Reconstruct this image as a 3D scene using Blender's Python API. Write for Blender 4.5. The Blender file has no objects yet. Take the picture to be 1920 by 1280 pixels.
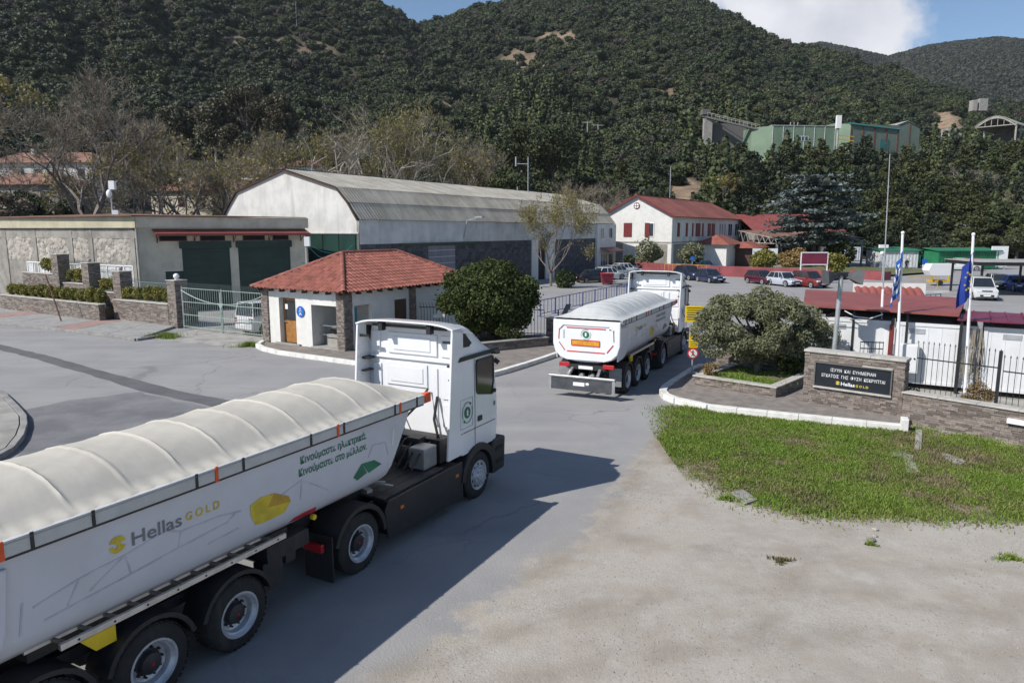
import bpy, math, random
import numpy as np
from mathutils import Vector, Matrix

# ------------------------------------------------------------------ camera, sky, sun, exposure
scene = bpy.context.scene
C = scene.collection
CAM_H, FPX, PITCH = 5.85, 1340.0, math.atan(210 / 1340.0)
cam_d = bpy.data.cameras.new('camera'); cam = bpy.data.objects.new('camera', cam_d); C.objects.link(cam)
cam_d.sensor_width = 36.0; cam_d.lens = 36.0 * FPX / 1920.0
cam_d.clip_start = 0.1; cam_d.clip_end = 6000
cam.location = (0, 0, CAM_H); cam.rotation_euler = (math.pi / 2 - PITCH, 0, 0)
scene.camera = cam
SUN_EL = math.radians(43.4); SUN_H = Vector((-0.884, -0.468, 0)).normalized()
world = bpy.data.worlds.new('World'); scene.world = world; world.use_nodes = True
wn = world.node_tree.nodes; wl = world.node_tree.links; wn.clear()
w_out = wn.new('ShaderNodeOutputWorld'); w_bg = wn.new('ShaderNodeBackground'); w_sky = wn.new('ShaderNodeTexSky')
w_sky.sky_type = 'NISHITA'; w_sky.sun_disc = False; w_sky.sun_elevation = SUN_EL
w_sky.sun_rotation = math.atan2(SUN_H.x, SUN_H.y); w_sky.air_density = 1.0; w_sky.dust_density = 0.25; w_sky.ozone_density = 4.0
w_bg.inputs['Strength'].default_value = 0.09

def wmath(op, a, b=None, c=None):
    n = wn.new('ShaderNodeMath'); n.operation = op
    for k, v in enumerate((a, b, c)):
        if v is None: continue
        if isinstance(v, (int, float)): n.inputs[k].default_value = v
        else: wl.new(v, n.inputs[k])
    return n.outputs[0]
w_tc = wn.new('ShaderNodeTexCoord')
def cloud_blob(direction, radius, stretch):
    """soft cumulus outline round one direction of the sky, broken up by noise"""
    no = wn.new('ShaderNodeTexNoise'); no.inputs['Scale'].default_value = 9.0; no.inputs['Detail'].default_value = 9.0
    no.inputs['Roughness'].default_value = 0.6
    wl.new(w_tc.outputs['Generated'], no.inputs['Vector'])
    sub = wn.new('ShaderNodeVectorMath'); sub.operation = 'SUBTRACT'; sub.inputs[1].default_value = direction
    wl.new(w_tc.outputs['Generated'], sub.inputs[0])
    mul = wn.new('ShaderNodeVectorMath'); mul.operation = 'MULTIPLY'; mul.inputs[1].default_value = stretch
    wl.new(sub.outputs[0], mul.inputs[0])
    ln = wn.new('ShaderNodeVectorMath'); ln.operation = 'LENGTH'; wl.new(mul.outputs[0], ln.inputs[0])
    d = wmath('ADD', ln.outputs['Value'], wmath('MULTIPLY', wmath('SUBTRACT', no.outputs['Fac'], 0.5), radius * 1.7))
    mr = wn.new('ShaderNodeMapRange'); mr.interpolation_type = 'SMOOTHSTEP'
    mr.inputs['From Min'].default_value = radius * 1.05; mr.inputs['From Max'].default_value = radius * 0.62
    wl.new(d, mr.inputs['Value'])
    return mr.outputs[0]
def sky_dir(px, py):
    u = (px - 960) / FPX; v = (640 - py) / FPX
    return Vector((u, math.cos(PITCH) + v * math.sin(PITCH), -math.sin(PITCH) + v * math.cos(PITCH))).normalized()
m1 = cloud_blob(sky_dir(1500, -5), 0.165, (1, 1, 1.25))
m2 = cloud_blob(sky_dir(3300, -500), 0.3, (1, 1, 1.6))
m3 = cloud_blob(sky_dir(-700, -380), 0.35, (1, 1, 1.5))
w_thin = wn.new('ShaderNodeTexNoise'); w_thin.inputs['Scale'].default_value = 2.6; w_thin.inputs['Detail'].default_value = 8
wl.new(w_tc.outputs['Generated'], w_thin.inputs['Vector'])
thin = wmath('MULTIPLY', wmath('SMOOTH_MAX', wmath('SUBTRACT', w_thin.outputs['Fac'], 0.58), 0.0, 0.02), 1.0)
mask = wmath('MINIMUM', wmath('ADD', wmath('MAXIMUM', wmath('MAXIMUM', m1, m2), m3), thin), 1.0)
w_n2 = wn.new('ShaderNodeTexNoise'); w_n2.inputs['Scale'].default_value = 7; w_n2.inputs['Detail'].default_value = 7
wl.new(w_tc.outputs['Generated'], w_n2.inputs['Vector'])
w_ramp = wn.new('ShaderNodeValToRGB'); wl.new(w_n2.outputs['Fac'], w_ramp.inputs[0])
w_ramp.color_ramp.elements[0].position = 0.32; w_ramp.color_ramp.elements[0].color = (4.0, 4.3, 5.2, 1)
w_ramp.color_ramp.elements[1].position = 0.62; w_ramp.color_ramp.elements[1].color = (7.4, 7.5, 7.9, 1)
w_mix = wn.new('ShaderNodeMix'); w_mix.data_type = 'RGBA'
wl.new(mask, w_mix.inputs[0]); wl.new(w_sky.outputs[0], w_mix.inputs[6]); wl.new(w_ramp.outputs[0], w_mix.inputs[7])
wl.new(w_mix.outputs[2], w_bg.inputs['Color']); wl.new(w_bg.outputs[0], w_out.inputs['Surface'])

sun_d = bpy.data.lights.new('sun', 'SUN'); sun_d.energy = 4.2; sun_d.angle = math.radians(0.53); sun_d.color = (1.0, 0.955, 0.89)
sun = bpy.data.objects.new('sun', sun_d); C.objects.link(sun)
sun_vec = Vector((SUN_H.x * math.cos(SUN_EL), SUN_H.y * math.cos(SUN_EL), math.sin(SUN_EL)))
sun.rotation_euler = (-sun_vec).to_track_quat('-Z', 'Y').to_euler(); sun.location = (-40, -20, 60)
scene.view_settings.view_transform = 'Standard'; scene.view_settings.look = 'None'
scene.view_settings.exposure = 0.4; scene.view_settings.gamma = 1.0; scene.view_settings.use_curve_mapping = False
scene.render.engine = 'CYCLES'; scene.cycles.max_bounces = 4; scene.cycles.use_adaptive_sampling = True; scene.cycles.adaptive_threshold = 0.02; scene.cycles.transparent_max_bounces = 8
scene.cycles.diffuse_bounces = 2; scene.cycles.glossy_bounces = 3; scene.cycles.transmission_bounces = 2

# ------------------------------------------------------------------ helpers
random.seed(7); rng = np.random.default_rng(7)
R = math.radians
def G(px, py, z=0.0):
    """world point at height z that the photograph shows at pixel px, py (1920 wide)"""
    u = (px - 960) / FPX; v = (640 - py) / FPX
    d = Vector((u, math.cos(PITCH) + v * math.sin(PITCH), -math.sin(PITCH) + v * math.cos(PITCH)))
    t = (z - CAM_H) / d.z
    return Vector((d.x * t, d.y * t, z))
def AT(px, py, Y):
    u = (px - 960) / FPX; v = (640 - py) / FPX
    d = Vector((u, math.cos(PITCH) + v * math.sin(PITCH), -math.sin(PITCH) + v * math.cos(PITCH)))
    t = Y / d.y
    return Vector((d.x * t, Y, CAM_H + d.z * t))
def PXY(x, y, z):
    a = y * math.cos(PITCH) - (z - CAM_H) * math.sin(PITCH); b = y * math.sin(PITCH) + (z - CAM_H) * math.cos(PITCH)
    return 960 + FPX * x / a, 640 - FPX * b / a

class MB:
    """collects shapes; build() links them as ONE mesh object"""
    def __init__(s): s.v = []; s.f = []
    def add(s, vs, fs):
        o = len(s.v); s.v += [tuple(v) for v in vs]; s.f += [tuple(i + o for i in f) for f in fs]; return s
    def box(s, x0, x1, y0, y1, z0, z1):
        return s.add([(x0,y0,z0),(x1,y0,z0),(x1,y1,z0),(x0,y1,z0),(x0,y0,z1),(x1,y0,z1),(x1,y1,z1),(x0,y1,z1)],
                     [(0,3,2,1),(4,5,6,7),(0,1,5,4),(1,2,6,5),(2,3,7,6),(3,0,4,7)])
    def obox(s, c, ux, uy, uz):
        c = Vector(c); ux = Vector(ux); uy = Vector(uy); uz = Vector(uz)
        vs = [c + ux*a + uy*b + uz*d for d in (-1,1) for a, b in ((-1,-1),(1,-1),(1,1),(-1,1))]
        return s.add(vs, [(0,3,2,1),(4,5,6,7),(0,1,5,4),(1,2,6,5),(2,3,7,6),(3,0,4,7)])
    def bar(s, p, q, w, h=None):
        p = Vector(p); q = Vector(q); d = q - p; L = d.length; d.normalize(); h = h or w
        up = Vector((0,0,1)) if abs(d.z) < 0.95 else Vector((0,1,0))
        sd = d.cross(up).normalized(); up = sd.cross(d)
        return s.obox((p+q)/2, d*L/2, sd*w/2, up*h/2)
    def cyl(s, p, q, r, r2=None, n=10, cap=True):
        p = Vector(p); q = Vector(q); r2 = r if r2 is None else r2
        d = (q - p).normalized(); up = Vector((0,0,1)) if abs(d.z) < 0.9 else Vector((1,0,0))
        a = d.cross(up).normalized(); b = d.cross(a); o = len(s.v)
        for c, rr in ((p, r), (q, r2)):
            for k in range(n):
                t = 2*math.pi*k/n; s.v.append(tuple(c + a*math.cos(t)*rr + b*math.sin(t)*rr))
        for k in range(n): s.f.append((o+k, o+(k+1)%n, o+n+(k+1)%n, o+n+k))
        if cap: s.f.append(tuple(o+k for k in reversed(range(n)))); s.f.append(tuple(o+n+k for k in range(n)))
        return s
    def tube(s, pts, r, n=6):
        for i in range(len(pts)-1):
            ra = r[i] if isinstance(r, (list, tuple)) else r; rb = r[i+1] if isinstance(r, (list, tuple)) else r
            s.cyl(pts[i], pts[i+1], ra, rb, n, True)
        return s
    def ball(s, c, rx, ry=None, rz=None, nu=12, nv=8):
        ry = ry or rx; rz = rz or rx; o = len(s.v)
        for j in range(1, nv):
            p = math.pi*j/nv
            for i in range(nu):
                t = 2*math.pi*i/nu; s.v.append((c[0]+rx*math.sin(p)*math.cos(t), c[1]+ry*math.sin(p)*math.sin(t), c[2]+rz*math.cos(p)))
        top = len(s.v); s.v.append((c[0],c[1],c[2]+rz)); s.v.append((c[0],c[1],c[2]-rz))
        for j in range(nv-2):
            for i in range(nu): s.f.append((o+j*nu+i, o+(j+1)*nu+i, o+(j+1)*nu+(i+1)%nu, o+j*nu+(i+1)%nu))
        for i in range(nu): s.f.append((top, o+i, o+(i+1)%nu)); s.f.append((top+1, o+(nv-2)*nu+(i+1)%nu, o+(nv-2)*nu+i))
        return s
    def poly(s, pts): return s.add(pts, [tuple(range(len(pts)))])
    def prism(s, pts, z0, z1):
        n = len(pts); vs = [(p[0],p[1],z0) for p in pts] + [(p[0],p[1],z1) for p in pts]
        return s.add(vs, [tuple(reversed(range(n))), tuple(range(n,2*n))] + [(i,(i+1)%n,n+(i+1)%n,n+i) for i in range(n)])
    def extrude(s, pts, d):
        """closed 3D polygon pts swept along vector d"""
        n = len(pts); d = Vector(d); a = [Vector(p) for p in pts]
        return s.add(a + [p + d for p in a], [tuple(reversed(range(n))), tuple(range(n,2*n))] + [(i,(i+1)%n,n+(i+1)%n,n+i) for i in range(n)])
    def loft(s, secs, close=True, caps=True):
        """secs: list of equal-length rings"""
        n = len(secs[0]); o = len(s.v)
        for r_ in secs: s.v += [tuple(p) for p in r_]
        for j in range(len(secs)-1):
            for i in range(n if close else n-1):
                s.f.append((o+j*n+i, o+j*n+(i+1)%n, o+(j+1)*n+(i+1)%n, o+(j+1)*n+i))
        if caps and close:
            s.f.append(tuple(o+i for i in reversed(range(n)))); s.f.append(tuple(o+(len(secs)-1)*n+i for i in range(n)))
        return s
    def lathe_x(s, prof, cx, cy, cz, n=28, caps=True):
        """prof: (x, radius) list turned about the x axis through cy, cz"""
        secs = []
        for x, r in prof: secs.append([(cx+x, cy+r*math.cos(2*math.pi*k/n), cz+r*math.sin(2*math.pi*k/n)) for k in range(n)])
        return s.loft(secs, True, caps)
    def arc_band(s, cy, cz, r0, r1, a0, a1, x0, x1, n=14):
        secs = []
        for k in range(n+1):
            t = a0 + (a1-a0)*k/n; c_, s_ = math.cos(t), math.sin(t)
            secs.append([(x0,cy+r0*c_,cz+r0*s_),(x1,cy+r0*c_,cz+r0*s_),(x1,cy+r1*c_,cz+r1*s_),(x0,cy+r1*c_,cz+r1*s_)])
        return s.loft(secs, True, True)
    def mesh(s, name, smooth=False, bevel=0):
        me = bpy.data.meshes.new(name); me.from_pydata(s.v, [], s.f)
        if smooth: me.polygons.foreach_set('use_smooth', [True]*len(me.polygons)); 
        me.update(); return me
    def build(s, name, m, parent=None, smooth=False, bevel=0):
        me = s.mesh(name, smooth); return link(name, me, m, parent, bevel, smooth)

def fix_normals(me):
    import bmesh
    bm = bmesh.new(); bm.from_mesh(me); bmesh.ops.recalc_face_normals(bm, faces=bm.faces); bm.to_mesh(me); bm.free()
def link(name, me, m, parent=None, bevel=0, smooth=False):
    if m is not None and not me.materials: me.materials.append(m)
    if len(me.polygons) < 60000: fix_normals(me)
    if smooth: me.set_sharp_from_angle(angle=R(40))
    o = bpy.data.objects.new(name, me); C.objects.link(o)
    if parent is not None: o.parent = parent
    if bevel:
        b = o.modifiers.new('bevel', 'BEVEL'); b.width = bevel; b.segments = 2; b.limit_method = 'ANGLE'; b.angle_limit = R(40)
    return o
def np_mesh(name, V, F):
    """fast mesh from numpy vertices and quads (n,4) or triangles (n,3)"""
    me = bpy.data.meshes.new(name); k = F.shape[1]
    me.vertices.add(len(V)); me.vertices.foreach_set('co', np.ascontiguousarray(V, dtype=np.float32).ravel())
    me.loops.add(F.size); me.loops.foreach_set('vertex_index', np.ascontiguousarray(F, dtype=np.int32).ravel())
    me.polygons.add(len(F)); me.polygons.foreach_set('loop_start', np.arange(0, F.size, k, dtype=np.int32))
    me.update(calc_edges=True); return me
def tag(o, label=None, cat=None, group=None, kind=None):
    if label: o['label'] = label
    if cat: o['category'] = cat
    if group: o['group'] = group
    if kind: o['kind'] = kind
    return o
def thing(name, label, cat, loc=(0,0,0), rz=0.0, group=None):
    o = bpy.data.objects.new(name, None); C.objects.link(o); o.empty_display_size = 0.3
    o.location = loc; o.rotation_euler = (0,0,rz); return tag(o, label, cat, group)
def copy_tree(o, parent=None):
    c = o.copy(); C.objects.link(c); c.parent = parent
    for ch in kids.get(o.name, ()) or [x for x in o.children]: copy_tree(ch, c)
    return c
kids = {}
def struct(o): o['kind'] = 'structure'; return o
def stuff(o): o['kind'] = 'stuff'; return o

# ------------------------------------------------------------------ materials
MATS = {}
def mat(name, c, rough=0.6, var=0.12, scale=4.0, bump=0.0, bscale=30.0, metal=0.0, c2=None, island=0.0, spec=0.5, fine=0.0, coat=0.0, stain=None, translucent=0.0, tree=0.0):
    """principled material: colour c mottled towards c2 by world-space noise; island = random tone per piece"""
    if name in MATS: return MATS[name]
    m = bpy.data.materials.new(name); m.use_nodes = True; MATS[name] = m
    nt = m.node_tree; N = nt.nodes; L = nt.links; b = N['Principled BSDF']
    b.inputs['Roughness'].default_value = rough; b.inputs['Metallic'].default_value = metal
    b.inputs['Specular IOR Level'].default_value = spec
    if coat: b.inputs['Coat Weight'].default_value = coat; b.inputs['Coat Roughness'].default_value = 0.08
    geo = N.new('ShaderNodeNewGeometry')
    def noise(sc, det=6):
        n = N.new('ShaderNodeTexNoise'); n.inputs['Scale'].default_value = sc; n.inputs['Detail'].default_value = det
        n.inputs['Roughness'].default_value = 0.62; L.new(geo.outputs['Position'], n.inputs['Vector']); return n.outputs['Fac']
    def mix(fac, a, bb, blend='MIX'):
        n = N.new('ShaderNodeMix'); n.data_type = 'RGBA'; n.blend_type = blend
        for k, v in ((0, fac), (6, a), (7, bb)):
            if hasattr(v, 'links'): L.new(v, n.inputs[k])
            elif k == 0: n.inputs[0].default_value = v
            else: n.inputs[k].default_value = (*v, 1)
        return n.outputs[2]
    def ramp(fac, lo, hi):
        n = N.new('ShaderNodeMapRange'); n.inputs['From Min'].default_value = lo; n.inputs['From Max'].default_value = hi
        n.interpolation_type = 'SMOOTHSTEP'; L.new(fac, n.inputs['Value']); return n.outputs[0]
    c2 = c2 or tuple(max(0, x*(1-2.2*var)) for x in c)
    col = mix(ramp(noise(scale), 0.35, 0.68), c, c2)
    if fine: col = mix(ramp(noise(bscale), 0.3, 0.7), col, mix(1.0, col, (1-fine,)*3, 'MULTIPLY'))
    if island:
        oi = N.new('ShaderNodeObjectInfo'); ad = N.new('ShaderNodeMath'); ad.operation = 'ADD'
        L.new(oi.outputs['Random'], ad.inputs[0]); L.new(geo.outputs['Random Per Island'], ad.inputs[1])
        fr = N.new('ShaderNodeMath'); fr.operation = 'FRACT'; L.new(ad.outputs[0], fr.inputs[0])
        col = mix(fr.outputs[0], mix(1.0, col, (1+island,)*3, 'MULTIPLY'), mix(1.0, col, (1-island, 1-island*1.05, 1-island*1.1), 'MULTIPLY'))
    if tree:
        o2 = N.new('ShaderNodeObjectInfo'); col = mix(o2.outputs['Random'], mix(1.0, col, (1-tree, 1-tree*.9, 1-tree*.75), 'MULTIPLY'), mix(1.0, col, (1+tree*1.25, 1+tree, 1+tree*.7), 'MULTIPLY'))
    if stain:
        sc, amount, scol = stain
        mp = N.new('ShaderNodeMapping'); mp.inputs['Scale'].default_value = (sc, sc, sc*0.12); L.new(geo.outputs['Position'], mp.inputs['Vector'])
        n = N.new('ShaderNodeTexNoise'); n.inputs['Scale'].default_value = 1.0; n.inputs['Detail'].default_value = 7; n.inputs['Roughness'].default_value = 0.65
        L.new(mp.outputs[0], n.inputs['Vector'])
        f = N.new('ShaderNodeMath'); f.operation = 'MULTIPLY'; f.inputs[1].default_value = amount; L.new(ramp(n.outputs['Fac'], 0.46, 0.72), f.inputs[0])
        col = mix(f.outputs[0], col, scol)
    L.new(col, b.inputs['Base Color'])
    if bump:
        bp = N.new('ShaderNodeBump'); bp.inputs['Strength'].default_value = bump; bp.inputs['Distance'].default_value = 0.02
        L.new(noise(bscale, 8), bp.inputs['Height']); L.new(bp.outputs[0], b.inputs['Normal'])
    if translucent:
        tr = N.new('ShaderNodeBsdfTranslucent'); L.new(col, tr.inputs['Color']); mx = N.new('ShaderNodeMixShader'); mx.inputs[0].default_value = translucent
        L.new(b.outputs[0], mx.inputs[1]); L.new(tr.outputs[0], mx.inputs[2]); L.new(mx.outputs[0], N['Material Output'].inputs['Surface'])
    return m
def glass(name, c=(0.02,0.025,0.03), rough=0.08):
    return mat(name, c, rough, 0.1, 2.0, spec=0.9)
M = dict(
 asphalt = mat('asphalt', (0.295,0.29,0.285), 0.9, 0.10, 0.35, 0.5, 60, c2=(0.245,0.243,0.245), fine=0.16),
 asphalt_dark = mat('asphalt_dark', (0.125,0.125,0.13), 0.85, 0.1, 0.8, 0.5, 60, fine=0.15),
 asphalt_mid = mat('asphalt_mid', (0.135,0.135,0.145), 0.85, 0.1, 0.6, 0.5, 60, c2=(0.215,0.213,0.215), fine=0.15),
 gravel = mat('gravel', (0.385,0.365,0.325), 0.95, 0.1, 0.5, 0.9, 45, c2=(0.29,0.27,0.235), fine=0.25),
 stone_bit = mat('stone_bit', (0.33,0.31,0.28), 0.9, 0.1, 3, island=0.3),
 soil = mat('soil', (0.17,0.135,0.09), 0.95, 0.15, 1.5, 0.7, 25, c2=(0.10,0.09,0.05), fine=0.2),
 grass = mat('grass', (0.155,0.25,0.028), 0.6, 0.2, 0.9, c2=(0.20,0.26,0.05), island=0.4, translucent=0.3),
 grass_dry = mat('grass_dry', (0.22,0.19,0.09), 0.7, 0.2, 1.2, island=0.3, translucent=0.2),
 concrete = mat('concrete', (0.36,0.345,0.315), 0.9, 0.12, 1.2, 0.3, 40, fine=0.12, stain=(1.2,0.4,(0.16,0.15,0.13))),
 kerb_white = mat('kerb_white', (0.74,0.73,0.69), 0.75, 0.08, 2.5, 0.25, 30, stain=(2.0,0.5,(0.42,0.39,0.34))),
 kerb_grey = mat('kerb_grey', (0.30,0.29,0.275), 0.85, 0.15, 2, 0.3, 30),
 paver = mat('paver', (0.275,0.245,0.22), 0.9, 0.15, 3, 0.35, 22, island=0.10, fine=0.2),
 paver_grey = mat('paver_grey', (0.33,0.325,0.31), 0.9, 0.12, 2, 0.3, 25, fine=0.12),
 paver_pink = mat('paver_pink', (0.37,0.245,0.215), 0.9, 0.12, 2, 0.3, 25, fine=0.15),
 slip = mat('stone_slip', (0.235,0.195,0.165), 0.85, 0.25, 9, 0.6, 25, c2=(0.17,0.15,0.14), island=0.42, fine=0.2),
 coping = mat('coping', (0.47,0.45,0.41), 0.8, 0.1, 3, 0.25, 25, stain=(2,0.35,(0.25,0.23,0.2))),
 white_wall = mat('white_wall', (0.70,0.69,0.655), 0.85, 0.05, 1.5, 0.12, 40, stain=(0.9,0.22,(0.42,0.40,0.35))),
 cream_wall = mat('cream_wall', (0.66,0.60,0.48), 0.85, 0.1, 1.0, 0.15, 30, stain=(0.8,0.35,(0.36,0.32,0.26))),
 old_plaster = mat('old_plaster', (0.34,0.32,0.285), 0.9, 0.2, 1.2, 0.5, 12, c2=(0.22,0.205,0.185), fine=0.2, stain=(0.7,0.45,(0.12,0.115,0.105))),
 rubble = mat('rubble', (0.40,0.365,0.315), 0.9, 0.2, 4, 0.5, 18, island=0.22, c2=(0.30,0.28,0.25)),
 gable = mat('gable_paint', (0.63,0.62,0.59), 0.8, 0.08, 0.8, 0.1, 20, stain=(1.1,0.5,(0.33,0.31,0.28))),
 cladding = mat('cladding', (0.62,0.615,0.60), 0.6, 0.1, 0.8, stain=(0.9,0.45,(0.3,0.3,0.29))),
 eternit = mat('fibre_cement', (0.34,0.325,0.285), 0.9, 0.15, 0.5, 0.2, 20, c2=(0.255,0.24,0.205), island=0.09, fine=0.12, stain=(1.0,0.4,(0.15,0.14,0.12))),
 block = mat('dark_block', (0.085,0.088,0.10), 0.9, 0.3, 2.5, 0.4, 18, island=0.35, c2=(0.05,0.052,0.06)),
 mortar = mat('mortar', (0.14,0.135,0.13), 0.95, 0.1, 3),
 tile = mat('clay_tile', (0.30,0.105,0.075), 0.75, 0.2, 2.5, 0.25, 30, island=0.24, c2=(0.22,0.075,0.055)),
 tile_far = mat('clay_tile_far', (0.285,0.09,0.062), 0.75, 0.15, 0.8, island=0.12),
 roof_old = mat('roof_old', (0.23,0.12,0.085), 0.85, 0.2, 0.7, island=0.15),
 red_sheet = mat('red_sheet', (0.265,0.07,0.058), 0.5, 0.12, 0.8, stain=(0.8,0.3,(0.2,0.07,0.055))),
 maroon = mat('maroon_sheet', (0.17,0.02,0.05), 0.45, 0.1, 1.0),
 red_paint = mat('red_paint', (0.26,0.06,0.066), 0.7, 0.15, 0.8, 0.1, 20, stain=(0.6,0.3,(0.2,0.07,0.06))),
 shutter_red = mat('shutter_red', (0.17,0.022,0.022), 0.5, 0.1, 2),
 green_door = mat('green_door', (0.012,0.045,0.036), 0.45, 0.15, 1),
 brown_door = mat('brown_door', (0.075,0.038,0.025), 0.5, 0.1, 2),
 wood_door = mat('wood_door', (0.36,0.165,0.045), 0.45, 0.15, 5),
 teal = mat('teal_paint', (0.02,0.20,0.25), 0.5, 0.05),
 dark = mat('dark_void', (0.012,0.012,0.013), 0.8, 0.1),
 black_metal = mat('black_metal', (0.018,0.018,0.02), 0.45, 0.1, 6),
 black_plastic = mat('black_plastic', (0.022,0.022,0.025), 0.5, 0.15, 5, 0.05, 60),
 chassis = mat('chassis_black', (0.025,0.025,0.028), 0.6, 0.2, 6, stain=(3,0.35,(0.09,0.08,0.07))),
 rubber = mat('rubber', (0.026,0.025,0.025), 0.85, 0.2, 8, 0.1, 50, fine=0.2, stain=(2.5,0.35,(0.085,0.08,0.072))),
 alu = mat('aluminium', (0.62,0.62,0.62), 0.38, 0.1, 5, metal=0.85),
 rim_metal = mat('rim_metal', (0.55,0.56,0.60), 0.4, 0.12, 6, metal=0.35),
 grey_metal = mat('grey_metal', (0.32,0.33,0.34), 0.5, 0.1, 4, metal=0.4),
 galv = mat('galvanised', (0.42,0.44,0.46), 0.5, 0.1, 4, metal=0.3),
 truck_white = mat('truck_white', (0.77,0.78,0.80), 0.28, 0.02, 1.0, coat=0.5, stain=(1.6,0.16,(0.5,0.48,0.45))),
 body_white = mat('body_white', (0.58,0.585,0.635), 0.38, 0.04, 1.0, coat=0.25, stain=(1.3,0.22,(0.5,0.48,0.45))),
 tarp = mat('tarpaulin', (0.51,0.48,0.415), 0.75, 0.06, 1.3, 0.12, 9, stain=(0.9,0.18,(0.5,0.46,0.38))),
 tarp_grey = mat('tarpaulin_grey', (0.50,0.51,0.50), 0.7, 0.06, 1.3, 0.2, 7),
 rail_grey = mat('rail_grey', (0.52,0.52,0.51), 0.5, 0.06, 3),
 orange = mat('orange_strap', (0.75,0.10,0.02), 0.6, 0.1),
 red_light = mat('red_light', (0.42,0.012,0.02), 0.25, 0.05, spec=0.8),
 red_plain = mat('red_plain', (0.42,0.02,0.035), 0.4, 0.1),
 amber = mat('amber', (0.7,0.2,0.02), 0.3),
 yellow = mat('sign_yellow', (0.78,0.55,0.02), 0.5, 0.04),
 yellow_rail = mat('yellow_rail', (0.62,0.36,0.02), 0.5, 0.1),
 sign_blue = mat('sign_blue', (0.01,0.12,0.48), 0.4, 0.04),
 sign_white = mat('sign_white', (0.78,0.78,0.78), 0.5, 0.02),
 sign_red = mat('sign_red', (0.55,0.015,0.02), 0.45, 0.03),
 print_black = mat('print_black', (0.02,0.02,0.02), 0.5),
 print_green = mat('print_green', (0.006,0.17,0.09), 0.45),
 print_green_dark = mat('print_green_dark', (0.004,0.16,0.085), 0.45),
 print_grey = mat('print_grey', (0.19,0.19,0.21), 0.45),
 print_line = mat('print_line', (0.53,0.54,0.60), 0.45),
 print_gold = mat('print_gold', (0.66,0.50,0.03), 0.45),
 print_gold_dark = mat('print_gold_dark', (0.52,0.30,0.03), 0.45),
 print_orange = mat('print_orange', (0.72,0.33,0.03), 0.45),
 sign_panel = mat('sign_panel', (0.018,0.022,0.03), 0.35, 0.1, 2),
 glass_dark = glass('glass_dark'), glass_win = glass('glass_window', (0.05,0.06,0.07), 0.1),
 curtain = mat('curtain', (0.62,0.63,0.64), 0.8, 0.15, 3),
 blue_rail = mat('blue_rail', (0.035,0.06,0.22), 0.5, 0.1),
 gate_green = mat('gate_paint', (0.30,0.37,0.33), 0.5, 0.12, 4),
 bark = mat('bark', (0.12,0.095,0.075), 0.95, 0.2, 6, 0.6, 18),
 bark_pale = mat('bark_pale', (0.48,0.45,0.40), 0.9, 0.25, 3, 0.4, 15, c2=(0.3,0.27,0.22)),
 bark_grey = mat('bark_grey', (0.21,0.175,0.155), 0.9, 0.2, 3, 0.3, 15),
 twig = mat('twig', (0.255,0.215,0.16), 0.9, 0.2, 1),
 leaf_olive = mat('leaf_olive', (0.22,0.23,0.14), 0.8, 0.2, 2.0, c2=(0.155,0.165,0.09), spec=0.15, island=0.28, translucent=0.2),
 leaf_round = mat('leaf_round', (0.046,0.07,0.02), 0.7, 0.2, 2.0, c2=(0.07,0.085,0.028), spec=0.2, island=0.35, translucent=0.15),
 leaf_hedge = mat('leaf_hedge', (0.24,0.215,0.04), 0.55, 0.2, 2.5, c2=(0.12,0.135,0.026), island=0.4, translucent=0.2),
 leaf_shrub = mat('leaf_shrub', (0.06,0.085,0.028), 0.55, 0.2, 2.5, island=0.4, translucent=0.2),
 leaf_forest = mat('leaf_forest', (0.016,0.030,0.008), 0.7, 0.2, 0.05, c2=(0.031,0.044,0.012), island=0.3, tree=0.5),
 leaf_forest2 = mat('leaf_forest2', (0.042,0.055,0.016), 0.7, 0.2, 0.05, c2=(0.028,0.038,0.012), island=0.26, tree=0.45),
 leaf_far = mat('leaf_far', (0.024,0.031,0.018), 0.75, 0.2, 0.02, c2=(0.034,0.035,0.02), island=0.35, tree=0.4),
 leaf_pine = mat('leaf_pine', (0.028,0.044,0.012), 0.7, 0.2, 0.3, c2=(0.052,0.064,0.017), island=0.4, tree=0.4),
 leaf_cedar = mat('leaf_cedar', (0.15,0.185,0.175), 0.65, 0.2, 0.5, c2=(0.06,0.085,0.08), island=0.4, translucent=0.1),
 leaf_euc = mat('leaf_euc', (0.085,0.088,0.048), 0.65, 0.2, 0.2, c2=(0.095,0.078,0.05), island=0.4, translucent=0.15),
 leaf_bud = mat('leaf_bud', (0.25,0.22,0.06), 0.7, 0.2, 0.5, island=0.35, translucent=0.3),
 leaf_dry = mat('leaf_dry', (0.34,0.23,0.09), 0.75, 0.2, 2, island=0.4, translucent=0.2),
 hill_soil = mat('hill_soil', (0.04,0.036,0.02), 0.95, 0.2, 0.03, c2=(0.035,0.036,0.018)),
 sand_rock = mat('sand_rock', (0.36,0.275,0.175), 0.95, 0.2, 0.15, 0.6, 1.5, c2=(0.24,0.18,0.12)),
 factory_green = mat('factory_green', (0.17,0.245,0.165), 0.6, 0.08, 0.3),
 factory_green_dark = mat('factory_green_dark', (0.12,0.16,0.13), 0.6, 0.08, 0.3),
 roof_teal = mat('roof_teal', (0.03,0.14,0.13), 0.5, 0.1),
 rust = mat('rust', (0.16,0.07,0.05), 0.8, 0.2, 2),
 steel_pale = mat('steel_pale', (0.38,0.37,0.34), 0.6, 0.15, 1),
 cont_green = mat('container_green', (0.015,0.17,0.07), 0.5, 0.1, 1),
 cont_white = mat('container_white', (0.66,0.67,0.68), 0.5, 0.05, 1, stain=(1.2,0.3,(0.42,0.40,0.37))),
 flag_blue = mat('flag_blue', (0.012,0.045,0.30), 0.7, 0.05, 2, translucent=0.2),
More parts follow.
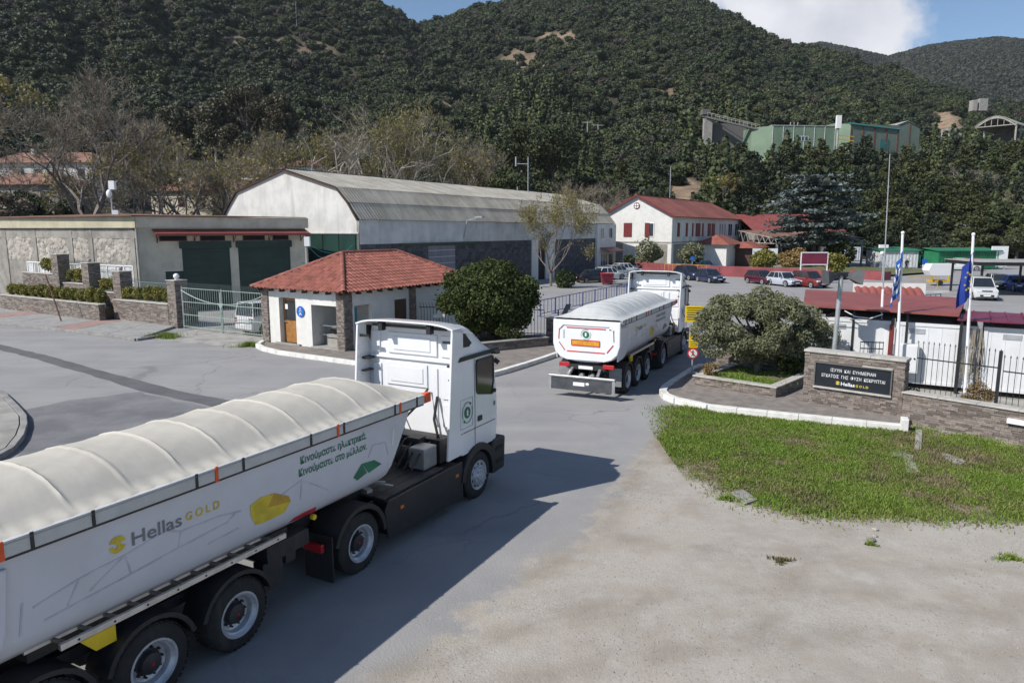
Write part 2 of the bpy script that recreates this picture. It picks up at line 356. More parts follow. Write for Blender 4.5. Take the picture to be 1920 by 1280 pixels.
 flag_stripe = mat('flag_stripe', (0.02,0.12,0.45), 0.7, 0.05, 2, translucent=0.2),
 flag_white = mat('flag_white', (0.72,0.73,0.76), 0.7, 0.04, 2, translucent=0.2),
 flag_star = mat('flag_star', (0.75,0.55,0.03), 0.7),
)
def cracked(m, amount=0.32, scale=0.22):
    """thin dark cracks and paler worn bands in a road surface"""
    nt = m.node_tree; N = nt.nodes; L = nt.links; b = N['Principled BSDF']; src = b.inputs['Base Color'].links[0].from_socket
    geo = N.new('ShaderNodeNewGeometry'); no = N.new('ShaderNodeTexNoise'); no.inputs['Scale'].default_value = 0.9; no.inputs['Detail'].default_value = 6; L.new(geo.outputs['Position'], no.inputs['Vector'])
    ad = N.new('ShaderNodeVectorMath'); ad.operation = 'MULTIPLY_ADD'; ad.inputs[1].default_value = (1.6,1.6,0); L.new(no.outputs['Color'], ad.inputs[0]); L.new(geo.outputs['Position'], ad.inputs[2])
    vo = N.new('ShaderNodeTexVoronoi'); vo.feature = 'DISTANCE_TO_EDGE'; vo.inputs['Scale'].default_value = scale; L.new(ad.outputs[0], vo.inputs['Vector'])
    mr = N.new('ShaderNodeMapRange'); mr.inputs['From Min'].default_value = 0.004; mr.inputs['From Max'].default_value = 0.011; mr.inputs['To Min'].default_value = amount; mr.inputs['To Max'].default_value = 0; L.new(vo.outputs['Distance'], mr.inputs['Value'])
    n2 = N.new('ShaderNodeTexNoise'); n2.inputs['Scale'].default_value = 0.12; n2.inputs['Detail'].default_value = 3; L.new(geo.outputs['Position'], n2.inputs['Vector'])
    m2 = N.new('ShaderNodeMapRange'); m2.inputs['From Min'].default_value = 0.46; m2.inputs['From Max'].default_value = 0.58; L.new(n2.outputs['Fac'], m2.inputs['Value'])
    mu = N.new('ShaderNodeMath'); mu.operation = 'MULTIPLY'; L.new(mr.outputs[0], mu.inputs[0]); L.new(m2.outputs[0], mu.inputs[1])
    mp = N.new('ShaderNodeMapping'); mp.inputs['Rotation'].default_value = (0,0,R(32)); mp.inputs['Scale'].default_value = (.08,.9,1); L.new(geo.outputs['Position'], mp.inputs['Vector'])
    n3 = N.new('ShaderNodeTexNoise'); n3.inputs['Scale'].default_value = 1.0; n3.inputs['Detail'].default_value = 6; L.new(mp.outputs[0], n3.inputs['Vector'])
    m3 = N.new('ShaderNodeMapRange'); m3.inputs['From Min'].default_value = 0.45; m3.inputs['From Max'].default_value = 0.75; m3.inputs['To Max'].default_value = 0.55; L.new(n3.outputs['Fac'], m3.inputs['Value'])
    a1 = N.new('ShaderNodeMix'); a1.data_type = 'RGBA'; L.new(m3.outputs[0], a1.inputs[0]); L.new(src, a1.inputs[6]); a1.inputs[7].default_value = (0.33,0.32,0.305,1)
    mx = N.new('ShaderNodeMix'); mx.data_type = 'RGBA'; L.new(mu.outputs[0], mx.inputs[0]); L.new(a1.outputs[2], mx.inputs[6]); mx.inputs[7].default_value = (0.06,0.06,0.06,1); L.new(mx.outputs[2], b.inputs['Base Color'])
cracked(M['asphalt'])
def paint(name, c): return mat('car_' + name, c, 0.3, 0.03, 1.0, coat=0.7)

# ------------------------------------------------------------------ lettering (built-in font turned into flat mesh)
def text_mesh(body, size, shear=0.0, bold=0.0, spacing=1.0):
    cu = bpy.data.curves.new('lettering', 'FONT'); cu.body = body; cu.size = size; cu.shear = shear; cu.offset = bold; cu.space_character = spacing
    o = bpy.data.objects.new('lettering_tmp', cu); C.objects.link(o); dg = bpy.context.evaluated_depsgraph_get()
    me = bpy.data.meshes.new_from_object(o.evaluated_get(dg)); bpy.data.objects.remove(o); bpy.data.curves.remove(cu)
    me.materials.clear(); return me
def place_text(body, size, m, parent, origin, ux, uz, name='lettering', fit=None, **kw):
    """text laid flat with its line along ux and its up along uz"""
    me = text_mesh(body, size, **kw); me.materials.append(m)
    if fit:
        xs = [v.co.x for v in me.vertices]; k = fit / (max(xs) - min(xs)); x0 = min(xs)
        for v in me.vertices: v.co.x = (v.co.x - x0) * k
    o = bpy.data.objects.new(name, me); C.objects.link(o); o.parent = parent
    ux = Vector(ux).normalized(); uz = Vector(uz).normalized(); n = ux.cross(uz)
    o.matrix_local = Matrix((( ux.x, uz.x, n.x, origin[0]), (ux.y, uz.y, n.y, origin[1]), (ux.z, uz.z, n.z, origin[2]), (0,0,0,1)))
    return o

# ------------------------------------------------------------------ stone slips
UNIT = {}
def unit_cube(key, m):
    if key not in UNIT:
        me = MB().box(-.5,.5,-.5,.5,-.5,.5).mesh(key); me.materials.append(m); UNIT[key] = me
    return UNIT[key]
def slip_layout(L, Ht, lw=(0.16,0.42), lh=(0.045,0.09)):
    out = []; z = 0.0
    while z < Ht - 0.02:
        h = min(random.uniform(*lh), Ht - z); x = -random.uniform(0, 0.2)
        while x < L:
            w = random.uniform(*lw); a = max(x, 0); b = min(x + w, L)
            if b - a > 0.03: out.append((a, b, z, z + h, random.uniform(0.004, 0.028)))
            x += w
        z += h
    return out
def slips_joined(mb, o, ux, n, L, Ht, **kw):
    o = Vector(o); ux = Vector(ux).normalized(); n = Vector(n).normalized()
    for a, b, z0, z1, pr in slip_layout(L, Ht, **kw):
        mb.obox(o + ux*((a+b)/2) + Vector((0,0,(z0+z1)/2)) + n*(pr/2), ux*((b-a)/2-0.003), n*(pr/2+0.01), Vector((0,0,(z1-z0)/2-0.003)))
def slips_single(parent, o, ux, n, L, Ht, budget=300, name='stone', m=None, holes=(), **kw):
    """each slip its own object (largest first up to budget), the rest joined as stuff"""
    o = Vector(o); ux = Vector(ux).normalized(); n = Vector(n).normalized(); m = m or M['slip']
    me = unit_cube(name + m.name, m); ang = math.atan2(ux.y, ux.x); rest = MB(); k = 0
    lay = []
    for s in slip_layout(L, Ht, **kw):
        a, b, z0, z1, pr = s
        if any(a < h[1] and b > h[0] and z0 < h[3] and z1 > h[2] for h in holes):
            h = [h for h in holes if a < h[1] and b > h[0] and z0 < h[3] and z1 > h[2]][0]
            if a < h[0] and h[0] - a > 0.04: lay.append((a, h[0], z0, z1, pr))
            if b > h[1] and b - h[1] > 0.04: lay.append((h[1], b, z0, z1, pr))
            continue
        lay.append(s)
    lay.sort(key=lambda s: -(s[1]-s[0])*(s[3]-s[2]))
    for a, b, z0, z1, pr in lay:
        c = o + ux*((a+b)/2) + Vector((0,0,(z0+z1)/2)) + n*(pr/2)
        if k < budget:
            q = bpy.data.objects.new(name, me); C.objects.link(q); q.parent = parent
            q.location = c; q.rotation_euler = (0,0,ang); q.scale = (b-a-0.006, pr+0.02, z1-z0-0.006); k += 1
        else:
            rest.obox(c, ux*((b-a)/2-0.003), n*(pr/2+0.01), Vector((0,0,(z1-z0)/2-0.003)))
    if rest.v: stuff(rest.build(name + 's', m, parent))
    return k
# ------------------------------------------------------------------ ground, road, pavements
def jag(pts, step=0.35, amp=0.08, close=False):
    out = []
    for i in range(len(pts) - (0 if close else 1)):
        a = Vector((*pts[i][:2], 0)); b = Vector((*pts[(i+1) % len(pts)][:2], 0)); n = max(1, int((b-a).length/step))
        for k in range(n):
            p = a.lerp(b, k/n); out.append((p.x + random.uniform(-amp, amp), p.y + random.uniform(-amp, amp)))
    if not close: out.append(tuple(pts[-1][:2]))
    return out
def sheet(name, pts, z, m):
    import bmesh
    bm = bmesh.new(); f = bm.faces.new([bm.verts.new((p[0], p[1], z)) for p in pts]); bmesh.ops.triangulate(bm, faces=[f])
    me = bpy.data.meshes.new(name); bm.to_mesh(me); bm.free(); me.materials.append(m)
    if me.polygons and me.polygons[0].normal.z < 0: me.flip_normals()
    o = bpy.data.objects.new(name, me); C.objects.link(o); return o

struct(MB().add([(-2500,-400,0),(2500,-400,0),(2500,3000,0),(-2500,3000,0)], [(0,1,2,3)]).build('ground', M['asphalt']))
# gravel apron in front of the gate
edge = [(5.14,22.71),(4.7,21.0),(3.77,19.16),(2.9,17.0),(2.3,15.3),(2.12,14.85),(1.75,14.3),(1.55,13.5),(0.9,12.6),(0.38,12.04),(-0.2,11.1),(-0.87,9.79),(-1.67,8.53),(-2.9,6.3),(-4.6,3.0),(-6,-2),(-6,-30)]
def px_poly(s): return [G(*map(float, q.split(',')))[:2] for q in s.split()]
up = px_poly('0,645 103,670 206,699 354,737 423,749 560,778'); lo = px_poly('0,656 69,673 217,718 261,732 378,758 540,790')
struct(sheet('road_repair_strip', [(-40.0,47.2)] + jag(up, 0.6, 0.05) + jag(list(reversed(lo)), 0.6, 0.05) + [(-38.5,44.2)], 0.004, M['asphalt_dark']))
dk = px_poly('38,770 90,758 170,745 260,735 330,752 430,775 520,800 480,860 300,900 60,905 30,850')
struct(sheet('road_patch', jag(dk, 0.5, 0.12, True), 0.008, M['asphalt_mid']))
# traffic island at the left edge
isl = [(-18.34,24.99),(-17.3,23.9),(-16.2,22.71),(-15.2,21.6),(-14.5,20.6),(-13.8,19.4),(-13.3,18.3),(-13.15,17.3),(-13.4,16.2),(-14.2,15.4),(-16,14.8),(-22,14.8),(-24,20),(-22,25)]
island = struct(MB().prism([(p[0]-0.15 if p[0]>-18 else p[0], p[1]) for p in isl], 0.0, 0.15).build('traffic_island', M['concrete']))
def kerb_run(name, pts, w, h, m, joint=1.0, parent=None):
    """kerb of separate stones along a line"""
    first = None; k = 0
    for i in range(len(pts)-1):
        a = Vector((*pts[i][:2],0)); b = Vector((*pts[i+1][:2],0)); d = b-a; n = max(1, round(d.length/joint)); u = d.normalized(); s_ = Vector((-u.y,u.x,0))
        for j in range(n):
            p = a.lerp(b, j/n); q = a.lerp(b, (j+1)/n)
            mb = MB().obox((p+q)/2 + Vector((0,0,h/2)), (q-p)*0.496, s_*w/2, Vector((0,0,h/2)))
            o = mb.build('kerb_stone', m, parent, bevel=0.015); k += 1
            o.location.z = random.uniform(-0.004, 0.004)
    return k
kr = struct(thing('island_kerb', None, None)); kerb_run('kerb', isl[:11], 0.18, 0.17, M['kerb_grey'], 0.9, kr)

# left pavement with grey and pink sections
kL = [(-46,52.0),(-32.12,44.46),(-27.09,41.8),(-22.5,39.24),(-19.9,37.6)]
bL = [(-42,56.6),(-33.5,50.6),(-28.6,47.6),(-24.6,45.2),(-20.2,42.4)]
pav = struct(thing('left_pavement', None, None))
def on_line(pts, t):
    L = [math.dist(pts[i][:2], pts[i+1][:2]) for i in range(len(pts)-1)]; s = t*sum(L)
    for i, l in enumerate(L):
        if s <= l or i == len(L)-1:
            k = s/l; return (pts[i][0]+(pts[i+1][0]-pts[i][0])*k, pts[i][1]+(pts[i+1][1]-pts[i][1])*k)
        s -= l
cuts = [0,.2,.37,.46,.56,.72,.79,.9,1.0]; kinds = ['paver_pink','paver_grey','paver_pink','paver_grey','paver_grey','paver_pink','paver_grey','paver_grey']
for i in range(len(kinds)):
    a, b = cuts[i], cuts[i+1]-0.002
    MB().prism([on_line(kL,a), on_line(kL,b), on_line(bL,b), on_line(bL,a)], 0.0, 0.13).build('paving_section', M[kinds[i]], pav)
kerb_run('kerb', [(p[0]-0.06,p[1]-0.1) for p in kL] + [(-18.9,39.6)], 0.2, 0.14, M['kerb_grey'], 1.2, pav)
# concrete ramp in front of the gate
struct(MB().add([(-19.4,37.9,0.006),(-13.0,35.0,0.006),(-12.4,37.6,0.05),(-18.6,41.6,0.05)],[(0,1,2,3)]).build('gate_ramp', M['concrete']))
struct(sheet('yard_concrete', [(-18.6,41.7),(-12.9,38.2),(-6,47),(-12.5,57),(-19,52)], 0.012, M['concrete']))
# pavement round the gatehouse with white kerb
kG = [(-12.9,36.6),(-12.75,35.4),(-12.2,34.5),(-11.09,33.4),(-8.7,31.86),(-6.99,30.75),(-4.5,29.1),(-2.6,28.0),(-1.6,27.75),(-0.9,28.1),(-0.3,28.9),(0.46,30.1),(1.57,31.95),(2.3,33.3)]
pg = struct(MB().prism(kG + [(2.6,36.4),(0.5,38),(-6,42),(-12.6,38)], 0.0, 0.13).build('gatehouse_pavement', M['paver']))
kw = struct(thing('white_kerb_by_gatehouse', None, None)); kerb_run('kerb', kG, 0.24, 0.19, M['kerb_white'], 1.0, kw)
# pavement with white kerb on the right
kR = [(8.1,29.9),(7.54,29.16),(6.7,27.6),(6.12,26.59),(5.6,25.6),(5.38,24.9),(5.36,24.3),(5.6,23.7),(6.41,22.72),(8.88,21.5),(11.45,20.3)]
pr_ = struct(MB().prism(kR + [(12.2,21.2),(10.6,23.0),(11.2,27.6),(9.4,30.2)], 0.0, 0.14).build('sign_pavement', M['paver']))
kw2 = struct(thing('white_kerb_by_sign', None, None)); kerb_run('kerb', kR, 0.26, 0.21, M['kerb_white'], 1.0, kw2)
d_ = (Vector((*kR[-1],0))-Vector((*kR[-2],0))).normalized()
MB().obox((11.5,20.32,0.2), d_*0.1, Vector((-d_.y,d_.x,0))*0.2, (0,0,0.2)).build('kerb_end', M['kerb_white'], kw2, bevel=0.02)
# yard slab behind the low wall
struct(sheet('yard_slab', [(12.1,22.0),(14.4,19.5),(30,6),(34,20),(17,27),(13,29.5)], 0.012, M['concrete']))

# grass verge: soil sheet, blades as one mass
gp = [(5.25,23.3),(4.83,20.79),(4.09,18.91),(4.2,17.4),(4.61,15.99),(5.16,14.99),(6.01,14.18),(8.19,14.0),(10.57,13.9),(14,13.4),(19,12.6),(19.5,14.0),(14.5,18.2),(11.9,20.6),(11.35,20.05),(8.88,21.3),(6.41,22.5)]
def in_poly(P, x, y):
    inside = np.zeros(len(x), bool); n = len(P)
    for i in range(n):
        x1, y1 = P[i][:2]; x2, y2 = P[(i+1) % n][:2]
        c = ((y1 > y) != (y2 > y)) & (x < (x2-x1)*(y-y1)/((y2-y1) if y2 != y1 else 1e-9) + x1); inside ^= c
    return inside
def vnoise(x, y, s, seed=0):
    """cheap value noise 0..1"""
    r_ = np.random.default_rng(seed); T = r_.random((64, 64)); u = x/s; v = y/s
    i = np.floor(u).astype(int); j = np.floor(v).astype(int); a = u-i; b = v-j; a = a*a*(3-2*a); b = b*b*(3-2*b)
    g = lambda p, q: T[p % 64, q % 64]
    return (g(i,j)*(1-a)+g(i+1,j)*a)*(1-b)+(g(i,j+1)*(1-a)+g(i+1,j+1)*a)*b
def fnoise(x, y, s, seed=0, o=4):
    t = 0; w = 0
    for k in range(o): t = t + vnoise(x, y, s/2**k, seed+k)/2**k; w += 1/2**k
    return t/w
def blades(name, x, y, z, h, w, m):
    n = len(x); a = rng.random(n)*2*np.pi; lean = rng.normal(0, 0.45, (n,2))*h[:,None]
    B = np.stack([x,y,z],1); dx = np.stack([np.cos(a)*w, np.sin(a)*w, np.zeros(n)],1)
    mid = B + np.stack([lean[:,0]*0.35, lean[:,1]*0.35, h*0.6],1); tip = B + np.stack([lean[:,0], lean[:,1], h],1)
    V = np.stack([B-dx, B+dx, mid+dx*0.7, mid-dx*0.7, tip],1).reshape(-1,3)
    i = np.arange(n)*5; F = np.concatenate([np.stack([i,i+1,i+2],1), np.stack([i,i+2,i+3],1), np.stack([i+3,i+2,i+4],1)])
    me = np_mesh(name, V, F); me.materials.append(m); o = bpy.data.objects.new(name, me); C.objects.link(o); return o
def grass_on(name, label, P, n, m, h0, thresh, seed, z=0.01):
    P_ = np.array([p[:2] for p in P]); x = rng.uniform(P_[:,0].min(), P_[:,0].max(), n); y = rng.uniform(P_[:,1].min(), P_[:,1].max(), n)
    jx = x + rng.normal(0,0.36,n); jy = y + rng.normal(0,0.30,n); k = in_poly(P, jx, jy)
    d = (.6*fnoise(x, y, 1.6, seed)+.4*fnoise(x, y, .45, seed+9)); k &= (d + rng.normal(0,0.05,n)) > thresh
    x, y, d = x[k], y[k], d[k]; h = h0*(0.5+1.4*np.clip(d-thresh,0,.35)/.35)*rng.uniform(0.5,1.3,len(x)); w = rng.uniform(0.006,0.014,len(x))
    o = blades(name, x, y, np.full(len(x), z), h, w, m); return tag(o, label, 'grass', kind='stuff')
grass_on('verge_grass', 'patchy green grass verge in front of the stone sign wall', gp, 420000, M['grass'], 0.065, 0.36, 3)
grass_on('dry_grass', 'dry straw coloured grass between the green tufts of the verge', gp, 80000, M['grass_dry'], 0.07, 0.40, 11)
def tuft(px, py, r, n, m, h, label, cat='weeds', name='weed_tuft'):
    c = G(px, py); a = rng.random(n)*2*np.pi; q = np.abs(rng.normal(0,.55,n))*r*(.7+.5*np.sin(a*3+px))
    o = blades(name, c.x+np.cos(a)*q*1.6, c.y+np.sin(a)*q, np.full(n,0.01), h*rng.uniform(0.4,1.2,n), rng.uniform(0.006,0.014,n), m)
    return tag(o, label, cat, kind='stuff')
tuft(313,634,0.55,1500,M['grass'],0.32,'green weed tuft on the road edge beside the left gate pillar')
tuft(468,650,0.5,1100,M['grass'],0.26,'green weed tuft at the left end of the gatehouse kerb')
tuft(588,652,0.22,500,M['grass'],0.28,'small green weed growing at the foot of the gatehouse porch')
tuft(1465,1052,0.16,350,M['grass_dry'],0.07,'tiny dry weed in the middle of the gravel apron')
tuft(1895,1048,0.22,500,M['grass'],0.07,'small low weed at the right edge of the gravel apron')
tuft(1632,1022,0.08,200,M['grass'],0.07,'tiny weed beside loose stones on the gravel')
tuft(1362,937,0.16,400,M['grass'],0.09,'small weed tuft just off the lower left edge of the verge')
# gravel apron: asphalt breaks up into gravel along its edge and into soil round the verge
def seg_dist(P, pts):
    d = np.full(len(P), 1e9)
    for a, b in zip(pts[:-1], pts[1:]):
        a = np.array(a[:2]); b = np.array(b[:2]); ab = b-a; t = np.clip(((P-a)@ab)/(ab@ab), 0, 1); d = np.minimum(d, np.hypot(*(P-(a+t[:,None]*ab)).T))
    return d
gx_, gy_ = np.meshgrid(np.arange(-8, 34, 0.22), np.arange(-12, 24.2, 0.22)); Pg = np.stack([gx_.ravel(), gy_.ravel()],1)
apoly = edge + [(70,-30),(70,2),(17.5,15.2),(14.6,18.4),(12.0,21.2),(8.9,21.6),(6.2,22.9)]
ins = in_poly(apoly, Pg[:,0], Pg[:,1]); de = np.where(ins, 1, -1)*seg_dist(Pg, edge); gcl = gp+gp[:1]; dv = np.where(in_poly(gp, Pg[:,0], Pg[:,1]), 1, -1)*seg_dist(Pg, gcl)
nxg = gx_.shape[1]; nyg = gx_.shape[0]; I = (np.arange(nyg-1)[:,None]*nxg+np.arange(nxg-1)[None]).ravel(); Fq = np.stack([I,I+1,I+nxg+1,I+nxg],1); cx_ = Pg[Fq].mean(1)
okf = (de[Fq].max(1) > -1.1) & ((in_poly(apoly, cx_[:,0], cx_[:,1])) | (cx_[:,0] < 5.2) | (dv[Fq].max(1) > -.3)) & ~((cx_[:,1] > 15.0+(19.0-cx_[:,0])*0.9) & (cx_[:,0] > 11.0))
me = np_mesh('gravel_apron', np.concatenate([Pg, np.full((len(Pg),1),.004)],1), Fq[okf])
trk = np.zeros(len(Pg))
for s_, w_ in (('1425,1190 1470,1100 1530,1035 1585,985 1600,955',.22),('1150,1005 1350,1030 1600,1050 1900,1075',.30),('700,1275 900,1200 1200,1120 1500,1105 1900,1150',.28),('1000,1279 1300,1215 1600,1190 1919,1230',.28),('1260,790 1215,850 1150,960 1010,1080',.35)): trk = np.maximum(trk, np.exp(-(seg_dist(Pg, [tuple(G(*map(float,q.split(',')))[:2]) for q in s_.split()])/w_)**2))
for nm, dat in (('edge',de),('verge',dv),('track',trk)): me.attributes.new(nm,'FLOAT','POINT').data.foreach_set('value', dat.astype(np.float32))
gm_ = bpy.data.materials.new('gravel_ground'); gm_.use_nodes = True; N = gm_.node_tree.nodes; L = gm_.node_tree.links; g_ = N.new('ShaderNodeNewGeometry')
def gno(s, d=8, rough=.65):
    n_ = N.new('ShaderNodeTexNoise'); n_.inputs['Scale'].default_value = s; n_.inputs['Detail'].default_value = d; n_.inputs['Roughness'].default_value = rough; L.new(g_.outputs['Position'], n_.inputs['Vector']); return n_.outputs['Fac']
def gmap(v, lo, hi):
    n_ = N.new('ShaderNodeMapRange'); n_.interpolation_type = 'SMOOTHSTEP'; n_.inputs['From Min'].default_value = lo; n_.inputs['From Max'].default_value = hi; L.new(v, n_.inputs['Value']); return n_.outputs[0]
def gmix(f, a, b):
    n_ = N.new('ShaderNodeMix'); n_.data_type = 'RGBA'
    for k, v in ((0,f),(6,a),(7,b)):
        if hasattr(v,'links'): L.new(v, n_.inputs[k])
        elif k == 0: n_.inputs[0].default_value = v
        else: n_.inputs[k].default_value = (*v,1)
    return n_.outputs[2]
def gop(op, a, b):
    n_ = N.new('ShaderNodeMath'); n_.operation = op
    for k, v in ((0,a),(1,b)):
        if hasattr(v,'links'): L.new(v, n_.inputs[k])
        else: n_.inputs[k].default_value = v
    return n_.outputs[0]
def gat(nm):
    n_ = N.new('ShaderNodeAttribute'); n_.attribute_name = nm; return n_.outputs['Fac']
vo = N.new('ShaderNodeTexVoronoi'); vo.inputs['Scale'].default_value = 34; L.new(g_.outputs['Position'], vo.inputs['Vector'])
peb = gmix(gmap(vo.outputs['Color'],.1,.9), (.27,.25,.22), (.42,.40,.365))
sand = gmix(gmap(gno(.55),.38,.66), (.40,.36,.305), (.325,.29,.245)); sand = gmix(gmap(gno(1.7),.45,.7), sand, (.42,.395,.355)); sand = gmix(gop('MULTIPLY',gmap(gno(.9,6),.5,.7),.4), sand, (.25,.195,.145))
sand = gmix(gop('MULTIPLY',gmap(gno(45,4),.35,.7),.55), sand, (.26,.24,.21))
grv = gmix(gop('MULTIPLY',gmap(gno(.75,5),.46,.64),.5), sand, peb)
asp = gmix(gmap(gno(.35),.35,.68), (.295,.29,.285), (.245,.243,.245)); asp = gmix(gop('MULTIPLY',gmap(gno(60,6),.3,.7),.16), asp, (.1,.1,.1))
e_ = gop('ADD', gat('edge'), gop('MULTIPLY', gop('SUBTRACT', gno(1.3,9,.7), .5), 2.6)); col_ = gmix(gmap(e_,-.25,.35), asp, grv)
col_ = gmix(gop('MULTIPLY', gop('MULTIPLY', gat('track'), gmap(gno(1.1,6),.3,.62)), .55), col_, (.225,.19,.15))
s_ = gop('ADD', gat('verge'), gop('MULTIPLY', gop('SUBTRACT', gno(1.8,9,.7), .5), 1.6)); col_ = gmix(gmap(s_,-.45,.15), col_, gmix(gmap(gno(2.2),.35,.65), (.15,.12,.075), (.25,.205,.14)))
L.new(col_, N['Principled BSDF'].inputs['Base Color']); N['Principled BSDF'].inputs['Roughness'].default_value = .95
bp = N.new('ShaderNodeBump'); bp.inputs['Strength'].default_value = .45; bp.inputs['Distance'].default_value = .02; L.new(gop('ADD',gno(22,9),gop('MULTIPLY',vo.outputs['Distance'],-.5)), bp.inputs['Height']); L.new(bp.outputs[0], N['Principled BSDF'].inputs['Normal'])
me.materials.append(gm_); o = bpy.data.objects.new('gravel_apron', me); C.objects.link(o); struct(o)
# loose gravel: thousands of small stones
def stones(name, P, n, smin, smax, seed, thresh):
    P_ = np.array([p[:2] for p in P]); x = rng.uniform(P_[:,0].min(), P_[:,0].max(), n); y = rng.uniform(P_[:,1].min(), P_[:,1].max(), n)
    k = in_poly(P, x, y) & (fnoise(x, y, 2.2, seed) + rng.normal(0,0.08,n) > thresh) & ~in_poly(gp, x, y); x, y = x[k], y[k]; n = len(x)
    O = np.array([(1,0,0),(0,1,0),(-1,0,0),(0,-1,0),(0,0,.7),(0,0,-.7)]); s = rng.uniform(smin, smax, n)*rng.uniform(.5,1,n)
    a = rng.random(n)*6.28; ca, sa = np.cos(a), np.sin(a); V = O[None]*s[:,None,None]*rng.uniform(.6,1.3,(n,6,1))
    V = np.stack([V[...,0]*ca[:,None]-V[...,1]*sa[:,None], V[...,0]*sa[:,None]+V[...,1]*ca[:,None], V[...,2]],-1)
    V += np.stack([x,y,0.004+s*0.25],1)[:,None,:]; T = np.array([(0,1,4),(1,2,4),(2,3,4),(3,0,4),(1,0,5),(2,1,5),(3,2,5),(0,3,5)])
    F = (T[None]+np.arange(n)[:,None,None]*6).reshape(-1,3); me = np_mesh(name, V.reshape(-1,3), F); me.materials.append(M['stone_bit'])
    o = bpy.data.objects.new(name, me); C.objects.link(o); return o
near = [(5,22.5),(3.7,19),(2,14.8),(1.5,13.4),(0.4,12),(-0.9,9.8),(-1.7,8.5),(-2.9,6.3),(4,5.5),(9,8),(14,13.2),(8,14.2),(5,15.2),(4.2,17.6)]
tag(stones('loose_gravel', near, 60000, 0.006, 0.018, 5, 0.46), 'small pale loose gravel stones strewn over the apron', 'gravel', kind='stuff')
for px, py, s, lab in ((1633,1015,0.09,'pale fist sized rock on the gravel right of centre'),(1640,1006,0.06,'smaller rock lying behind the pale rock on the gravel'),(1640,994,0.07,'reddish rock on the gravel below the verge')):
    c = G(px,py); mb = MB().ball((0,0,0), s, s*0.8, s*0.55, 8, 5); mb.v = [(v[0]*random.uniform(.8,1.2), v[1]*random.uniform(.8,1.2), v[2]+s*0.35) for v in mb.v]
    o = mb.build('rock', M['stone_bit']); o.location = c; tag(o, lab, 'rock')
# concrete kerb strip and slabs lying in the verge
for pts, lab in (([(11.85,20.3),(12.0,20.25),(10.95,18.45),(10.8,18.5)],'narrow concrete edging strip running down from the wall into the grass'),):
    o = MB().prism(pts, 0.0, 0.07).build('edging_strip', M['concrete']); tag(o, lab, 'edging')
for k, (s, lab) in enumerate((('1690,850 1712,856 1722,888 1700,893 1696,868','bare concrete slab showing through the middle of the grass verge'),('1668,850 1695,848 1690,858 1672,858','thin pale concrete piece left of the bare slab in the grass'),('1765,850 1790,858 1812,868 1800,874 1770,860','thin pale concrete piece right of the bare slab in the grass'),('1370,926 1392,920 1420,940 1396,948','pale flat stone lying at the lower left verge edge'))):
    o = MB().prism([G(*map(float,q.split(',')))[:2] for q in s.split()], 0.0, 0.05).build('concrete_slab', M['concrete']); tag(o, lab, 'slab')

# ------------------------------------------------------------------ hills
def zy(px, py, Y): return AT(px, py, Y).z
def col(px, *kv):
    out = []
    for Y, v in kv: out.append((Y, v[0] if isinstance(v, tuple) else zy(px, v, Y)))
    Yc, zc = out[-1]; out += [(Yc*1.25, zc*0.9), (Yc*1.8, zc*0.45)]
    return ((px-960)/FPX, np.array([math.log(q[0]) for q in out]), np.array([q[1] for q in out]))
Zn = (-1.5,)
COLS = [
 col(-900,(56,Zn),(75,(3,)),(130,340),(180,280),(260,190),(480,-90)),
 col(-100,(60,Zn),(75,(3,)),(120,345),(180,285),(260,190),(480,-100)),
 col(100,(62,Zn),(78,(3,)),(120,360),(180,290),(260,190),(480,-90)),
 col(250,(64,Zn),(80,(2,)),(120,390),(190,300),(300,180),(500,-80)),
 col(420,(72,Zn),(100,(2,)),(140,385),(220,295),(330,170),(520,-55)),
 col(560,(80,Zn),(115,(2,)),(150,378),(250,280),(360,150),(560,-30)),
 col(640,(100,Zn),(130,(2,)),(160,375),(255,280),(370,150),(560,-20)),
 col(710,(110,Zn),(150,(2,)),(260,275),(380,150),(560,8)),
 col(750,(115,Zn),(155,(2,)),(260,275),(390,155),(580,30)),
 col(790,(120,Zn),(165,(3,)),(270,270),(400,160),(620,54)),
 col(840,(122,Zn),(170,(4,)),(275,265),(410,145),(640,40)),
 col(900,(125,Zn),(175,(4,)),(280,260),(420,130),(640,14)),
 col(1000,(130,Zn),(150,395),(240,300),(310,230),(425,125),(650,-6)),
 col(1100,(135,Zn),(150,390),(230,300),(300,230),(420,120),(640,-8)),
 col(1240,(136,Zn),(146,400),(175,345),(240,285),(330,205),(450,100),(620,4)),
 col(1300,(136,Zn),(146,400),(175,340),(240,285),(330,205),(450,105),(620,14)),
 col(1350,(136,Zn),(150,410),(200,320),(250,280),(330,205),(450,110),(620,32)),
 col(1420,(136,Zn),(150,440),(200,320),(230,300),(300,240),(450,150),(620,76)),
 col(1480,(136,Zn),(150,450),(200,320),(225,303),(275,296),(340,230),(450,160),(600,95)),
 col(1560,(136,Zn),(150,450),(200,325),(225,303),(280,296),(340,235),(430,175),(580,112)),
 col(1640,(138,Zn),(150,455),(200,330),(225,303),(280,294),(340,240),(420,185),(540,130)),
 col(1720,(140,Zn),(150,455),(200,330),(225,300),(280,290),(340,245),(420,195),(520,160)),
 col(1850,(140,Zn),(150,450),(200,340),(225,300),(290,285),(340,250),(400,215),(480,196)),
 col(1950,(140,Zn),(150,450),(200,340),(225,300),(300,285),(350,250),(420,220),(500,205)),
 col(2800,(140,Zn),(150,450),(200,340),(225,310),(300,290),(350,260),(420,230),(500,215)),
]
CT = np.array([c[0] for c in COLS])
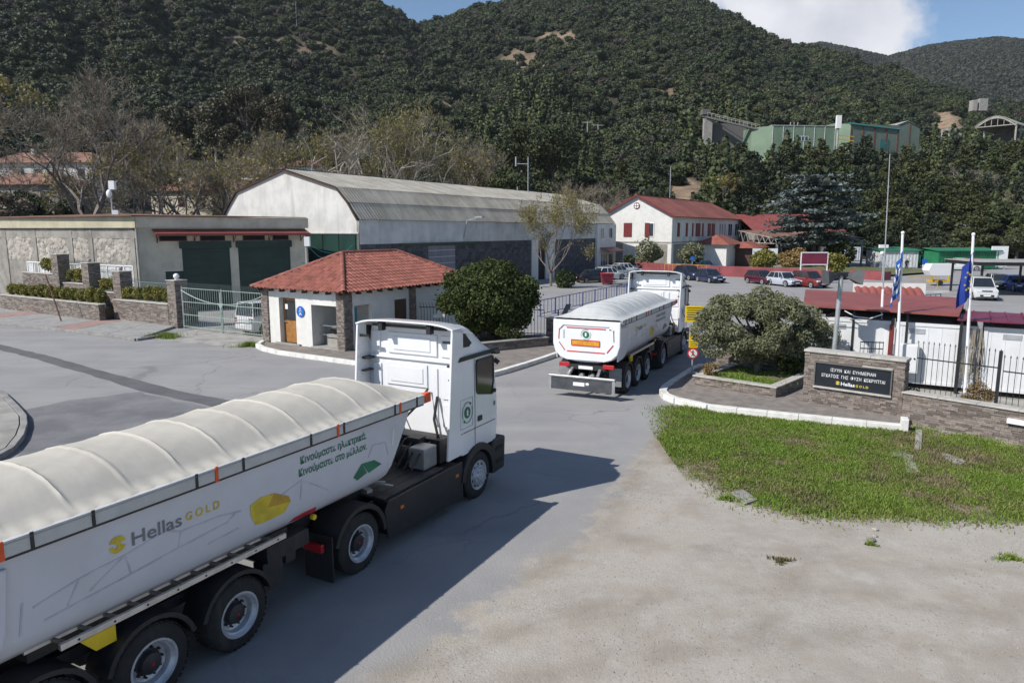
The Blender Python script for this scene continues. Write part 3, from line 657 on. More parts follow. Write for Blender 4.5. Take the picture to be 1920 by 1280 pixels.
def hill_z(x, y):
    x = np.atleast_1d(np.asarray(x, float)); y = np.atleast_1d(np.asarray(y, float)); t = np.clip(x/y, CT[0], CT[-1]); ly = np.log(y)
    H_ = np.stack([np.interp(ly, c[1], c[2]) for c in COLS]); i = np.clip(np.searchsorted(CT, t)-1, 0, len(COLS)-2)
    k = (t-CT[i])/(CT[i+1]-CT[i]); k = k*k*(3-2*k)*0.5+k*0.5; ar = np.arange(len(x)); z = H_[i,ar]*(1-k)+H_[i+1,ar]*k
    amp = np.clip((y-150)/200, 0, 1)*9*np.clip(1.3-np.abs(y-400)/350,0,1)
    fold = (fnoise(t*700+np.log(y)*70, np.log(y)*120, 62, 55, 3)-0.5)*2; z = z+fold*np.clip((y-210)/140,0,1)*np.clip((640-y)/200,0.12,1)*17
    return z + (fnoise(x+900, y+50, 85, 21, 4)-0.5)*2*amp
ts = np.linspace(CT[0], CT[-1], 330); ys = np.geomspace(54, 1100, 190)
TT, YY = np.meshgrid(ts, ys); XX = TT*YY; ZZ = hill_z(XX.ravel(), YY.ravel())
V = np.stack([XX.ravel(), YY.ravel(), ZZ],1); nx, ny = len(ts), len(ys); I = (np.arange(ny-1)[:,None]*nx+np.arange(nx-1)[None]).ravel()
F = np.stack([I, I+1, I+nx+1, I+nx],1)
BARE = [(990,128,62,34,0.75),(1275,362,52,52,1.0),(1310,405,45,26,0.9),(1180,178,20,10,.6),(490,77,48,9,1.0),(590,95,36,14,.7),(1050,66,45,8,.9),(1050,84,20,9,.5),(840,200,24,12,.7),(1075,305,30,14,.8),(1780,245,46,36,1.0),(1830,200,18,30,.8),(55,88,30,9,.6),(1255,170,18,8,.6),(1120,165,14,10,.6),(1560,172,10,8,.5),(1805,400,22,26,.8),(1740,470,40,16,.7),(900,290,16,10,.3),(1150,130,12,6,.5),(700,130,14,6,.4),(1350,205,10,6,.5),(1410,150,14,6,.5)]
def bare_mask(x, y, z):
    a = y*math.cos(PITCH)-(z-CAM_H)*math.sin(PITCH); b = y*math.sin(PITCH)+(z-CAM_H)*math.cos(PITCH)
    px = 960+FPX*x/a; py = 640-FPX*b/a; m = np.zeros(len(px)); wob = (fnoise(x, y, 14, 77, 4)-0.5)*1.6
    for cx, cy, rx, ry, s in BARE:
        d = np.hypot((px-cx)/rx, (py-cy)/ry)+wob; m = np.maximum(m, s*np.clip((1.05-d)/0.3, 0, 1))
    return m, px, py
me = np_mesh('hillside', V, F); bm_, _, _ = bare_mask(V[:,0], V[:,1], V[:,2])
at = me.attributes.new('bare', 'FLOAT', 'POINT'); at.data.foreach_set('value', bm_.astype(np.float32))
me.polygons.foreach_set('use_smooth', [True]*len(me.polygons))
hm = bpy.data.materials.new('hillside_ground'); hm.use_nodes = True; N = hm.node_tree.nodes; L = hm.node_tree.links
a_ = N.new('ShaderNodeAttribute'); a_.attribute_name = 'bare'; g_ = N.new('ShaderNodeNewGeometry')
def hn(s):
    n = N.new('ShaderNodeTexNoise'); n.inputs['Scale'].default_value = s; n.inputs['Detail'].default_value = 8; n.inputs['Roughness'].default_value = 0.65; L.new(g_.outputs['Position'], n.inputs['Vector']); return n.outputs['Fac']
def hr(f, e):
    r_ = N.new('ShaderNodeValToRGB'); L.new(f, r_.inputs[0])
    r_.color_ramp.elements[0].position, r_.color_ramp.elements[0].color = 0.35, (*e[0],1); r_.color_ramp.elements[1].position, r_.color_ramp.elements[1].color = 0.66, (*e[1],1); return r_.outputs[0]
mx = N.new('ShaderNodeMix'); mx.data_type = 'RGBA'; L.new(a_.outputs['Fac'], mx.inputs[0]); L.new(hr(hn(0.12),((0.022,0.024,0.011),(0.045,0.04,0.022))), mx.inputs[6]); L.new(hr(hn(0.25),((0.30,0.225,0.15),(0.18,0.12,0.08))), mx.inputs[7])
L.new(mx.outputs[2], N['Principled BSDF'].inputs['Base Color']); N['Principled BSDF'].inputs['Roughness'].default_value = 0.95
bp = N.new('ShaderNodeBump'); bp.inputs['Strength'].default_value = 0.8; bp.inputs['Distance'].default_value = 1.5; L.new(hn(0.4), bp.inputs['Height']); L.new(bp.outputs[0], N['Principled BSDF'].inputs['Normal'])
me.materials.append(hm); struct_hill = bpy.data.objects.new('hillside', me); C.objects.link(struct_hill); struct(struct_hill)
# far hills
FC = [col(900,(700,(40,)),(1000,(60,)),(1500,150)), col(1300,(700,(40,)),(1000,(80,)),(1500,120)), col(1440,(700,(40,)),(1000,170),(1500,96)), col(1510,(700,(40,)),(1000,160),(1500,85)), col(1570,(700,(40,)),(1000,165),(1500,97)),
      col(1630,(700,(40,)),(1000,170),(1500,112)), col(1700,(700,(40,)),(1000,165),(1500,91)), col(1760,(700,(40,)),(1000,160),(1500,82)), col(1820,(700,(40,)),(1000,155),(1500,75)), col(1870,(700,(40,)),(1000,155),(1500,80)), col(1930,(700,(40,)),(1000,165),(1500,94)), col(2100,(700,(40,)),(1000,180),(1500,130)), col(2900,(700,(40,)),(1000,200),(1500,150))]
FT = np.array([c[0] for c in FC])
def far_z(x, y):
    t = np.clip(x/y, FT[0], FT[-1]); ly = np.log(y); H_ = np.stack([np.interp(ly, c[1], c[2]) for c in FC]); i = np.clip(np.searchsorted(FT, t)-1, 0, len(FC)-2)
    k = (t-FT[i])/(FT[i+1]-FT[i]); ar = np.arange(len(x)); return H_[i,ar]*(1-k)+H_[i+1,ar]*k+(fnoise(x+3000,y,140,31,4)-0.5)*26*np.clip((1500-y)/400,0,1)
ts2 = np.linspace(FT[0], FT[-1], 160); ys2 = np.geomspace(690, 2500, 90); TT, YY = np.meshgrid(ts2, ys2); XX = TT*YY; ZZ = far_z(XX.ravel(), YY.ravel())
nx, ny = 160, 90; I = (np.arange(ny-1)[:,None]*nx+np.arange(nx-1)[None]).ravel()
me = np_mesh('far_hill', np.stack([XX.ravel(),YY.ravel(),ZZ],1), np.stack([I,I+1,I+nx+1,I+nx],1)); me.polygons.foreach_set('use_smooth', [True]*len(me.polygons)); me.materials.append(M['hill_soil'])
fh = bpy.data.objects.new('far_hill', me); C.objects.link(fh); struct(fh)
# ------------------------------------------------------------------ foliage
def rand_dirs(n):
    d = rng.normal(size=(n,3)); return d/np.linalg.norm(d,axis=1,keepdims=True)
def leaf_quads(P, size, aspect=1.6, out=None, bias=0.5, droop=0.0):
    """a small pointed quad at every point, turned partly towards out"""
    n = len(P); d = rand_dirs(n)
    if out is not None: d = d*(1-bias)+out*bias; d /= np.linalg.norm(d,axis=1,keepdims=True)+1e-9
    t = np.cross(d, rand_dirs(n)); t[:,2] -= droop; t -= d*(t*d).sum(1,keepdims=True); t /= np.linalg.norm(t,axis=1,keepdims=True)+1e-9
    b = np.cross(d, t); s = size*rng.uniform(0.6,1.35,(n,1))
    V = np.stack([P-t*s*aspect*0.5, P+b*s*0.5-t*s*0.1*aspect, P+t*s*aspect*0.5, P-b*s*0.5-t*s*0.1*aspect],1).reshape(-1,3)
    return V, np.arange(n*4).reshape(n,4)
def shell_pts(n, cl, inner=0.55):
    """points spread through the outer part of a set of ellipsoids"""
    cl = np.array(cl, float); w = (cl[:,3]*cl[:,4]+cl[:,3]*cl[:,5]+cl[:,4]*cl[:,5]); k = rng.choice(len(cl), n, p=w/w.sum()); d = rand_dirs(n)
    r_ = inner+(1-inner)*rng.random(n)**0.6; r_ = np.where(rng.random(n) < .16, r_*rng.uniform(1,1.32,n), r_); return cl[k,:3]+d*cl[k,3:6]*r_[:,None], d
def foliage(name, P, size, m, parent=None, **kw):
    V, F = leaf_quads(P, size, **kw); me = np_mesh(name, V, F); me.materials.append(m)
    o = bpy.data.objects.new(name, me); C.objects.link(o); o.parent = parent; return o
def branch(mb, p, d, L, r, depth, ends, spread=0.5, up=0.15, n=5, kids_=(2,3), shrink=0.72, wob=0.12, keep=None):
    """recursive limb; collects twig ends"""
    p = Vector(p); d = Vector(d).normalized(); pts = [p]; rr = [r]; seg = 3 if depth > 1 else 2
    for k in range(seg):
        d = (d+Vector((random.uniform(-wob,wob),random.uniform(-wob,wob),random.uniform(-wob,wob)+up*0.25))).normalized()
        pts.append(pts[-1]+d*L/seg); rr.append(r*(1-0.36*(k+1)/seg))
    for i in range(seg): mb.cyl(pts[i], pts[i+1], rr[i], rr[i+1], n if depth > 2 else 3 if depth < 2 else 4, False)
    ends.append((pts[-1], d, depth))
    if depth <= 0: return
    for k in range(random.randint(*kids_)):
        ax = Vector((random.gauss(0,1),random.gauss(0,1),random.gauss(0,1))).normalized(); side = (ax-d*ax.dot(d)).normalized()
        nd = (d*math.cos(spread)+side*math.sin(spread)*random.uniform(0.7,1.3)+Vector((0,0,up))).normalized()
        st = pts[-1] if k == 0 else pts[random.randint(max(1,seg-1),seg)]
        branch(mb, st, nd, L*shrink*random.uniform(0.8,1.15), rr[-1]*random.uniform(0.7,0.95), depth-1, ends, spread, up, n, kids_, shrink, wob)

# forest on the hills: crowns instanced on points, one mass each
vcol = bpy.data.collections.new('crown_shapes')
def crown_shape(name, cl, n, size, m, core=0.72, aspect=1.3):
    P, d = shell_pts(n, cl, 0.6); V, F = leaf_quads(P, size, aspect, d, 0.45)
    mb = MB()
    for c in cl: mb.ball(c[:3], c[3]*core, c[4]*core, c[5]*core, 8, 6)
    b_v = np.array(mb.v); me1 = [f for f in mb.f]; V2 = np.concatenate([V, b_v]); fs = [tuple(f) for f in F]+[tuple(i+len(V) for i in f) for f in me1]
    me = bpy.data.meshes.new(name); me.from_pydata(V2.tolist(), [], fs); me.materials.append(m); o = bpy.data.objects.new(name, me); vcol.objects.link(o); return o
def lumps(k, rx, rz, s, z0=0.0):
    out = [(0,0,z0+rz*0.9,rx*0.75,rx*0.75,rz*0.8)]
    for _ in range(k):
        a = random.uniform(0,6.28); q = random.uniform(0.35,0.65)*rx; ss = s*random.uniform(0.75,1.25)
        out.append((math.cos(a)*q, math.sin(a)*q, z0+rz*random.uniform(0.5,1.45), ss, ss, ss*0.8))
    return out
shapes = []
for k in range(5): crown_shape('shape_a%d' % k, lumps(6,1.0,0.75,0.45), 620, 0.155, M['leaf_forest'])
for k in range(3): crown_shape('shape_b%d' % k, lumps(6,1.0,0.7,0.42), 620, 0.155, M['leaf_forest2'])
for k in range(3):  # conifers
    cl = [(0,0,0.5+0.42*j,0.85-0.13*j,0.85-0.13*j,0.32) for j in range(6)]
    crown_shape('shape_c%d' % k, [(c[0]+random.uniform(-.12,.12),c[1]+random.uniform(-.12,.12),*c[2:]) for c in cl], 420, 0.2, M['leaf_pine'])
for k in range(2):  # leafless grey brown thickets
    crown_shape('shape_d%d' % k, lumps(5,0.9,0.8,0.4), 380, 0.17, mat('thicket', (0.10,0.082,0.07), 0.9, 0.2, 0.2, island=0.35), 0.6)
for k in range(2): crown_shape('shape_e%d' % k, lumps(4,1.0,0.8,0.5), 130, 0.34, M['leaf_far'], 0.85)
def scatter(name, label, x, y, z, s, idx):
    me = bpy.data.meshes.new(name); n = len(x); me.vertices.add(n); me.vertices.foreach_set('co', np.stack([x,y,z],1).astype(np.float32).ravel())
    for nm, tp, data in (('cs','FLOAT',s),('cr','FLOAT',rng.random(n)*6.28),('ci','INT',idx)):
        a = me.attributes.new(nm, tp, 'POINT'); a.data.foreach_set('value', np.asarray(data, dtype=np.int32 if tp=='INT' else np.float32))
    o = bpy.data.objects.new(name, me); C.objects.link(o); tag(o, label, 'forest', kind='stuff')
    ng = bpy.data.node_groups.get('scatter_crowns')
    if not ng:
        ng = bpy.data.node_groups.new('scatter_crowns', 'GeometryNodeTree'); ng.interface.new_socket('Geometry', in_out='INPUT', socket_type='NodeSocketGeometry'); ng.interface.new_socket('Geometry', in_out='OUTPUT', socket_type='NodeSocketGeometry')
        nn = ng.nodes; ll = ng.links; gi = nn.new('NodeGroupInput'); go = nn.new('NodeGroupOutput'); ip = nn.new('GeometryNodeInstanceOnPoints'); ci = nn.new('GeometryNodeCollectionInfo')
        ci.inputs['Collection'].default_value = vcol; ci.inputs['Separate Children'].default_value = True; ci.inputs['Reset Children'].default_value = True
        def attr(nm, tp):
            q = nn.new('GeometryNodeInputNamedAttribute'); q.data_type = tp; q.inputs[0].default_value = nm; return q.outputs[0]
        cx = nn.new('ShaderNodeCombineXYZ'); ll.new(attr('cr','FLOAT'), cx.inputs['Z'])
        ll.new(gi.outputs[0], ip.inputs['Points']); ll.new(ci.outputs[0], ip.inputs['Instance']); ip.inputs['Pick Instance'].default_value = True
        ll.new(attr('ci','INT'), ip.inputs['Instance Index']); ll.new(cx.outputs[0], ip.inputs['Rotation']); ll.new(attr('cs','FLOAT'), ip.inputs['Scale']); ll.new(ip.outputs[0], go.inputs[0])
    md = o.modifiers.new('crowns', 'NODES'); md.node_group = ng
    return o
n = 95000
yy = np.sqrt(rng.uniform(135**2, 720**2, n)); tt = rng.uniform(-0.86, 0.86, n); xx = tt*yy; zz = hill_z(xx, yy)
bmk, px_, py_ = bare_mask(xx, yy, zz)
keep = rng.random(n) > bmk*0.93
keep &= ~((py_ > 300) & (px_ < 640) & (yy < 210))                 # village below the left hill
keep &= ~((yy < 160) & (px_ < 1120)) & (zz > 1.5)
keep &= ~((px_ > 1405) & (px_ < 1760) & (yy > 222) & (yy < 285))   # factory terrace
keep &= ~((px_ > 1405) & (px_ < 1740) & (yy > 196) & (yy < 225) & (rng.random(n) < .8))
keep &= ~((px_ > 1800) & (yy > 232) & (yy < 300))
keep &= ~((px_ > 1300) & (px_ < 1425) & (yy > 210) & (yy < 262))
dens = np.clip(0.5 + 0.5*np.clip((300-yy)/160,0,1), 0, 1); keep &= rng.random(n) < dens
xx, yy, zz, px_, py_ = (a[keep] for a in (xx, yy, zz, px_, py_)); n = len(xx)
kindn = fnoise(xx, yy, 60, 41, 3); pick = rng.random(n); idx = rng.integers(0, 5, n)
idx = np.where(((kindn > 0.5) & (pick < 0.75)) | (pick < .15), 5+rng.integers(0,3,n), idx); idx = np.where(pick > 0.95, 11+rng.integers(0,2,n), idx)
con = (px_ > 1280) & (yy < 300) & (rng.random(n) < 0.62) | (px_ < 1120) & (px_ > 880) & (yy < 330) & (rng.random(n) < .3); idx = np.where(con, 8+rng.integers(0,3,n), idx)
sc = np.exp(rng.normal(np.log(2.4), .34, n)).clip(1.1,5.2)*np.where(yy < 240, 0.85, 1.0)*np.where(yy > 480, 1.15, 1.0); sc = np.where(idx >= 11, sc*0.85, sc)
scatter('hillside_forest', 'dense dark evergreen scrub and woods covering the near hills', xx, yy, zz-0.25*sc, sc, idx)
print('forest', n)
n = 17000; yy = rng.uniform(900, 1560, n); tt = rng.uniform(0.3, 0.85, n); xx = tt*yy; zz = far_z(xx, yy)
scatter('far_hill_forest', 'bluish dark woods on the far hill at upper right', xx, yy, zz-1, rng.uniform(3.6, 6.4, n), 13+rng.integers(0,2,n))

def hz(x, y): return float(max(0.0, hill_z(x, y)[0]))
# bare plane trees and other trees that stand apart
BT = {}
def bare_tree_mesh(key, h, r0, spread, up, depth, bud, seed, budmat='leaf_bud'):
    random.seed(seed); mb = MB(); ends = []; fork = h*0.16; mb.cyl((0,0,-0.5), (0,0,fork), r0*1.25, r0, 8, False)
    for k in range(random.randint(4,5)):
        a = k*6.28/4.5+random.uniform(-.4,.4); branch(mb, (0,0,fork*0.95), (math.cos(a)*0.75,math.sin(a)*0.75,1.1), h*0.30, r0*0.62, depth, ends, spread, up, 5, (2,3), 0.74, 0.2)
    zt = max(e[0].z for e in ends); kz = h/zt; tm = MB(); tips = [e for e in ends if e[2] <= 1]
    for p, d, _ in tips:
        for j in range(7):
            q = p-d*random.uniform(0,h*0.05); dd = (d+Vector((random.gauss(0,.55),random.gauss(0,.55),random.gauss(0,.45)+.1))).normalized(); e = q+dd*h*random.uniform(0.03,0.085); w = Vector((random.gauss(0,1),random.gauss(0,1),random.gauss(0,1))).cross(dd).normalized()*h*0.0013
            tm.add([q-w, q+w, e], [(0,1,2)])
    P = np.array([p+Vector((random.gauss(0,h*.03),random.gauss(0,h*.03),random.gauss(0,h*.03))) for p, d, _ in tips for _k in range(bud)]) if bud else None
    mb.v = [(x*kz,y*kz,z*kz) for x,y,z in mb.v]; tm.v = [(x*kz,y*kz,z*kz) for x,y,z in tm.v]; P = P*kz if bud else None
    random.seed(seed+1); return mb.mesh('trunk'), tm.mesh('twigs'), P
def bare_tree(label, px, Y, h, w=1.0, pale=True, bud=0, seed=1, depth=5, spread=0.55, up=0.12, z=None, x=None, group=None, r0=None, twigmat='twig', budsize=0.26):
    X = (px-960)/FPX*(Y+1) if x is None else x; z = hz(X, Y) if z is None else z
    t = thing('bare_tree', label, 'tree', (X, Y, z-0.2), random.uniform(0,6.28), group); t.scale = (w, w, 1)
    tr, tw, P = bare_tree_mesh('t', h, r0 or h*0.028, spread, up, depth, bud, seed)
    link('trunk', tr, M['bark_pale' if pale else 'bark_grey'], t); stuff(link('twigs', tw, M[twigmat], t))
    if bud: stuff(foliage('buds', P, budsize, M['leaf_bud'], t))
    return t
bare_tree('large pale barked plane tree just behind the middle of the long shed roof', 645, 118, 25, 1.05, True, 0, 5, 5, .62, .05, z=1.2, r0=.8)
bare_tree('pale plane tree with yellowish buds behind the shed, right of the large one', 765, 122, 25, 0.8, True, 7, 9, 5, .5, .12, z=1.5, r0=.6)
bare_tree('low pale plane tree leaning right behind the shed ridge', 820, 124, 19, 0.95, True, 5, 14, 5, .6, .1, z=1.5)
bare_tree('wide leafless tree with dark limbs behind the stone garage roof', 185, 84, 20.5, 1.1, False, 0, 22, 6, .52, .12, z=3.0, r0=.6)
bare_tree('smaller leafless tree with yellow buds between garage and shed gable', 400, 96, 16, 1.15, False, 2, 31, 5, .6, .08, z=2.0)
bare_tree('thin leafless tree rising left of the shed gable', 300, 92, 16, 1.05, False, 2, 37, 5, .58, .1, z=2.2)
bare_tree('budding yellowish tree at the left picture edge above the garage', -10, 125, 19, 1.0, False, 4, 45, 5, .5, .12, budsize=.4)
bare_tree('small brown bare tree behind the apex of the shed gable', 495, 118, 19, 0.8, False, 1, 52, 5, .5, .1, z=3)
bare_tree('rounded brown bare tree left of the large plane tree', 580, 125, 21, 0.95, False, 5, 57, 5, .55, .1, z=2.5, budsize=.3)
bare_tree('leafless grey tree behind the right end of the shed roof', 1110, 128, 14, 1.0, False, 0, 61, 5, .6, .08, z=1)
bare_tree('grey leafless tree low at the right edge above the car park', 1875, 150, 10, 1.0, False, 0, 66, 5, .5, .15)
bare_tree('pale leafless tree among the pines right of the white mast', 1795, 175, 10, 1.2, True, 0, 71, 5, .6, .1)
bare_tree('brown leafless tree on the sandy bank above the white building', 1350, 152, 9, 1.2, False, 2, 76, 5, .55, .1, budsize=.3)
bare_tree('budding plane tree in front of the right part of the shed', 1032, 74.5, 10.0, 0.8, False, 9, 83, 5, .5, .16, z=0, r0=.17, budsize=.12)
bare_tree('purplish bare tree behind the shed roof, left of the dark pine', 880, 135, 21, 0.9, False, 1, 91, 5, .55, .1, z=2)

for i, (px, Y, h, w_, lab) in enumerate(((455,108,16,.8,'thin budding bare tree in front of the white houses, nearest the gable'),(350,104,17,.85,'leafless tree in front of the low cream houses, left of two'),(245,100,15,.9,'leafless tree right of the widest bare tree above the garage'),(95,98,17,.9,'leafless tree left of the widest bare tree above the garage'),(30,104,15,.9,'leafless tree in front of the long old house'),(700,126,20,.8,'leafless tree between the two tallest plane trees'),(545,122,17,.8,'leafless tree behind the shed ridge near the gable apex'),(1070,133,13,.9,'grey leafless tree behind the far right part of the shed roof'),(1150,132,12,.9,'grey leafless tree between shed end and white building'))):
    bare_tree(lab, px, Y, h, w_, i in (5,), 1 if i in (0,1,6) else 0, 130+i*7, 5, .55, .1, z=2.0)
def clump_tree(name, label, X, Y, z, cl, n, size, m, trunk=(0.25, 2.0), bark='bark', group=None, core=0.6, coremat=None, **kw):
    t = thing(name, label, 'tree', (X, Y, z), 0, group); P, d = shell_pts(n, cl, 0.55)
    foliage('crown', P, size, m, t, out=d, bias=0.4, **kw)
    mb = MB(); top = max(c[2] for c in cl); mb.cyl((0,0,-0.4), (0,0,trunk[1]), trunk[0], trunk[0]*0.8, 8, False)
    for c in cl[:10]:
        mb.tube([(0,0,trunk[1]*0.9), (c[0]*0.5,c[1]*0.5,(trunk[1]+c[2])/2), tuple(c[:3])], [trunk[0]*0.6,trunk[0]*0.4,trunk[0]*0.12], 5)
    mb.build('trunk', M[bark], t)
    return t
def lobes(k, rx, ry, rz, zc, s):
    out = []
    for i in range(k):
        d = Vector((random.gauss(0,1),random.gauss(0,1),random.gauss(0,1))).normalized(); q = random.uniform(0.55,0.8); ss = s*random.uniform(0.7,1.25)
        out.append((d.x*rx*q, d.y*ry*q, zc+d.z*rz*q, ss, ss, ss*0.8))
    return out
random.seed(101)
# clipped round tree beside the gatehouse
clump_tree('round_tree', 'dense dark green rounded tree beside the tiled gatehouse', -1.15, 36.4, 0.1, [(0,0,2.35,2.3,2.1,1.5)]+lobes(60,2.8,2.6,2.05,2.35,0.6), 52000, 0.095, M['leaf_round'], (0.14,1.2))
random.seed(102)
clump_tree('olive_tree', 'grey green olive tree in the stone planter by the sign', 9.4, 26.9, 0.45, lobes(80,2.7,1.85,1.5,1.85,0.40)+[(-1.7,0,1.0,.6,.5,.5),(1.9,-.2,1.1,.7,.6,.55),(-2.1,.2,1.5,.5,.5,.45),(2.6,0,1.4,.5,.5,.45),(-.8,-.6,.95,.5,.4,.4),(1,-.5,1,.5,.4,.4)], 46000, 0.05, M['leaf_olive'], (0.13,0.9), 'bark_grey', aspect=2.6)
# hedge balls, shrubs
SH = {}
def shrub_tree(name, label, loc, rx, rz, m, n=900, size=0.09, group=None, k=9, cat='shrub', stem='bark'):
    key = (m, round(rx/rz,1), n, size)
    t = thing(name, label, cat, loc, random.uniform(0,6.28), group)
    P, d = shell_pts(n, [(0,0,rz,rx*.85,rx*.85,rz*.95)]+[(c[0],c[1],max(c[2],rz*.35),*c[3:]) for c in lobes(k,rx,rx,rz,rz,rx*.36)], 0.6); foliage('foliage', P, size, M[m], t, out=d, bias=0.4)
    mb = MB()
    for j in range(4): mb.tube([(0,0,-0.05),(random.uniform(-.3,.3)*rx,random.uniform(-.3,.3)*rx,rz),(random.uniform(-.6,.6)*rx,random.uniform(-.6,.6)*rx,rz*1.5)], [0.03,0.02,0.008], 4)
    mb.build('stem', M[stem], t); return t
shrub_tree('shrub', 'rounded green shrub beside the budding plane tree at the shed', (5.4,72.5,0), 1.3, 0.95, 'leaf_shrub', 2500, .14)
shrub_tree('shrub', 'olive like shrub left of the corner in front of the white building', (19.0,101,0.8), 2.0, 1.9, 'leaf_olive', 2500, .22)
shrub_tree('shrub', 'olive like shrub right of the corner in front of the white building', (24.5,98,0.8), 1.9, 1.7, 'leaf_olive', 2500, .22)
shrub_tree('shrub', 'small shrub on the red wall nearest the shed', (16.3,100,0.9), 0.9, .75, 'leaf_shrub', 900, .2)
shrub_tree('shrub', 'flowering rounded bush behind the red wall, between white signs', (31.5,90,0.7), 1.9, 1.35, 'leaf_hedge', 2200, .2)
shrub_tree('shrub', 'yellow green bush behind the maroon board near the red cars', (42.0,93,0.3), 1.6, 1.3, 'leaf_hedge', 1800, .2)
shrub_tree('shrub', 'dark round bush right of the cedar trunk', (50.5,110.5,0), 2.3, 2.2, 'leaf_round', 2500, .25)
shrub_tree('shrub', 'dark brownish hedge under the cedar', (42.5,109,0), 2.6, 1.4, 'leaf_dry', 2000, .22)
shrub_tree('shrub', 'dry brownish shrub growing through the railings behind the low wall', (14.35,21.5,0.05), 0.46, .62, 'leaf_dry', 3000, .035, k=7)
shrub_tree('shrub', 'small green shrub beside the sign wall behind the railings', (12.75,22.2,0.05), 0.42, .42, 'leaf_shrub', 1100, .05, k=6)
shrub_tree('shrub', 'small reddish shrub at the front left corner of the olive planter', (7.35,26.1,0.42), 0.34, .3, 'leaf_dry', 700, .045, k=6)
shrub_tree('shrub', 'dark bushy shrub behind the olive trunk in the planter', (10.6,26.6,0.42), 0.65, .55, 'leaf_round', 1800, .06, k=7)
shrub_tree('shrub', 'dark low bush below the round tree behind the planter wall', (0.0,35.0,0.35), 0.75, .5, 'leaf_round', 1500, .07, k=7)

# cedar
def cedar(label, X, Y, z, h, w):
    t = thing('cedar_tree', label, 'tree', (X,Y,z)); mb = MB().tube([(0,0,-.5),(0.1,0,h*.5),(0,0,h*.97)], [0.45,0.3,0.06], 8); P = []; O = []
    for j in range(10):
        f = j/9; zc = h*(0.3+0.67*f); rr = w*(0.45+0.55*math.sin(math.pi*min(1,f*.68+.25)))*(0.8 if j < 1 else 1)
        for a in range(9):
            zc = h*(0.3+0.67*f)+random.uniform(-.75,.75); an = a*6.28/9+j*0.7+random.uniform(-.3,.3); L_ = rr*random.uniform(0.6,1.25); e = Vector((math.cos(an)*L_, math.sin(an)*L_, zc+random.uniform(-.3,.35)-0.04*L_))
            mb.tube([(0,0,zc-0.3), (e.x*.5,e.y*.5,zc), tuple(e)], [0.09,0.06,0.02], 4)
            q = 170; s = np.clip(rng.normal(.68,.26,q),.12,1.05); p = np.array([e.x,e.y,0])[None]*s[:,None]; p[:,2] = zc+(e.z-zc)*s+rng.normal(0,.10,q)
            p[:,0] += rng.normal(0,.42,q)*(0.4+s); p[:,1] += rng.normal(0,.42,q)*(0.4+s); P.append(p)
    P = np.concatenate(P); foliage('crown', P, 0.34, M['leaf_cedar'], t, out=np.tile([0,0,1.0],(len(P),1)), bias=0.55, aspect=2.0); mb.build('trunk', M['bark'], t); return t
random.seed(103)
cedar('blue grey cedar with flat tiers behind the car park', 46.9, 112, 0, 13.6, 6.2)
# pines standing on the slope below the green factory
PINE = []
random.seed(104)
for v in range(5):
    h = 1.0; cl = []
    for j in range(12):
        f = j/11; rr = 0.30*(1-0.72*f)+0.03
        for a in range(3):
            an = random.uniform(0,6.28); q = rr*random.uniform(.25,.8); cl.append((math.cos(an)*q, math.sin(an)*q, 0.2+0.76*f, rr*.52, rr*.52, .062))
    P, d = shell_pts(4200, cl, .4); V, F = leaf_quads(P, .025, 1.9, d, .35); pm = np_mesh('crown', V, F); pm.materials.append(M['leaf_pine'])
    tb = MB().tube([(0,0,-.05),(0.01,0,.5),(0,0,.95)], [.018,.012,.003], 6).mesh('trunk'); tb.materials.append(M['bark']); PINE.append((pm, tb))
for q_ in range(5):
    for c_, nm_ in (((0.062,0.075,0.02),'leaf_pine_light'),((0.03,0.045,0.02),'leaf_pine_dark')):
        pm2 = PINE[q_][0].copy(); pm2.materials.clear(); pm2.materials.append(mat(nm_, c_, .7, .2, .3, island=.5, translucent=.1)); PINE.append((pm2, PINE[q_][1]))
def pine(label, X, Y, h, w=1.0, group=None, z=None):
    t = thing('pine_tree', label, 'tree', (X,Y,(hz(X,Y) if z is None else z)-.3), random.uniform(0,6.28), group); t.scale = (h*w,h*w,h)
    pm, tb = random.choice(PINE)
    for nm, m_ in (('crown',pm),('trunk',tb)):
        o = bpy.data.objects.new(nm, m_); C.objects.link(o); o.parent = t
    return t
k = 0
for row, (Y, n_, h0) in enumerate(((142,15,9.5),(152,15,10.5),(166,15,11),(184,14,11),(204,12,10))):
    for i in range(n_):
        px = 1385+(1925-1385)*(i+.5+random.uniform(-.4,.4))/n_; Yr = Y+random.uniform(-5,5)
        if Y < 150 and px > 1640 and random.random() < 0.45: continue
        if px < 1430 and Y > 170: continue
        if Y > 195 and px < 1730: continue
        X = (px-960)/FPX*Yr; k += 1
        pine('dark pine below the green factory, %s of the slope, %s' % (('lowest row','second row','middle row','fourth row','top row')[row], 'left third' if px < 1560 else 'middle third' if px < 1740 else 'right third'), X, Yr, h0*random.uniform(.75,1.2), random.uniform(.95,1.35), 'pines below the green factory')
for i, (px, Y, h) in enumerate(((1345,178,10),(1375,172,13),(1392,150,13),(1215,172,9),(1160,160,9))):
    pine('dark green pine around the sandy bank behind the white building', (px-960)/FPX*Y, Y, h*random.uniform(.9,1.1), 1.1, 'pines around the sandy bank')
random.seed(105)
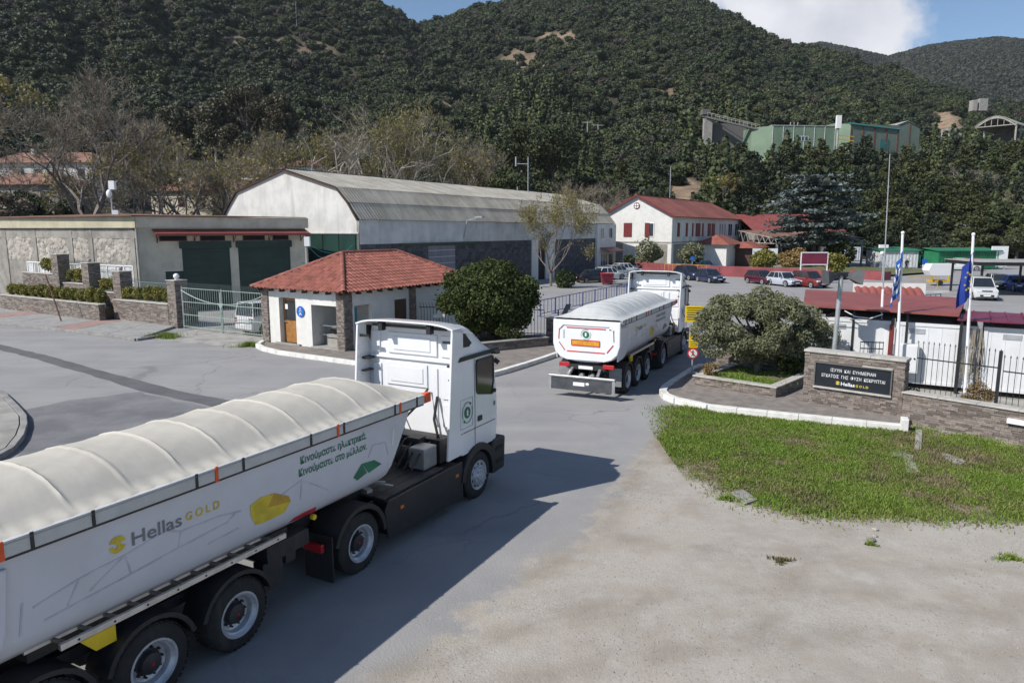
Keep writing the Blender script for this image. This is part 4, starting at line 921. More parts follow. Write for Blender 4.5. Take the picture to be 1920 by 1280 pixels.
for i, (px, Y, h, r_, lab) in enumerate(((950,128,17,6.0,'big dense green stone pine behind the middle of the shed ridge'),(1012,132,16,6.0,'dense dark pine behind the shed, above the roof antennas'),(905,150,20,6.0,'tall dark pine left of the big stone pine behind the shed'),(1035,155,18,6.5,'tall dark pine behind the shed, right of the antennas'),(975,165,20,6.5,'tall dark pine higher on the slope behind the big stone pine'),(1870,148,9.5,4.2,'rounded green stone pine at the right edge of the car park slope'),(1640,143,5.2,2.6,'small rounded pine standing right of the white mast'),(1900,140,6,3,'leafy green bush tree at the right picture edge behind the white board'))):
    X = (px-960)/FPX*Y; clump_tree('stone_pine', lab, X, Y, hz(X,Y)-.3, [(0,0,h*.66,r_*.7,r_*.7,h*.22)]+lobes(26,r_,r_,h*.32,h*.66,r_*.32), 7000, .36, M['leaf_pine'], (.3,h*.4))
for i, (px, Y, h, r_, lab) in enumerate(((420,180,19,5.5,'tall brownish eucalyptus left of centre on the left hill foot'),(480,185,23,6.0,'tallest brownish eucalyptus in the clump on the left hill foot'),(540,182,22,4.5,'pale green eucalyptus with hanging crown, right one of the clump'),(350,185,16,5.5,'low greyish eucalyptus, left one of the clump'),(455,175,13,4.0,'short dark tree in front of the eucalyptus clump'))):
    X = (px-960)/FPX*Y; clump_tree('eucalyptus_tree', lab, X, Y, hz(X,Y)-.3, lobes(30,r_,r_,h*.36,h*.62,r_*.34)+[(0,0,h*.6,r_*.4,r_*.4,h*.25)], 6500, .42, M['leaf_euc'], (.35,h*.4), 'bark_pale', droop=.4)
for i, (px, Y, h, lab) in enumerate(((60,100,5,'dark green bushes behind the left end of the garage roof'),(120,97,4.5,'leafy green bushes behind the garage roof below the bare tree'),(25,92,5.5,'grey thicket rising above the left end of the garage'))):
    X = (px-960)/FPX*Y; clump_tree('bush', lab, X, Y, hz(X,Y)-1.5, lobes(16,3.4,3,h*.35,h*.6,1.1), 3500, .26, M['leaf_shrub'] if i < 2 else M['twig'], (.12,h*.4))
# ------------------------------------------------------------------ gatehouse
random.seed(201)
def win(parent, x0, x1, z0, z1, y, frame='sign_white', pane='glass_win', bars=1, name='window', t=0.06, sill=True, out=-1):
    """framed window on a wall facing -y (out=-1): frame with pane and glazing bars below it"""
    w = MB(); o = out; ya, yb = sorted((y, y+o*t))
    w.box(x0-t,x0,ya,yb,z0-t,z1+t).box(x1,x1+t,ya,yb,z0-t,z1+t).box(x0,x1,ya,yb,z1,z1+t).box(x0,x1,ya,yb,z0-t,z0)
    for k in range(bars):
        xm = x0+(x1-x0)*(k+1)/(bars+1); w.box(xm-t*.4,xm+t*.4,ya,yb,z0,z1)
    f = w.build(name, M[frame], parent); yp = y+o*0.015
    MB().poly([(x0,yp,z0),(x1,yp,z0),(x1,yp,z1),(x0,yp,z1)]).build('pane', M[pane], f)
    return f
gh = thing('gatehouse', 'small white gatehouse with red clay tiled hip roof and stone corner piers', 'building', (-12.82,36.51,0.13), R(-31.7))
GW, GD, GHt = 5.77, 10.05, 2.8
w = MB()
# front wall (y=0) with door recess and open porch; 0.15 thick
w.box(0.5,1.25,0.02,.25,0,GHt).box(1.25,2.6,.02,.25,2.35,GHt).box(2.45,3.55,.02,.25,0,2.35).box(3.55,GW-.45,.02,.25,2.1,GHt).box(2.6,3.55,.02,.25,2.35,GHt)
w.box(3.4,3.55,.25,2.6,0,GHt).box(1.1,1.25,.25,.9,0,2.5).box(2.45,2.6,.25,.9,0,2.5).box(1.1,2.6,.9,1.0,0,2.5).box(3.55,GW-.2,2.5,2.6,0,GHt)
w.box(0.02,.22,.4,GD,0,GHt).box(.22,GW-.02,GD-.2,GD,0,GHt)
# right wall (x=GW)
w.box(GW-.22,GW-.02,.4,.7,0,GHt).box(GW-.22,GW-.02,.7,1.9,2.1,GHt).box(GW-.22,GW-.02,1.9,3.6,0,GHt).box(GW-.22,GW-.02,3.6,4.6,2.15,GHt).box(GW-.22,GW-.02,4.6,7.2,0,GHt).box(GW-.22,GW-.02,7.2,8.1,2.1,GHt).box(GW-.22,GW-.02,7.2,8.1,0,1.0).box(GW-.22,GW-.02,8.1,GD-.2,0,GHt)
w.box(.25,GW-.25,.3,GD-.25,GHt-.02,GHt+.06)
w.build('wall', M['white_wall'], gh)
MB().box(1.0,2.75,-.12,.02,-.05,.08).box(3.5,5.4,-.05,2.5,-.03,.06).build('step', M['concrete'], gh)
d = MB().box(1.27,2.43,.28,.33,0.06,2.3).build('door', M['wood_door'], gh)
MB().box(1.42,2.28,.255,.278,1.2,2.18).build('door_window', M['glass_dark'], d); MB().cyl((1.37,.27,1.12),(1.37,.2,1.12),.02).cyl((1.37,.21,1.12),(1.52,.21,1.12),.015).build('handle', M['alu'], d)
MB().box(1.44,1.62,.248,.254,1.75,2.0).build('notice', M['sign_white'], d)
d2 = MB().box(GW-.14,GW-.08,3.62,4.58,.03,2.13).build('door', M['brown_door'], gh); d2['label'] = 'dark brown side door of the gatehouse'
MB().box(GW-.14,GW-.1,.72,.95,.3,2.0).build('notice_board', M['teal'], gh)
win_f = MB().box(GW-.1,GW-.04,7.2,7.26,1,2.1).box(GW-.1,GW-.04,8.04,8.1,1,2.1).box(GW-.1,GW-.04,7.26,8.04,1,1.06).box(GW-.1,GW-.04,7.26,8.04,2.04,2.1).build('window', M['shutter_red'], gh)
MB().box(GW-.12,GW-.11,7.26,8.04,1.06,2.04).build('pane', M['glass_dark'], win_f)
MB().bar((3.6,.5,1.05),(5.3,.5,1.05),.04).bar((3.6,.5,.6),(5.3,.5,.6),.03).build('porch_rail', M['grey_metal'], gh)
for (x0,x1,y0,y1) in ((-.05,.5,-.05,.5),(GW-.5,GW+.05,-.05,.55),(GW-.45,GW+.05,4.75,5.3)):
    p = MB().box(x0+.03,x1-.03,y0+.03,y1-.03,0,GHt).build('pier', M['mortar'], gh); s = MB()
    slips_joined(s, (x0+.03,y0+.03,0), (1,0,0), (0,-1,0), x1-x0-.06, GHt, lw=(.12,.3)); slips_joined(s, (x1-.03,y0+.03,0), (0,1,0), (1,0,0), y1-y0-.06, GHt, lw=(.12,.3)); slips_joined(s, (x0+.03,y1-.03,0), (0,-1,0), (-1,0,0), y1-y0-.06, GHt, lw=(.12,.3))
    stuff(s.build('stones', M['slip'], p))
# blue disc sign with walking figure
sg = thing('round_sign', 'round blue pedestrian sign on the white gatehouse front', 'sign', gh.location+Vector((0,0,0)), R(-31.7))
MB().cyl((2.83,.0,1.72),(2.83,-.03,1.72),.27,n=24).build('disc', M['sign_blue'], sg)
fg = MB().cyl((2.83,-.031,1.87),(2.83,-.036,1.87),.035,n=10)
for a, b, ww in (((2.83,1.83),(2.83,1.68),.06),((2.83,1.69),(2.77,1.55),.04),((2.83,1.69),(2.90,1.55),.04),((2.83,1.81),(2.75,1.72),.03),((2.83,1.81),(2.91,1.73),.03)):
    fg.bar((a[0],-.033,a[1]),(b[0],-.033,b[1]),.006,ww)
fg.build('walking_figure', M['sign_white'], sg)
bag = MB().ball((0,0,0), .42,.3,.28,12,8); bag.v = [(v[0]*random.uniform(.88,1.12),v[1]*random.uniform(.88,1.12),v[2]*random.uniform(.9,1.1)) for v in bag.v]
o = bag.build('rubbish_bag', M['black_plastic'], smooth=True); lp = Matrix.Rotation(R(-31.7),4,'Z') @ Vector((4.35,1.0,0)); o.location = gh.location+lp+Vector((0,0,.85)); tag(o,'black rubbish bag resting on a ledge in the gatehouse porch','bag')
o2 = MB().box(-.5,.5,-.35,.35,0,.58).build('ledge', M['concrete'], gh); o2.location = (4.35,1.0,.03)
# hip roof with single tiles
ex0, ex1, ey0, ey1, ez = -.35, GW+.35, -.35, GD+.35, GHt+.0
hw = (ex1-ex0)/2; rz_ = ez+1.68; rx = ex0+hw; ry0, ry1 = ey0+hw, ey1-hw
deck = MB().add([(ex0+.05,ey0+.05,ez),(ex1-.05,ey0+.05,ez),(ex1-.05,ey1-.05,ez),(ex0+.05,ey1-.05,ez),(rx,ry0,rz_-.06),(rx,ry1,rz_-.06)],[(0,1,4),(1,2,5,4),(2,3,5),(3,0,4,5),(3,2,1,0)])
roof = deck.build('roof', M['tile_far'], gh)
TW, TE = 0.27, 0.305
def tile_mesh(nm, m):
    mb = MB(); secs = []
    for yv, lift in ((-.05,.045),(TE+.03,.012)):
        ring = []
        for k in range(7):
            f = k/6; xx_ = -TW/2+TW*f; zz_ = lift+(.055*math.sin(math.pi*min(1,f/.62)) if f < .62 else -.012*math.sin(math.pi*(f-.62)/.38)); ring.append((xx_,yv,zz_))
        secs.append(ring)
    mb.loft(secs, False, False); a = len(mb.v)
    front = [(x,y,z-.03) for x,y,z in secs[0]]; mb.loft([front, secs[0]], False, False)
    me = mb.mesh(nm, True); me.materials.append(m); return me
tile_me = tile_mesh('tile', M['tile']); singles = 0; rest = MB()
def lay_tiles(A, B, apexA, apexB, budget, centre_first=True):
    """tiles on the slope whose eave runs A->B and whose top runs apexA->apexB"""
    global singles
    A, B, P, Q = map(Vector, (A,B,apexA,apexB)); ux = (B-A).normalized(); L_ = (B-A).length; up_ = (P-A)-ux*((P-A).dot(ux)); S = up_.length; us = up_.normalized(); n_ = ux.cross(us)
    la, lb = (P-A).dot(ux), (Q-A).dot(ux); rows = int(S/TE)+1; lst = []
    for r_ in range(rows):
        s = r_*TE; f = min(1,(s+TE*.5)/S); x0 = la*f; x1 = L_+(lb-L_)*f; nt = int((x1-x0)/TW)
        st = x0+((x1-x0)-nt*TW)/2
        for k in range(nt): lst.append((st+(k+.5)*TW, s))
    for i, (x, s) in enumerate(lst):
        pos = A+ux*x+us*s+n_*.02; j = random.uniform(-.006,.006)
        if i < budget:
            o = bpy.data.objects.new('tile', tile_me); C.objects.link(o); o.parent = roof
            o.matrix_local = Matrix(((ux.x,us.x,n_.x,pos.x),(ux.y,us.y,n_.y,pos.y),(ux.z,us.z,n_.z,pos.z+j),(0,0,0,1))); singles += 1
        else:
            rest.add([pos+ux*v.co.x+us*v.co.y+n_*(v.co.z+j) for v in tile_me.vertices],[tuple(p.vertices) for p in tile_me.polygons])
c0,c1,c2,c3 = (ex0,ey0,ez),(ex1,ey0,ez),(ex1,ey1,ez),(ex0,ey1,ez); ra, rb = (rx,ry0,rz_),(rx,ry1,rz_)
lay_tiles(c0,c1,ra,ra,130); lay_tiles(c1,c2,ra,rb,170); lay_tiles(c2,c3,rb,rb,0); lay_tiles(c3,c0,rb,ra,0)
stuff(rest.build('tiles', M['tile'], roof, smooth=True))
cap = MB(); secs = []
for yv, rr in ((0,.135),(.40,.115)): secs.append([(math.cos(t)*rr, yv, math.sin(t)*rr*.9) for t in [math.pi*k/7 for k in range(8)]])
cap.loft(secs, False, False); cap.add([(0,0,0)],[]); cap_me = cap.mesh('ridge_tile', True); cap_me.materials.append(M['tile'])
for a, b in ((c0,ra),(c1,ra),(c2,rb),(c3,rb),(ra,rb)):
    a = Vector(a); b = Vector(b); d_ = (b-a); n_ = int(d_.length/.36); u = d_.normalized(); sx = u.cross(Vector((0,0,1))).normalized(); nz = sx.cross(u)
    for k in range(n_):
        p = a+u*(k*d_.length/n_)+nz*.035; o = bpy.data.objects.new('ridge_tile', cap_me); C.objects.link(o); o.parent = roof
        o.matrix_local = Matrix(((sx.x,u.x,nz.x,p.x),(sx.y,u.y,nz.y,p.y),(sx.z,u.z,nz.z,p.z),(0,0,0,1)))
fb = MB()
for k in range(14): fb.box(ex1-.5,ex1-.06,ey0+.4+k*.76,ey0+.48+k*.76,ez-.14,ez-.02)
for k in range(8): fb.box(ex0+.4+k*.8,ex0+.48+k*.8,ey0+.06,ey0+.5,ez-.14,ez-.02)
stuff(fb.build('rafters', M['brown_door'], gh))

# ------------------------------------------------------------------ stone garage with green doors at left
ga = thing('stone_garage', 'low rubble stone garage with cream fascia and dark green doors', 'building', (-25.7,49.6,0))
ur = Vector((math.cos(R(41)),math.sin(R(41)),0)); nr = Vector((ur.y,-ur.x,0)); ul = Vector((math.cos(R(150)),math.sin(R(150)),0)); nl = Vector((-ul.y,ul.x,0))
if nl.y > 0: nl = -nl
Z = Vector((0,0,1))
def face(mb, u, n_, a, b, z0, z1, out=0.0, th=0.25):
    mb.obox(u*((a+b)/2)+n_*(out-th/2)+Z*((z0+z1)/2), u*((b-a)/2), n_*(th/2), Z*((z1-z0)/2)); return mb
LR, LL = 12.2, 26.0
w = MB(); DZ = 4.7
segs = [(0,1.6,0,6),(1.6,2.8,2.9,6),(2.8,6.2,DZ,6),(6.2,6.8,0,6),(6.8,10.9,DZ,6),(10.9,LR,0,6)]
for a,b,z0,z1 in segs: face(w,ur,nr,a,b,z0,z1)
w.build('front_wall', M['cream_wall'], ga)
lw_ = MB(); face(lw_,ul,nl,0.05,LL,0,6.0); lw_.build('side_wall', M['old_plaster'], ga)
bk = MB(); pA = ur*LR; pB = ul*LL; bk.add([pA,pB,pB+Z*6,pA+Z*6],[(0,1,2,3)]); bk.build('back_wall', M['old_plaster'], ga)
fa = MB(); face(fa,ur,nr,-.1,LR+.2,5.95,6.72,.22,.3); fa.build('fascia', M['cream_wall'], ga)
fa = MB(); face(fa,ul,nl,-.12,LL,5.95,6.72,.22,.3); fa.build('fascia', mat('fascia_side',(0.46,0.42,0.30),.8,.1,1), ga)
rf = MB(); e0 = (ur*LR)+nr*.35; e1 = nr*.35+nl*.35-ur*0.1; e2 = ul*LL+nl*.35; rf.extrude([(e0.x,e0.y,6.74),(e1.x,e1.y,6.74),(e2.x,e2.y,6.74),(e2.x+8,e2.y+12,7.4)], (0,0,.05)); rf.build('roof', M['roof_old'], ga)
for a,b,z1 in ((1.62,2.8,2.85),(2.82,6.18,4.75),(6.82,10.88,4.75)):
    g_ = MB(); face(g_,ur,nr,a,b,0.02,z1,-.12,.08); dd = g_.build('garage_door', M['green_door'], ga)
    for k in range(int(z1/.55)):
        rb_ = MB(); face(rb_,ur,nr,a+.02,b-.02,.3+k*.55,.35+k*.55,-.085,.04); rb_.build('slat', M['green_door'], dd)
for a,b in ((2.65,6.3),(6.65,11.0)):
    g_ = MB(); face(g_,ur,nr,a,b,4.5,5.0,.12,.2); g_.build('shutter_box', M['green_door'], ga)
for a,b in ((1.35,3.2),(4.1,5.9),(7.2,8.9),(9.5,10.8)):
    g_ = MB(); face(g_,ur,nr,a,b,5.02,5.45,.03,.1); f = g_.build('transom_window', M['shutter_red'], ga)
    g_ = MB(); face(g_,ur,nr,a+.07,b-.07,5.08,5.4,.035,.02); g_.build('pane', M['dark'], f)
aw = MB(); p0 = ur*.9+nr*.02+Z*5.82; p1 = ur*(LR)+nr*.02+Z*5.82; q0 = p0+nr*.95-Z*.3; q1 = p1+nr*.95-Z*.3
aw.extrude([p0,p1,q1,q0],(0,0,.05)); aw.extrude([q0+nr*.01-Z*.12,q1+nr*.01-Z*.12,q1+nr*.01+Z*.02,q0+nr*.01+Z*.02], nr*.03); awo = aw.build('awning', M['red_sheet'], ga)
for s in (1.2,3.7,6.5,9.2,11.8):
    b_ = MB(); b_.bar(ur*s+nr*.05+Z*4.9, ur*s+nr*.05+Z*5.75, .05).bar(ur*s+nr*.06+Z*5.0, ur*s+nr*.8+Z*5.55, .04); b_.build('bracket', M['shutter_red'], awo)
MB().cyl(nr*.15+nl*.12+Z*.3, nr*.15+nl*.12+Z*5.9, .07).build('downpipe', M['steel_pale'], ga)
for a in (0.35,5.4,8.0,13,17.5):
    g_ = MB(); face(g_,ul,nl,a,a+.55,0,5.9,.05,.08); g_.build('pilaster', M['old_plaster'], ga)
g_ = MB(); face(g_,ul,nl,.05,LL,5.2,5.9,.03,.06); g_.build('lintel_band', M['old_plaster'], ga)
rub = []
for v in range(5):
    q = MB().ball((0,0,0),.5,.5,.5,8,5); q.v = [(x*random.uniform(.75,1.15),y,z*random.uniform(.75,1.15)) for x,y,z in q.v]; m_ = q.mesh('stone'); m_.materials.append(M['rubble']); rub.append(m_)
al_ = math.atan2(ul.y,ul.x); cnt = 0
for a0,a1 in ((.95,5.35),(6.0,7.95),(8.6,12.9),(13.7,17.4)):
    for tr in range(84 if a1-a0 > 3 else 44):
        x = random.uniform(a0+.12,a1-.12); z = random.uniform(3.55,5.15); s = random.uniform(.26,.5); c = ul*x+nl*.005+Z*z
        o = bpy.data.objects.new('stone', random.choice(rub)); C.objects.link(o); o.parent = ga; o.location = c; o.rotation_euler = (0,0,al_); o.scale = (s*random.uniform(1,1.5), random.uniform(.05,.08), s); cnt += 1
for a,b in ((.75,4.9),(6.3,9.6),(11.4,14.6)):
    g_ = MB()
    for k in range(5): x = a+(b-a)*k/4; face(g_,ul,nl,x-.04,x+.04,1.2,3.35,.08,.08)
    face(g_,ul,nl,a,b,3.27,3.35,.08,.08); face(g_,ul,nl,a,b,1.2,1.28,.08,.08); face(g_,ul,nl,a,b,2.1,2.16,.08,.08); f = g_.build('window', M['sign_white'], ga)
    g_ = MB(); face(g_,ul,nl,a,b,1.2,3.35,.03,.02); g_.build('pane', M['curtain'], f)
# pole with lamp and camera boxes standing behind the garage roof
pl = thing('camera_pole', 'slim pole with white camera boxes above the garage roof', 'pole', (AT(211,400,52).x,52,6.8))
MB().cyl((0,0,-6.7),(0,0,2.0),.05).build('pole', M['galv'], pl); MB().box(-.05,.35,-.15,.15,1.85,2.45).build('antenna_box', M['sign_white'], pl); MB().ball((-.12,0,1.55),.2,.18,.3).build('camera_dome', M['sign_white'], pl); MB().box(.0,.45,-.1,.1,.1,.4).build('junction_box', M['cont_white'], pl)
pw = thing('post', 'pale post with white floodlight and slack cables between garage and shed', 'post', (AT(577,520,54.5).x,54.5,0)); MB().cyl((0,0,0),(0,0,5.0),.11).build('pole', M['steel_pale'], pw)
MB().box(-.1,.3,-.2,.1,4.6,5.3).build('floodlight', M['sign_white'], pw); MB().tube([(0,0,4.7),(.6,1,3.8),(1.6,2.5,3.3),(2.7,4.2,3.9),(3.5,5.8,5.6)],.025,5).tube([(0,0,4.9),(.8,1,4.2),(2,2.5,3.8),(3.2,4.8,5.2)],.025,5).tube([(0,0,3.3),(-.4,-.1,3.35)],.03,5).build('cable', M['teal'], pw)

# ------------------------------------------------------------------ long corrugated shed
wh = thing('long_shed', 'long industrial shed with corrugated mansard roof and white gable', 'building', (-12.3,58.0,0), R(59.6))
WL, WW = 53.0, 16.4
def corr(L, p0, p1, x0, x1, pitch, amp, mb, n_hint=4):
    """corrugated sheet from x0 to x1 between edge points p0 and p1 (y,z)"""
    dy, dz = p1[0]-p0[0], p1[1]-p0[1]; l_ = math.hypot(dy,dz); ny_, nz_ = -dz/l_, dy/l_
    if nz_ < 0: ny_, nz_ = -ny_, -nz_
    k = int((x1-x0)/pitch*4); a, b = [], []
    for i in range(k+1):
        x = x0+(x1-x0)*i/k; h = amp*math.sin(2*math.pi*x/pitch); a.append((x,p0[0]+ny_*h,p0[1]+nz_*h)); b.append((x,p1[0]+ny_*h,p1[1]+nz_*h))
    mb.loft([a,b], False, False)
prof = [(-.25,6.6),(.95,8.0),(2.15,9.2),(8.2,10.85)]
for t_, (p0,p1) in enumerate(zip(prof[:-1],prof[1:])):
    nsh = 18
    for k in range(nsh):
        xa = -.25+(WL+.5)*k/nsh; xb = -.25+(WL+.5)*(k+1)/nsh+.05; mb = MB(); j = random.uniform(-.012,.012)+.03*t_
        corr(0,(p0[0]-(.08 if t_ else 0),p0[1]+.02+j-(.05 if t_ else 0)),(p1[0],p1[1]+.02+j),xa,xb,.36,.055,mb); mb.build('roof_sheet', M['eternit'], wh, smooth=True)
mb = MB(); L2 = [(WW-p[0],p[1]) for p in prof]
for p0,p1 in zip(L2[:-1],L2[1:]): mb.loft([[(-.25,p0[0],p0[1]),(WL+.25,p0[0],p0[1])],[(-.25,p1[0],p1[1]),(WL+.25,p1[0],p1[1])]],False,False)
mb.build('rear_roof', M['eternit'], wh); MB().bar((-.3,8.2,10.93),(WL+.3,8.2,10.93),.35,.1).build('ridge_cap', M['mortar'], wh)
gb = [(0,5.6)]+[(p[0]+.2 if i == 0 else p[0],p[1]-.05) for i,p in enumerate(prof)]+[(p[0],p[1]-.05) for p in reversed(L2[:-1])]+[(WW,5.6)]
MB().extrude([(-.0,p[0],p[1]) for p in gb], (.2,0,0)).build('gable_wall', M['gable'], wh); MB().extrude([(WL,p[0],p[1]) for p in [(0,0)]+gb+[(WW,0)]], (-.2,0,0)).build('rear_gable', M['gable'], wh)
vg = MB()
for p0,p1 in zip(gb[1:-1],gb[2:]): vg.bar((-.12,p0[0],p0[1]),(-.12,p1[0],p1[1]),.2,.12)
vg.build('verge_trim', M['brown_door'], wh)
MB().box(.02,.2,0.05,WW,0,5.58).build('gable_doors', M['green_door'], wh)
for k in range(9): MB().box(-.03,.02,.4+k*1.8,.5+k*1.8,0.1,5.5).build('door_rib', M['green_door'], wh)
MB().box(-.05,.03,0,WW,5.5,5.62).build('gable_lintel', M['gable'], wh)
for k in range(17):
    xa = .02+47*k/17; xb = .02+47*(k+1)/17+.03; mb = MB(); n_ = int((xb-xa)/.2*4); a,b = [],[]
    for i in range(n_+1):
        x = xa+(xb-xa)*i/n_; h = .025*math.sin(2*math.pi*x/.2)+random.uniform(-.002,.002); a.append((x,-.06+h,4.65)); b.append((x,-.06+h,6.62))
    mb.loft([a,b],False,False); mb.build('cladding_sheet', M['cladding'], wh, smooth=True)
MB().box(0,47,.0,.2,0,6.6).build('side_wall', M['mortar'], wh); MB().box(5,17.5,-.28,-.12,4.52,4.62).box(5,17.5,-.2,-.12,4.45,4.52).build('door_track', mat('moss_beam',(0.08,0.10,0.06),.9), wh)
# block wall: individual blocks near, rest joined
bme = unit_cube('block', M['block']); cnt = 0; restb = MB()
for r_ in range(14):
    z0 = .05+r_*.325; x = .05+(0 if r_%2 else -.3)
    while x < 46.8:
        a = max(x,.05); b = min(x+.62,46.8); x += .64
        if b-a < .1 or (8.9 < (a+b)/2 < 13.4 and z0 < 4.3) or (28.4 < (a+b)/2 < 36): continue
        pr = random.uniform(.0,.02)
        if cnt < 300 and z0 > 1.6 and a > 4.5:
            o = bpy.data.objects.new('block', bme); C.objects.link(o); o.parent = wh; o.location = ((a+b)/2,-.02-pr/2,z0+.155); o.scale = (b-a,.06+pr,.31); cnt += 1
        else: restb.box(a,b,-.05-pr,.01,z0,z0+.31)
stuff(restb.build('blocks', M['block'], wh))
dr = MB().box(9.0,13.3,-.1,-.03,0,4.35).build('sliding_door', mat('lilac_grey',(0.20,0.195,0.225),.6,.1,1,stain=(1,.4,(.13,.12,.13))), wh)
for k in range(7): MB().box(9.05,13.25,-.13,-.1,.3+k*.6,.34+k*.6).build('slat', M['cladding'], dr)
for a,b in ((28.5,30.0),(31.9,34.2)): MB().box(a,b,-.22,-.06,0,4.65).build('white_pillar', M['white_wall'], wh)
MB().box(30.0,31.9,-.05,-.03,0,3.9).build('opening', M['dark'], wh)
MB().box(46.6,53.2,-.35,6,0,6.55).build('annex_wall', M['white_wall'], wh); 
for a in (47.6,50.6): win(wh,a,a+1.1,4.6,6.0,-.36,'sign_white','glass_dark',1,'annex_window')
aw = MB().extrude([(47.6,-.36,3.3),(52.9,-.36,3.3),(53.2,-1.9,2.8),(47.3,-1.9,2.8)],(0,0,.08)).build('annex_awning', M['red_sheet'], wh)
w_ = win(wh,47.8,50.0,.9,2.5,-.36,'sign_white','glass_dark',3,'annex_window'); MB().box(50.8,52,-.42,-.36,0,2.4).build('annex_door', M['brown_door'], wh)
MB().bar((14.8,-.1,5.0),(14.8,-.5,6.7),.08).bar((14.8,-.5,6.7),(15.1,-1.7,7.0),.07).box(14.8,15.4,-2.2,-1.4,6.95,7.1).build('wall_lamp', M['galv'], wh)
an = thing('roof_antenna', 'twin pole antenna standing above the shed ridge', 'antenna', AT(990,356,96)); an.location.z = 9.0
MB().cyl((0,0,-.5),(0,0,6.2),.06).cyl((-1.4,0,-.5),(-1.4,0,2.4),.07).cyl((-1.6,0,5),(-1.6,0,6.2),.1).cyl((-1.6,0,5.3),(0,0,5.3),.05).build('mast', M['galv'], an)

# ------------------------------------------------------------------ white two storey building with red roof
wb = thing('white_building', 'white two storey building with red tiled gable roof and dark red shutters', 'building', (23.2,105,0), R(58))
BL, BW, BE, BR = 39.0, 11.0, 7.85, 10.75
MB().box(0,BL,0,BW,0,BE).build('wall', M['white_wall'], wb)
MB().extrude([(0,0,BE),(0,BW,BE),(0,BW/2,BR)],(.3,0,0)).build('gable', M['white_wall'], wb); MB().extrude([(BL,0,BE),(BL,BW,BE),(BL-6,BW/2,BR)],(-.1,0,0)).build('rear_gable', M['white_wall'], wb)
for s, y0 in ((0,-.5),(1,BW+.5)):
    z0 = BE-.25
    for k in range(13):
        a = -.45+(BL+.6)*k/13; b = -.45+(BL+.6)*(k+1)/13-.02; b1 = min(b,BL-3.5) 
        p = [(a,y0,z0),(b,y0,z0),(max(b1,a+.1),BW/2,BR+.02),(min(a,BL-3.5),BW/2,BR+.02)]
        mb = MB(); n_ = Vector((0,-.46 if s == 0 else .46,.88))*.06
        mb.extrude(p, n_*2); mb.build('roof_panel', M['tile_far'], wb)
MB().bar((-.5,BW/2,BR+.15),(BL-3.4,BW/2,BR+.15),.3,.14).build('ridge', M['tile_far'], wb)
vg = MB().bar((-.4,-.5,BE-.2),(-.4,BW/2,BR+.05),.12,.25).bar((-.4,BW+.5,BE-.2),(-.4,BW/2,BR+.05),.12,.25).build('verge', M['shutter_red'], wb)
MB().box(-.06,BL,-.06,0,3.85,4.05).box(-.06,0,0,BW,3.85,4.05).build('string_course', M['concrete'], wb); MB().cyl((-.08,-.08,0),(-.08,-.08,BE-.3),.07).build('downpipe', M['galv'], wb)
oc = MB().cyl((-.02,BW/2,9.3),(-.08,BW/2,9.3),.48,n=18).build('round_window', M['shutter_red'], wb); MB().cyl((-.085,BW/2,9.3),(-.1,BW/2,9.3),.36,n=18).build('pane', M['sign_white'], oc); MB().bar((-.11,BW/2-.35,9.3),(-.11,BW/2+.35,9.3),.06).bar((-.11,BW/2,8.95),(-.11,BW/2,9.65),.06).build('glazing_bar', M['shutter_red'], oc)
def gwin(y0, y1, z0, z1, closed=True):
    f = MB().box(-.08,0,y0,y1,z0,z1).build('window', M['shutter_red' if closed else 'sign_white'], wb)
    if not closed:
        MB().box(-.085,-.08,y0+.1,y1-.1,z0+.1,z1-.1).build('pane', M['glass_win'], f); MB().box(-.13,-.085,y1-.7,y1+.02,z0,z1).build('shutter', M['shutter_red'], f)
gwin(6.2,7.5,4.75,6.8); gwin(2.7,4.1,4.75,6.8,False); gwin(9.2,10.4,4.75,6.8)
for x0,x1,k in ((2.4,3.3,1),(6.2,7.0,1),(9.2,9.7,1),(11,13.2,1),(14.3,14.9,1),(17.3,18.9,1),(19.5,21.2,1),(24,24.8,0),(25.4,26.2,0),(27,27.8,0),(29.5,32,0),(34,36.8,0)):
    if k:
        f = MB().box(x0,x1,-.08,0,4.75,6.8).build('window', M['shutter_red'], wb)
        for j in range(4): MB().box(x0+.06,x1-.06,-.1,-.08,4.95+j*.46,5.15+j*.46).build('louvre', M['shutter_red'], f)
    else: win(wb,x0,x1,4.75,6.8,0,'sign_white','glass_win',1)
for x0 in (5,8,20,23,26,30): MB().box(x0,x0+1.1,-.45,0,3.2+.9,4.75).build('air_conditioner', M['cont_white'], wb)
for y0,y1 in ((.6,3.2),(7.6,10)): MB().box(-.05,0,y0,y1,.2,3.7).build('lower_panel', M['old_plaster'], wb)
MB().box(1,11,-.05,0,.2,3.7).build('lower_panel', M['old_plaster'], wb)
# entrance porch
pc = MB().box(11,19,-5,0,0,3.5).build('porch', M['white_wall'], wb)
def hip(x0,x1,y0,y1,z0,z1,parent,nm,m):
    xm0, xm1 = x0+(y1-y0)/2, x1-(y1-y0)/2; ym = (y0+y1)/2
    if xm0 > xm1: xm0 = xm1 = (x0+x1)/2
    return MB().add([(x0,y0,z0),(x1,y0,z0),(x1,y1,z0),(x0,y1,z0),(xm0,ym,z1),(xm1,ym,z1)],[(0,1,5,4),(1,2,5),(2,3,4,5),(3,0,4),(3,2,1,0)]).build(nm, m, parent)
hip(10.4,19.6,-5.6,.2,3.5,5.0,wb,'porch_roof',M['tile_far']); hip(15,25,-8.6,-3,2.9,3.9,wb,'porch_roof',M['tile_far'])
MB().box(16,24.4,-7.9,-3.2,0,2.9).build('porch_room', M['brown_door'], wb)
for k in range(4): MB().box(16.5+k*2,17.9+k*2,-7.96,-7.9,.5,2.5).build('porch_window', M['glass_dark'], wb)
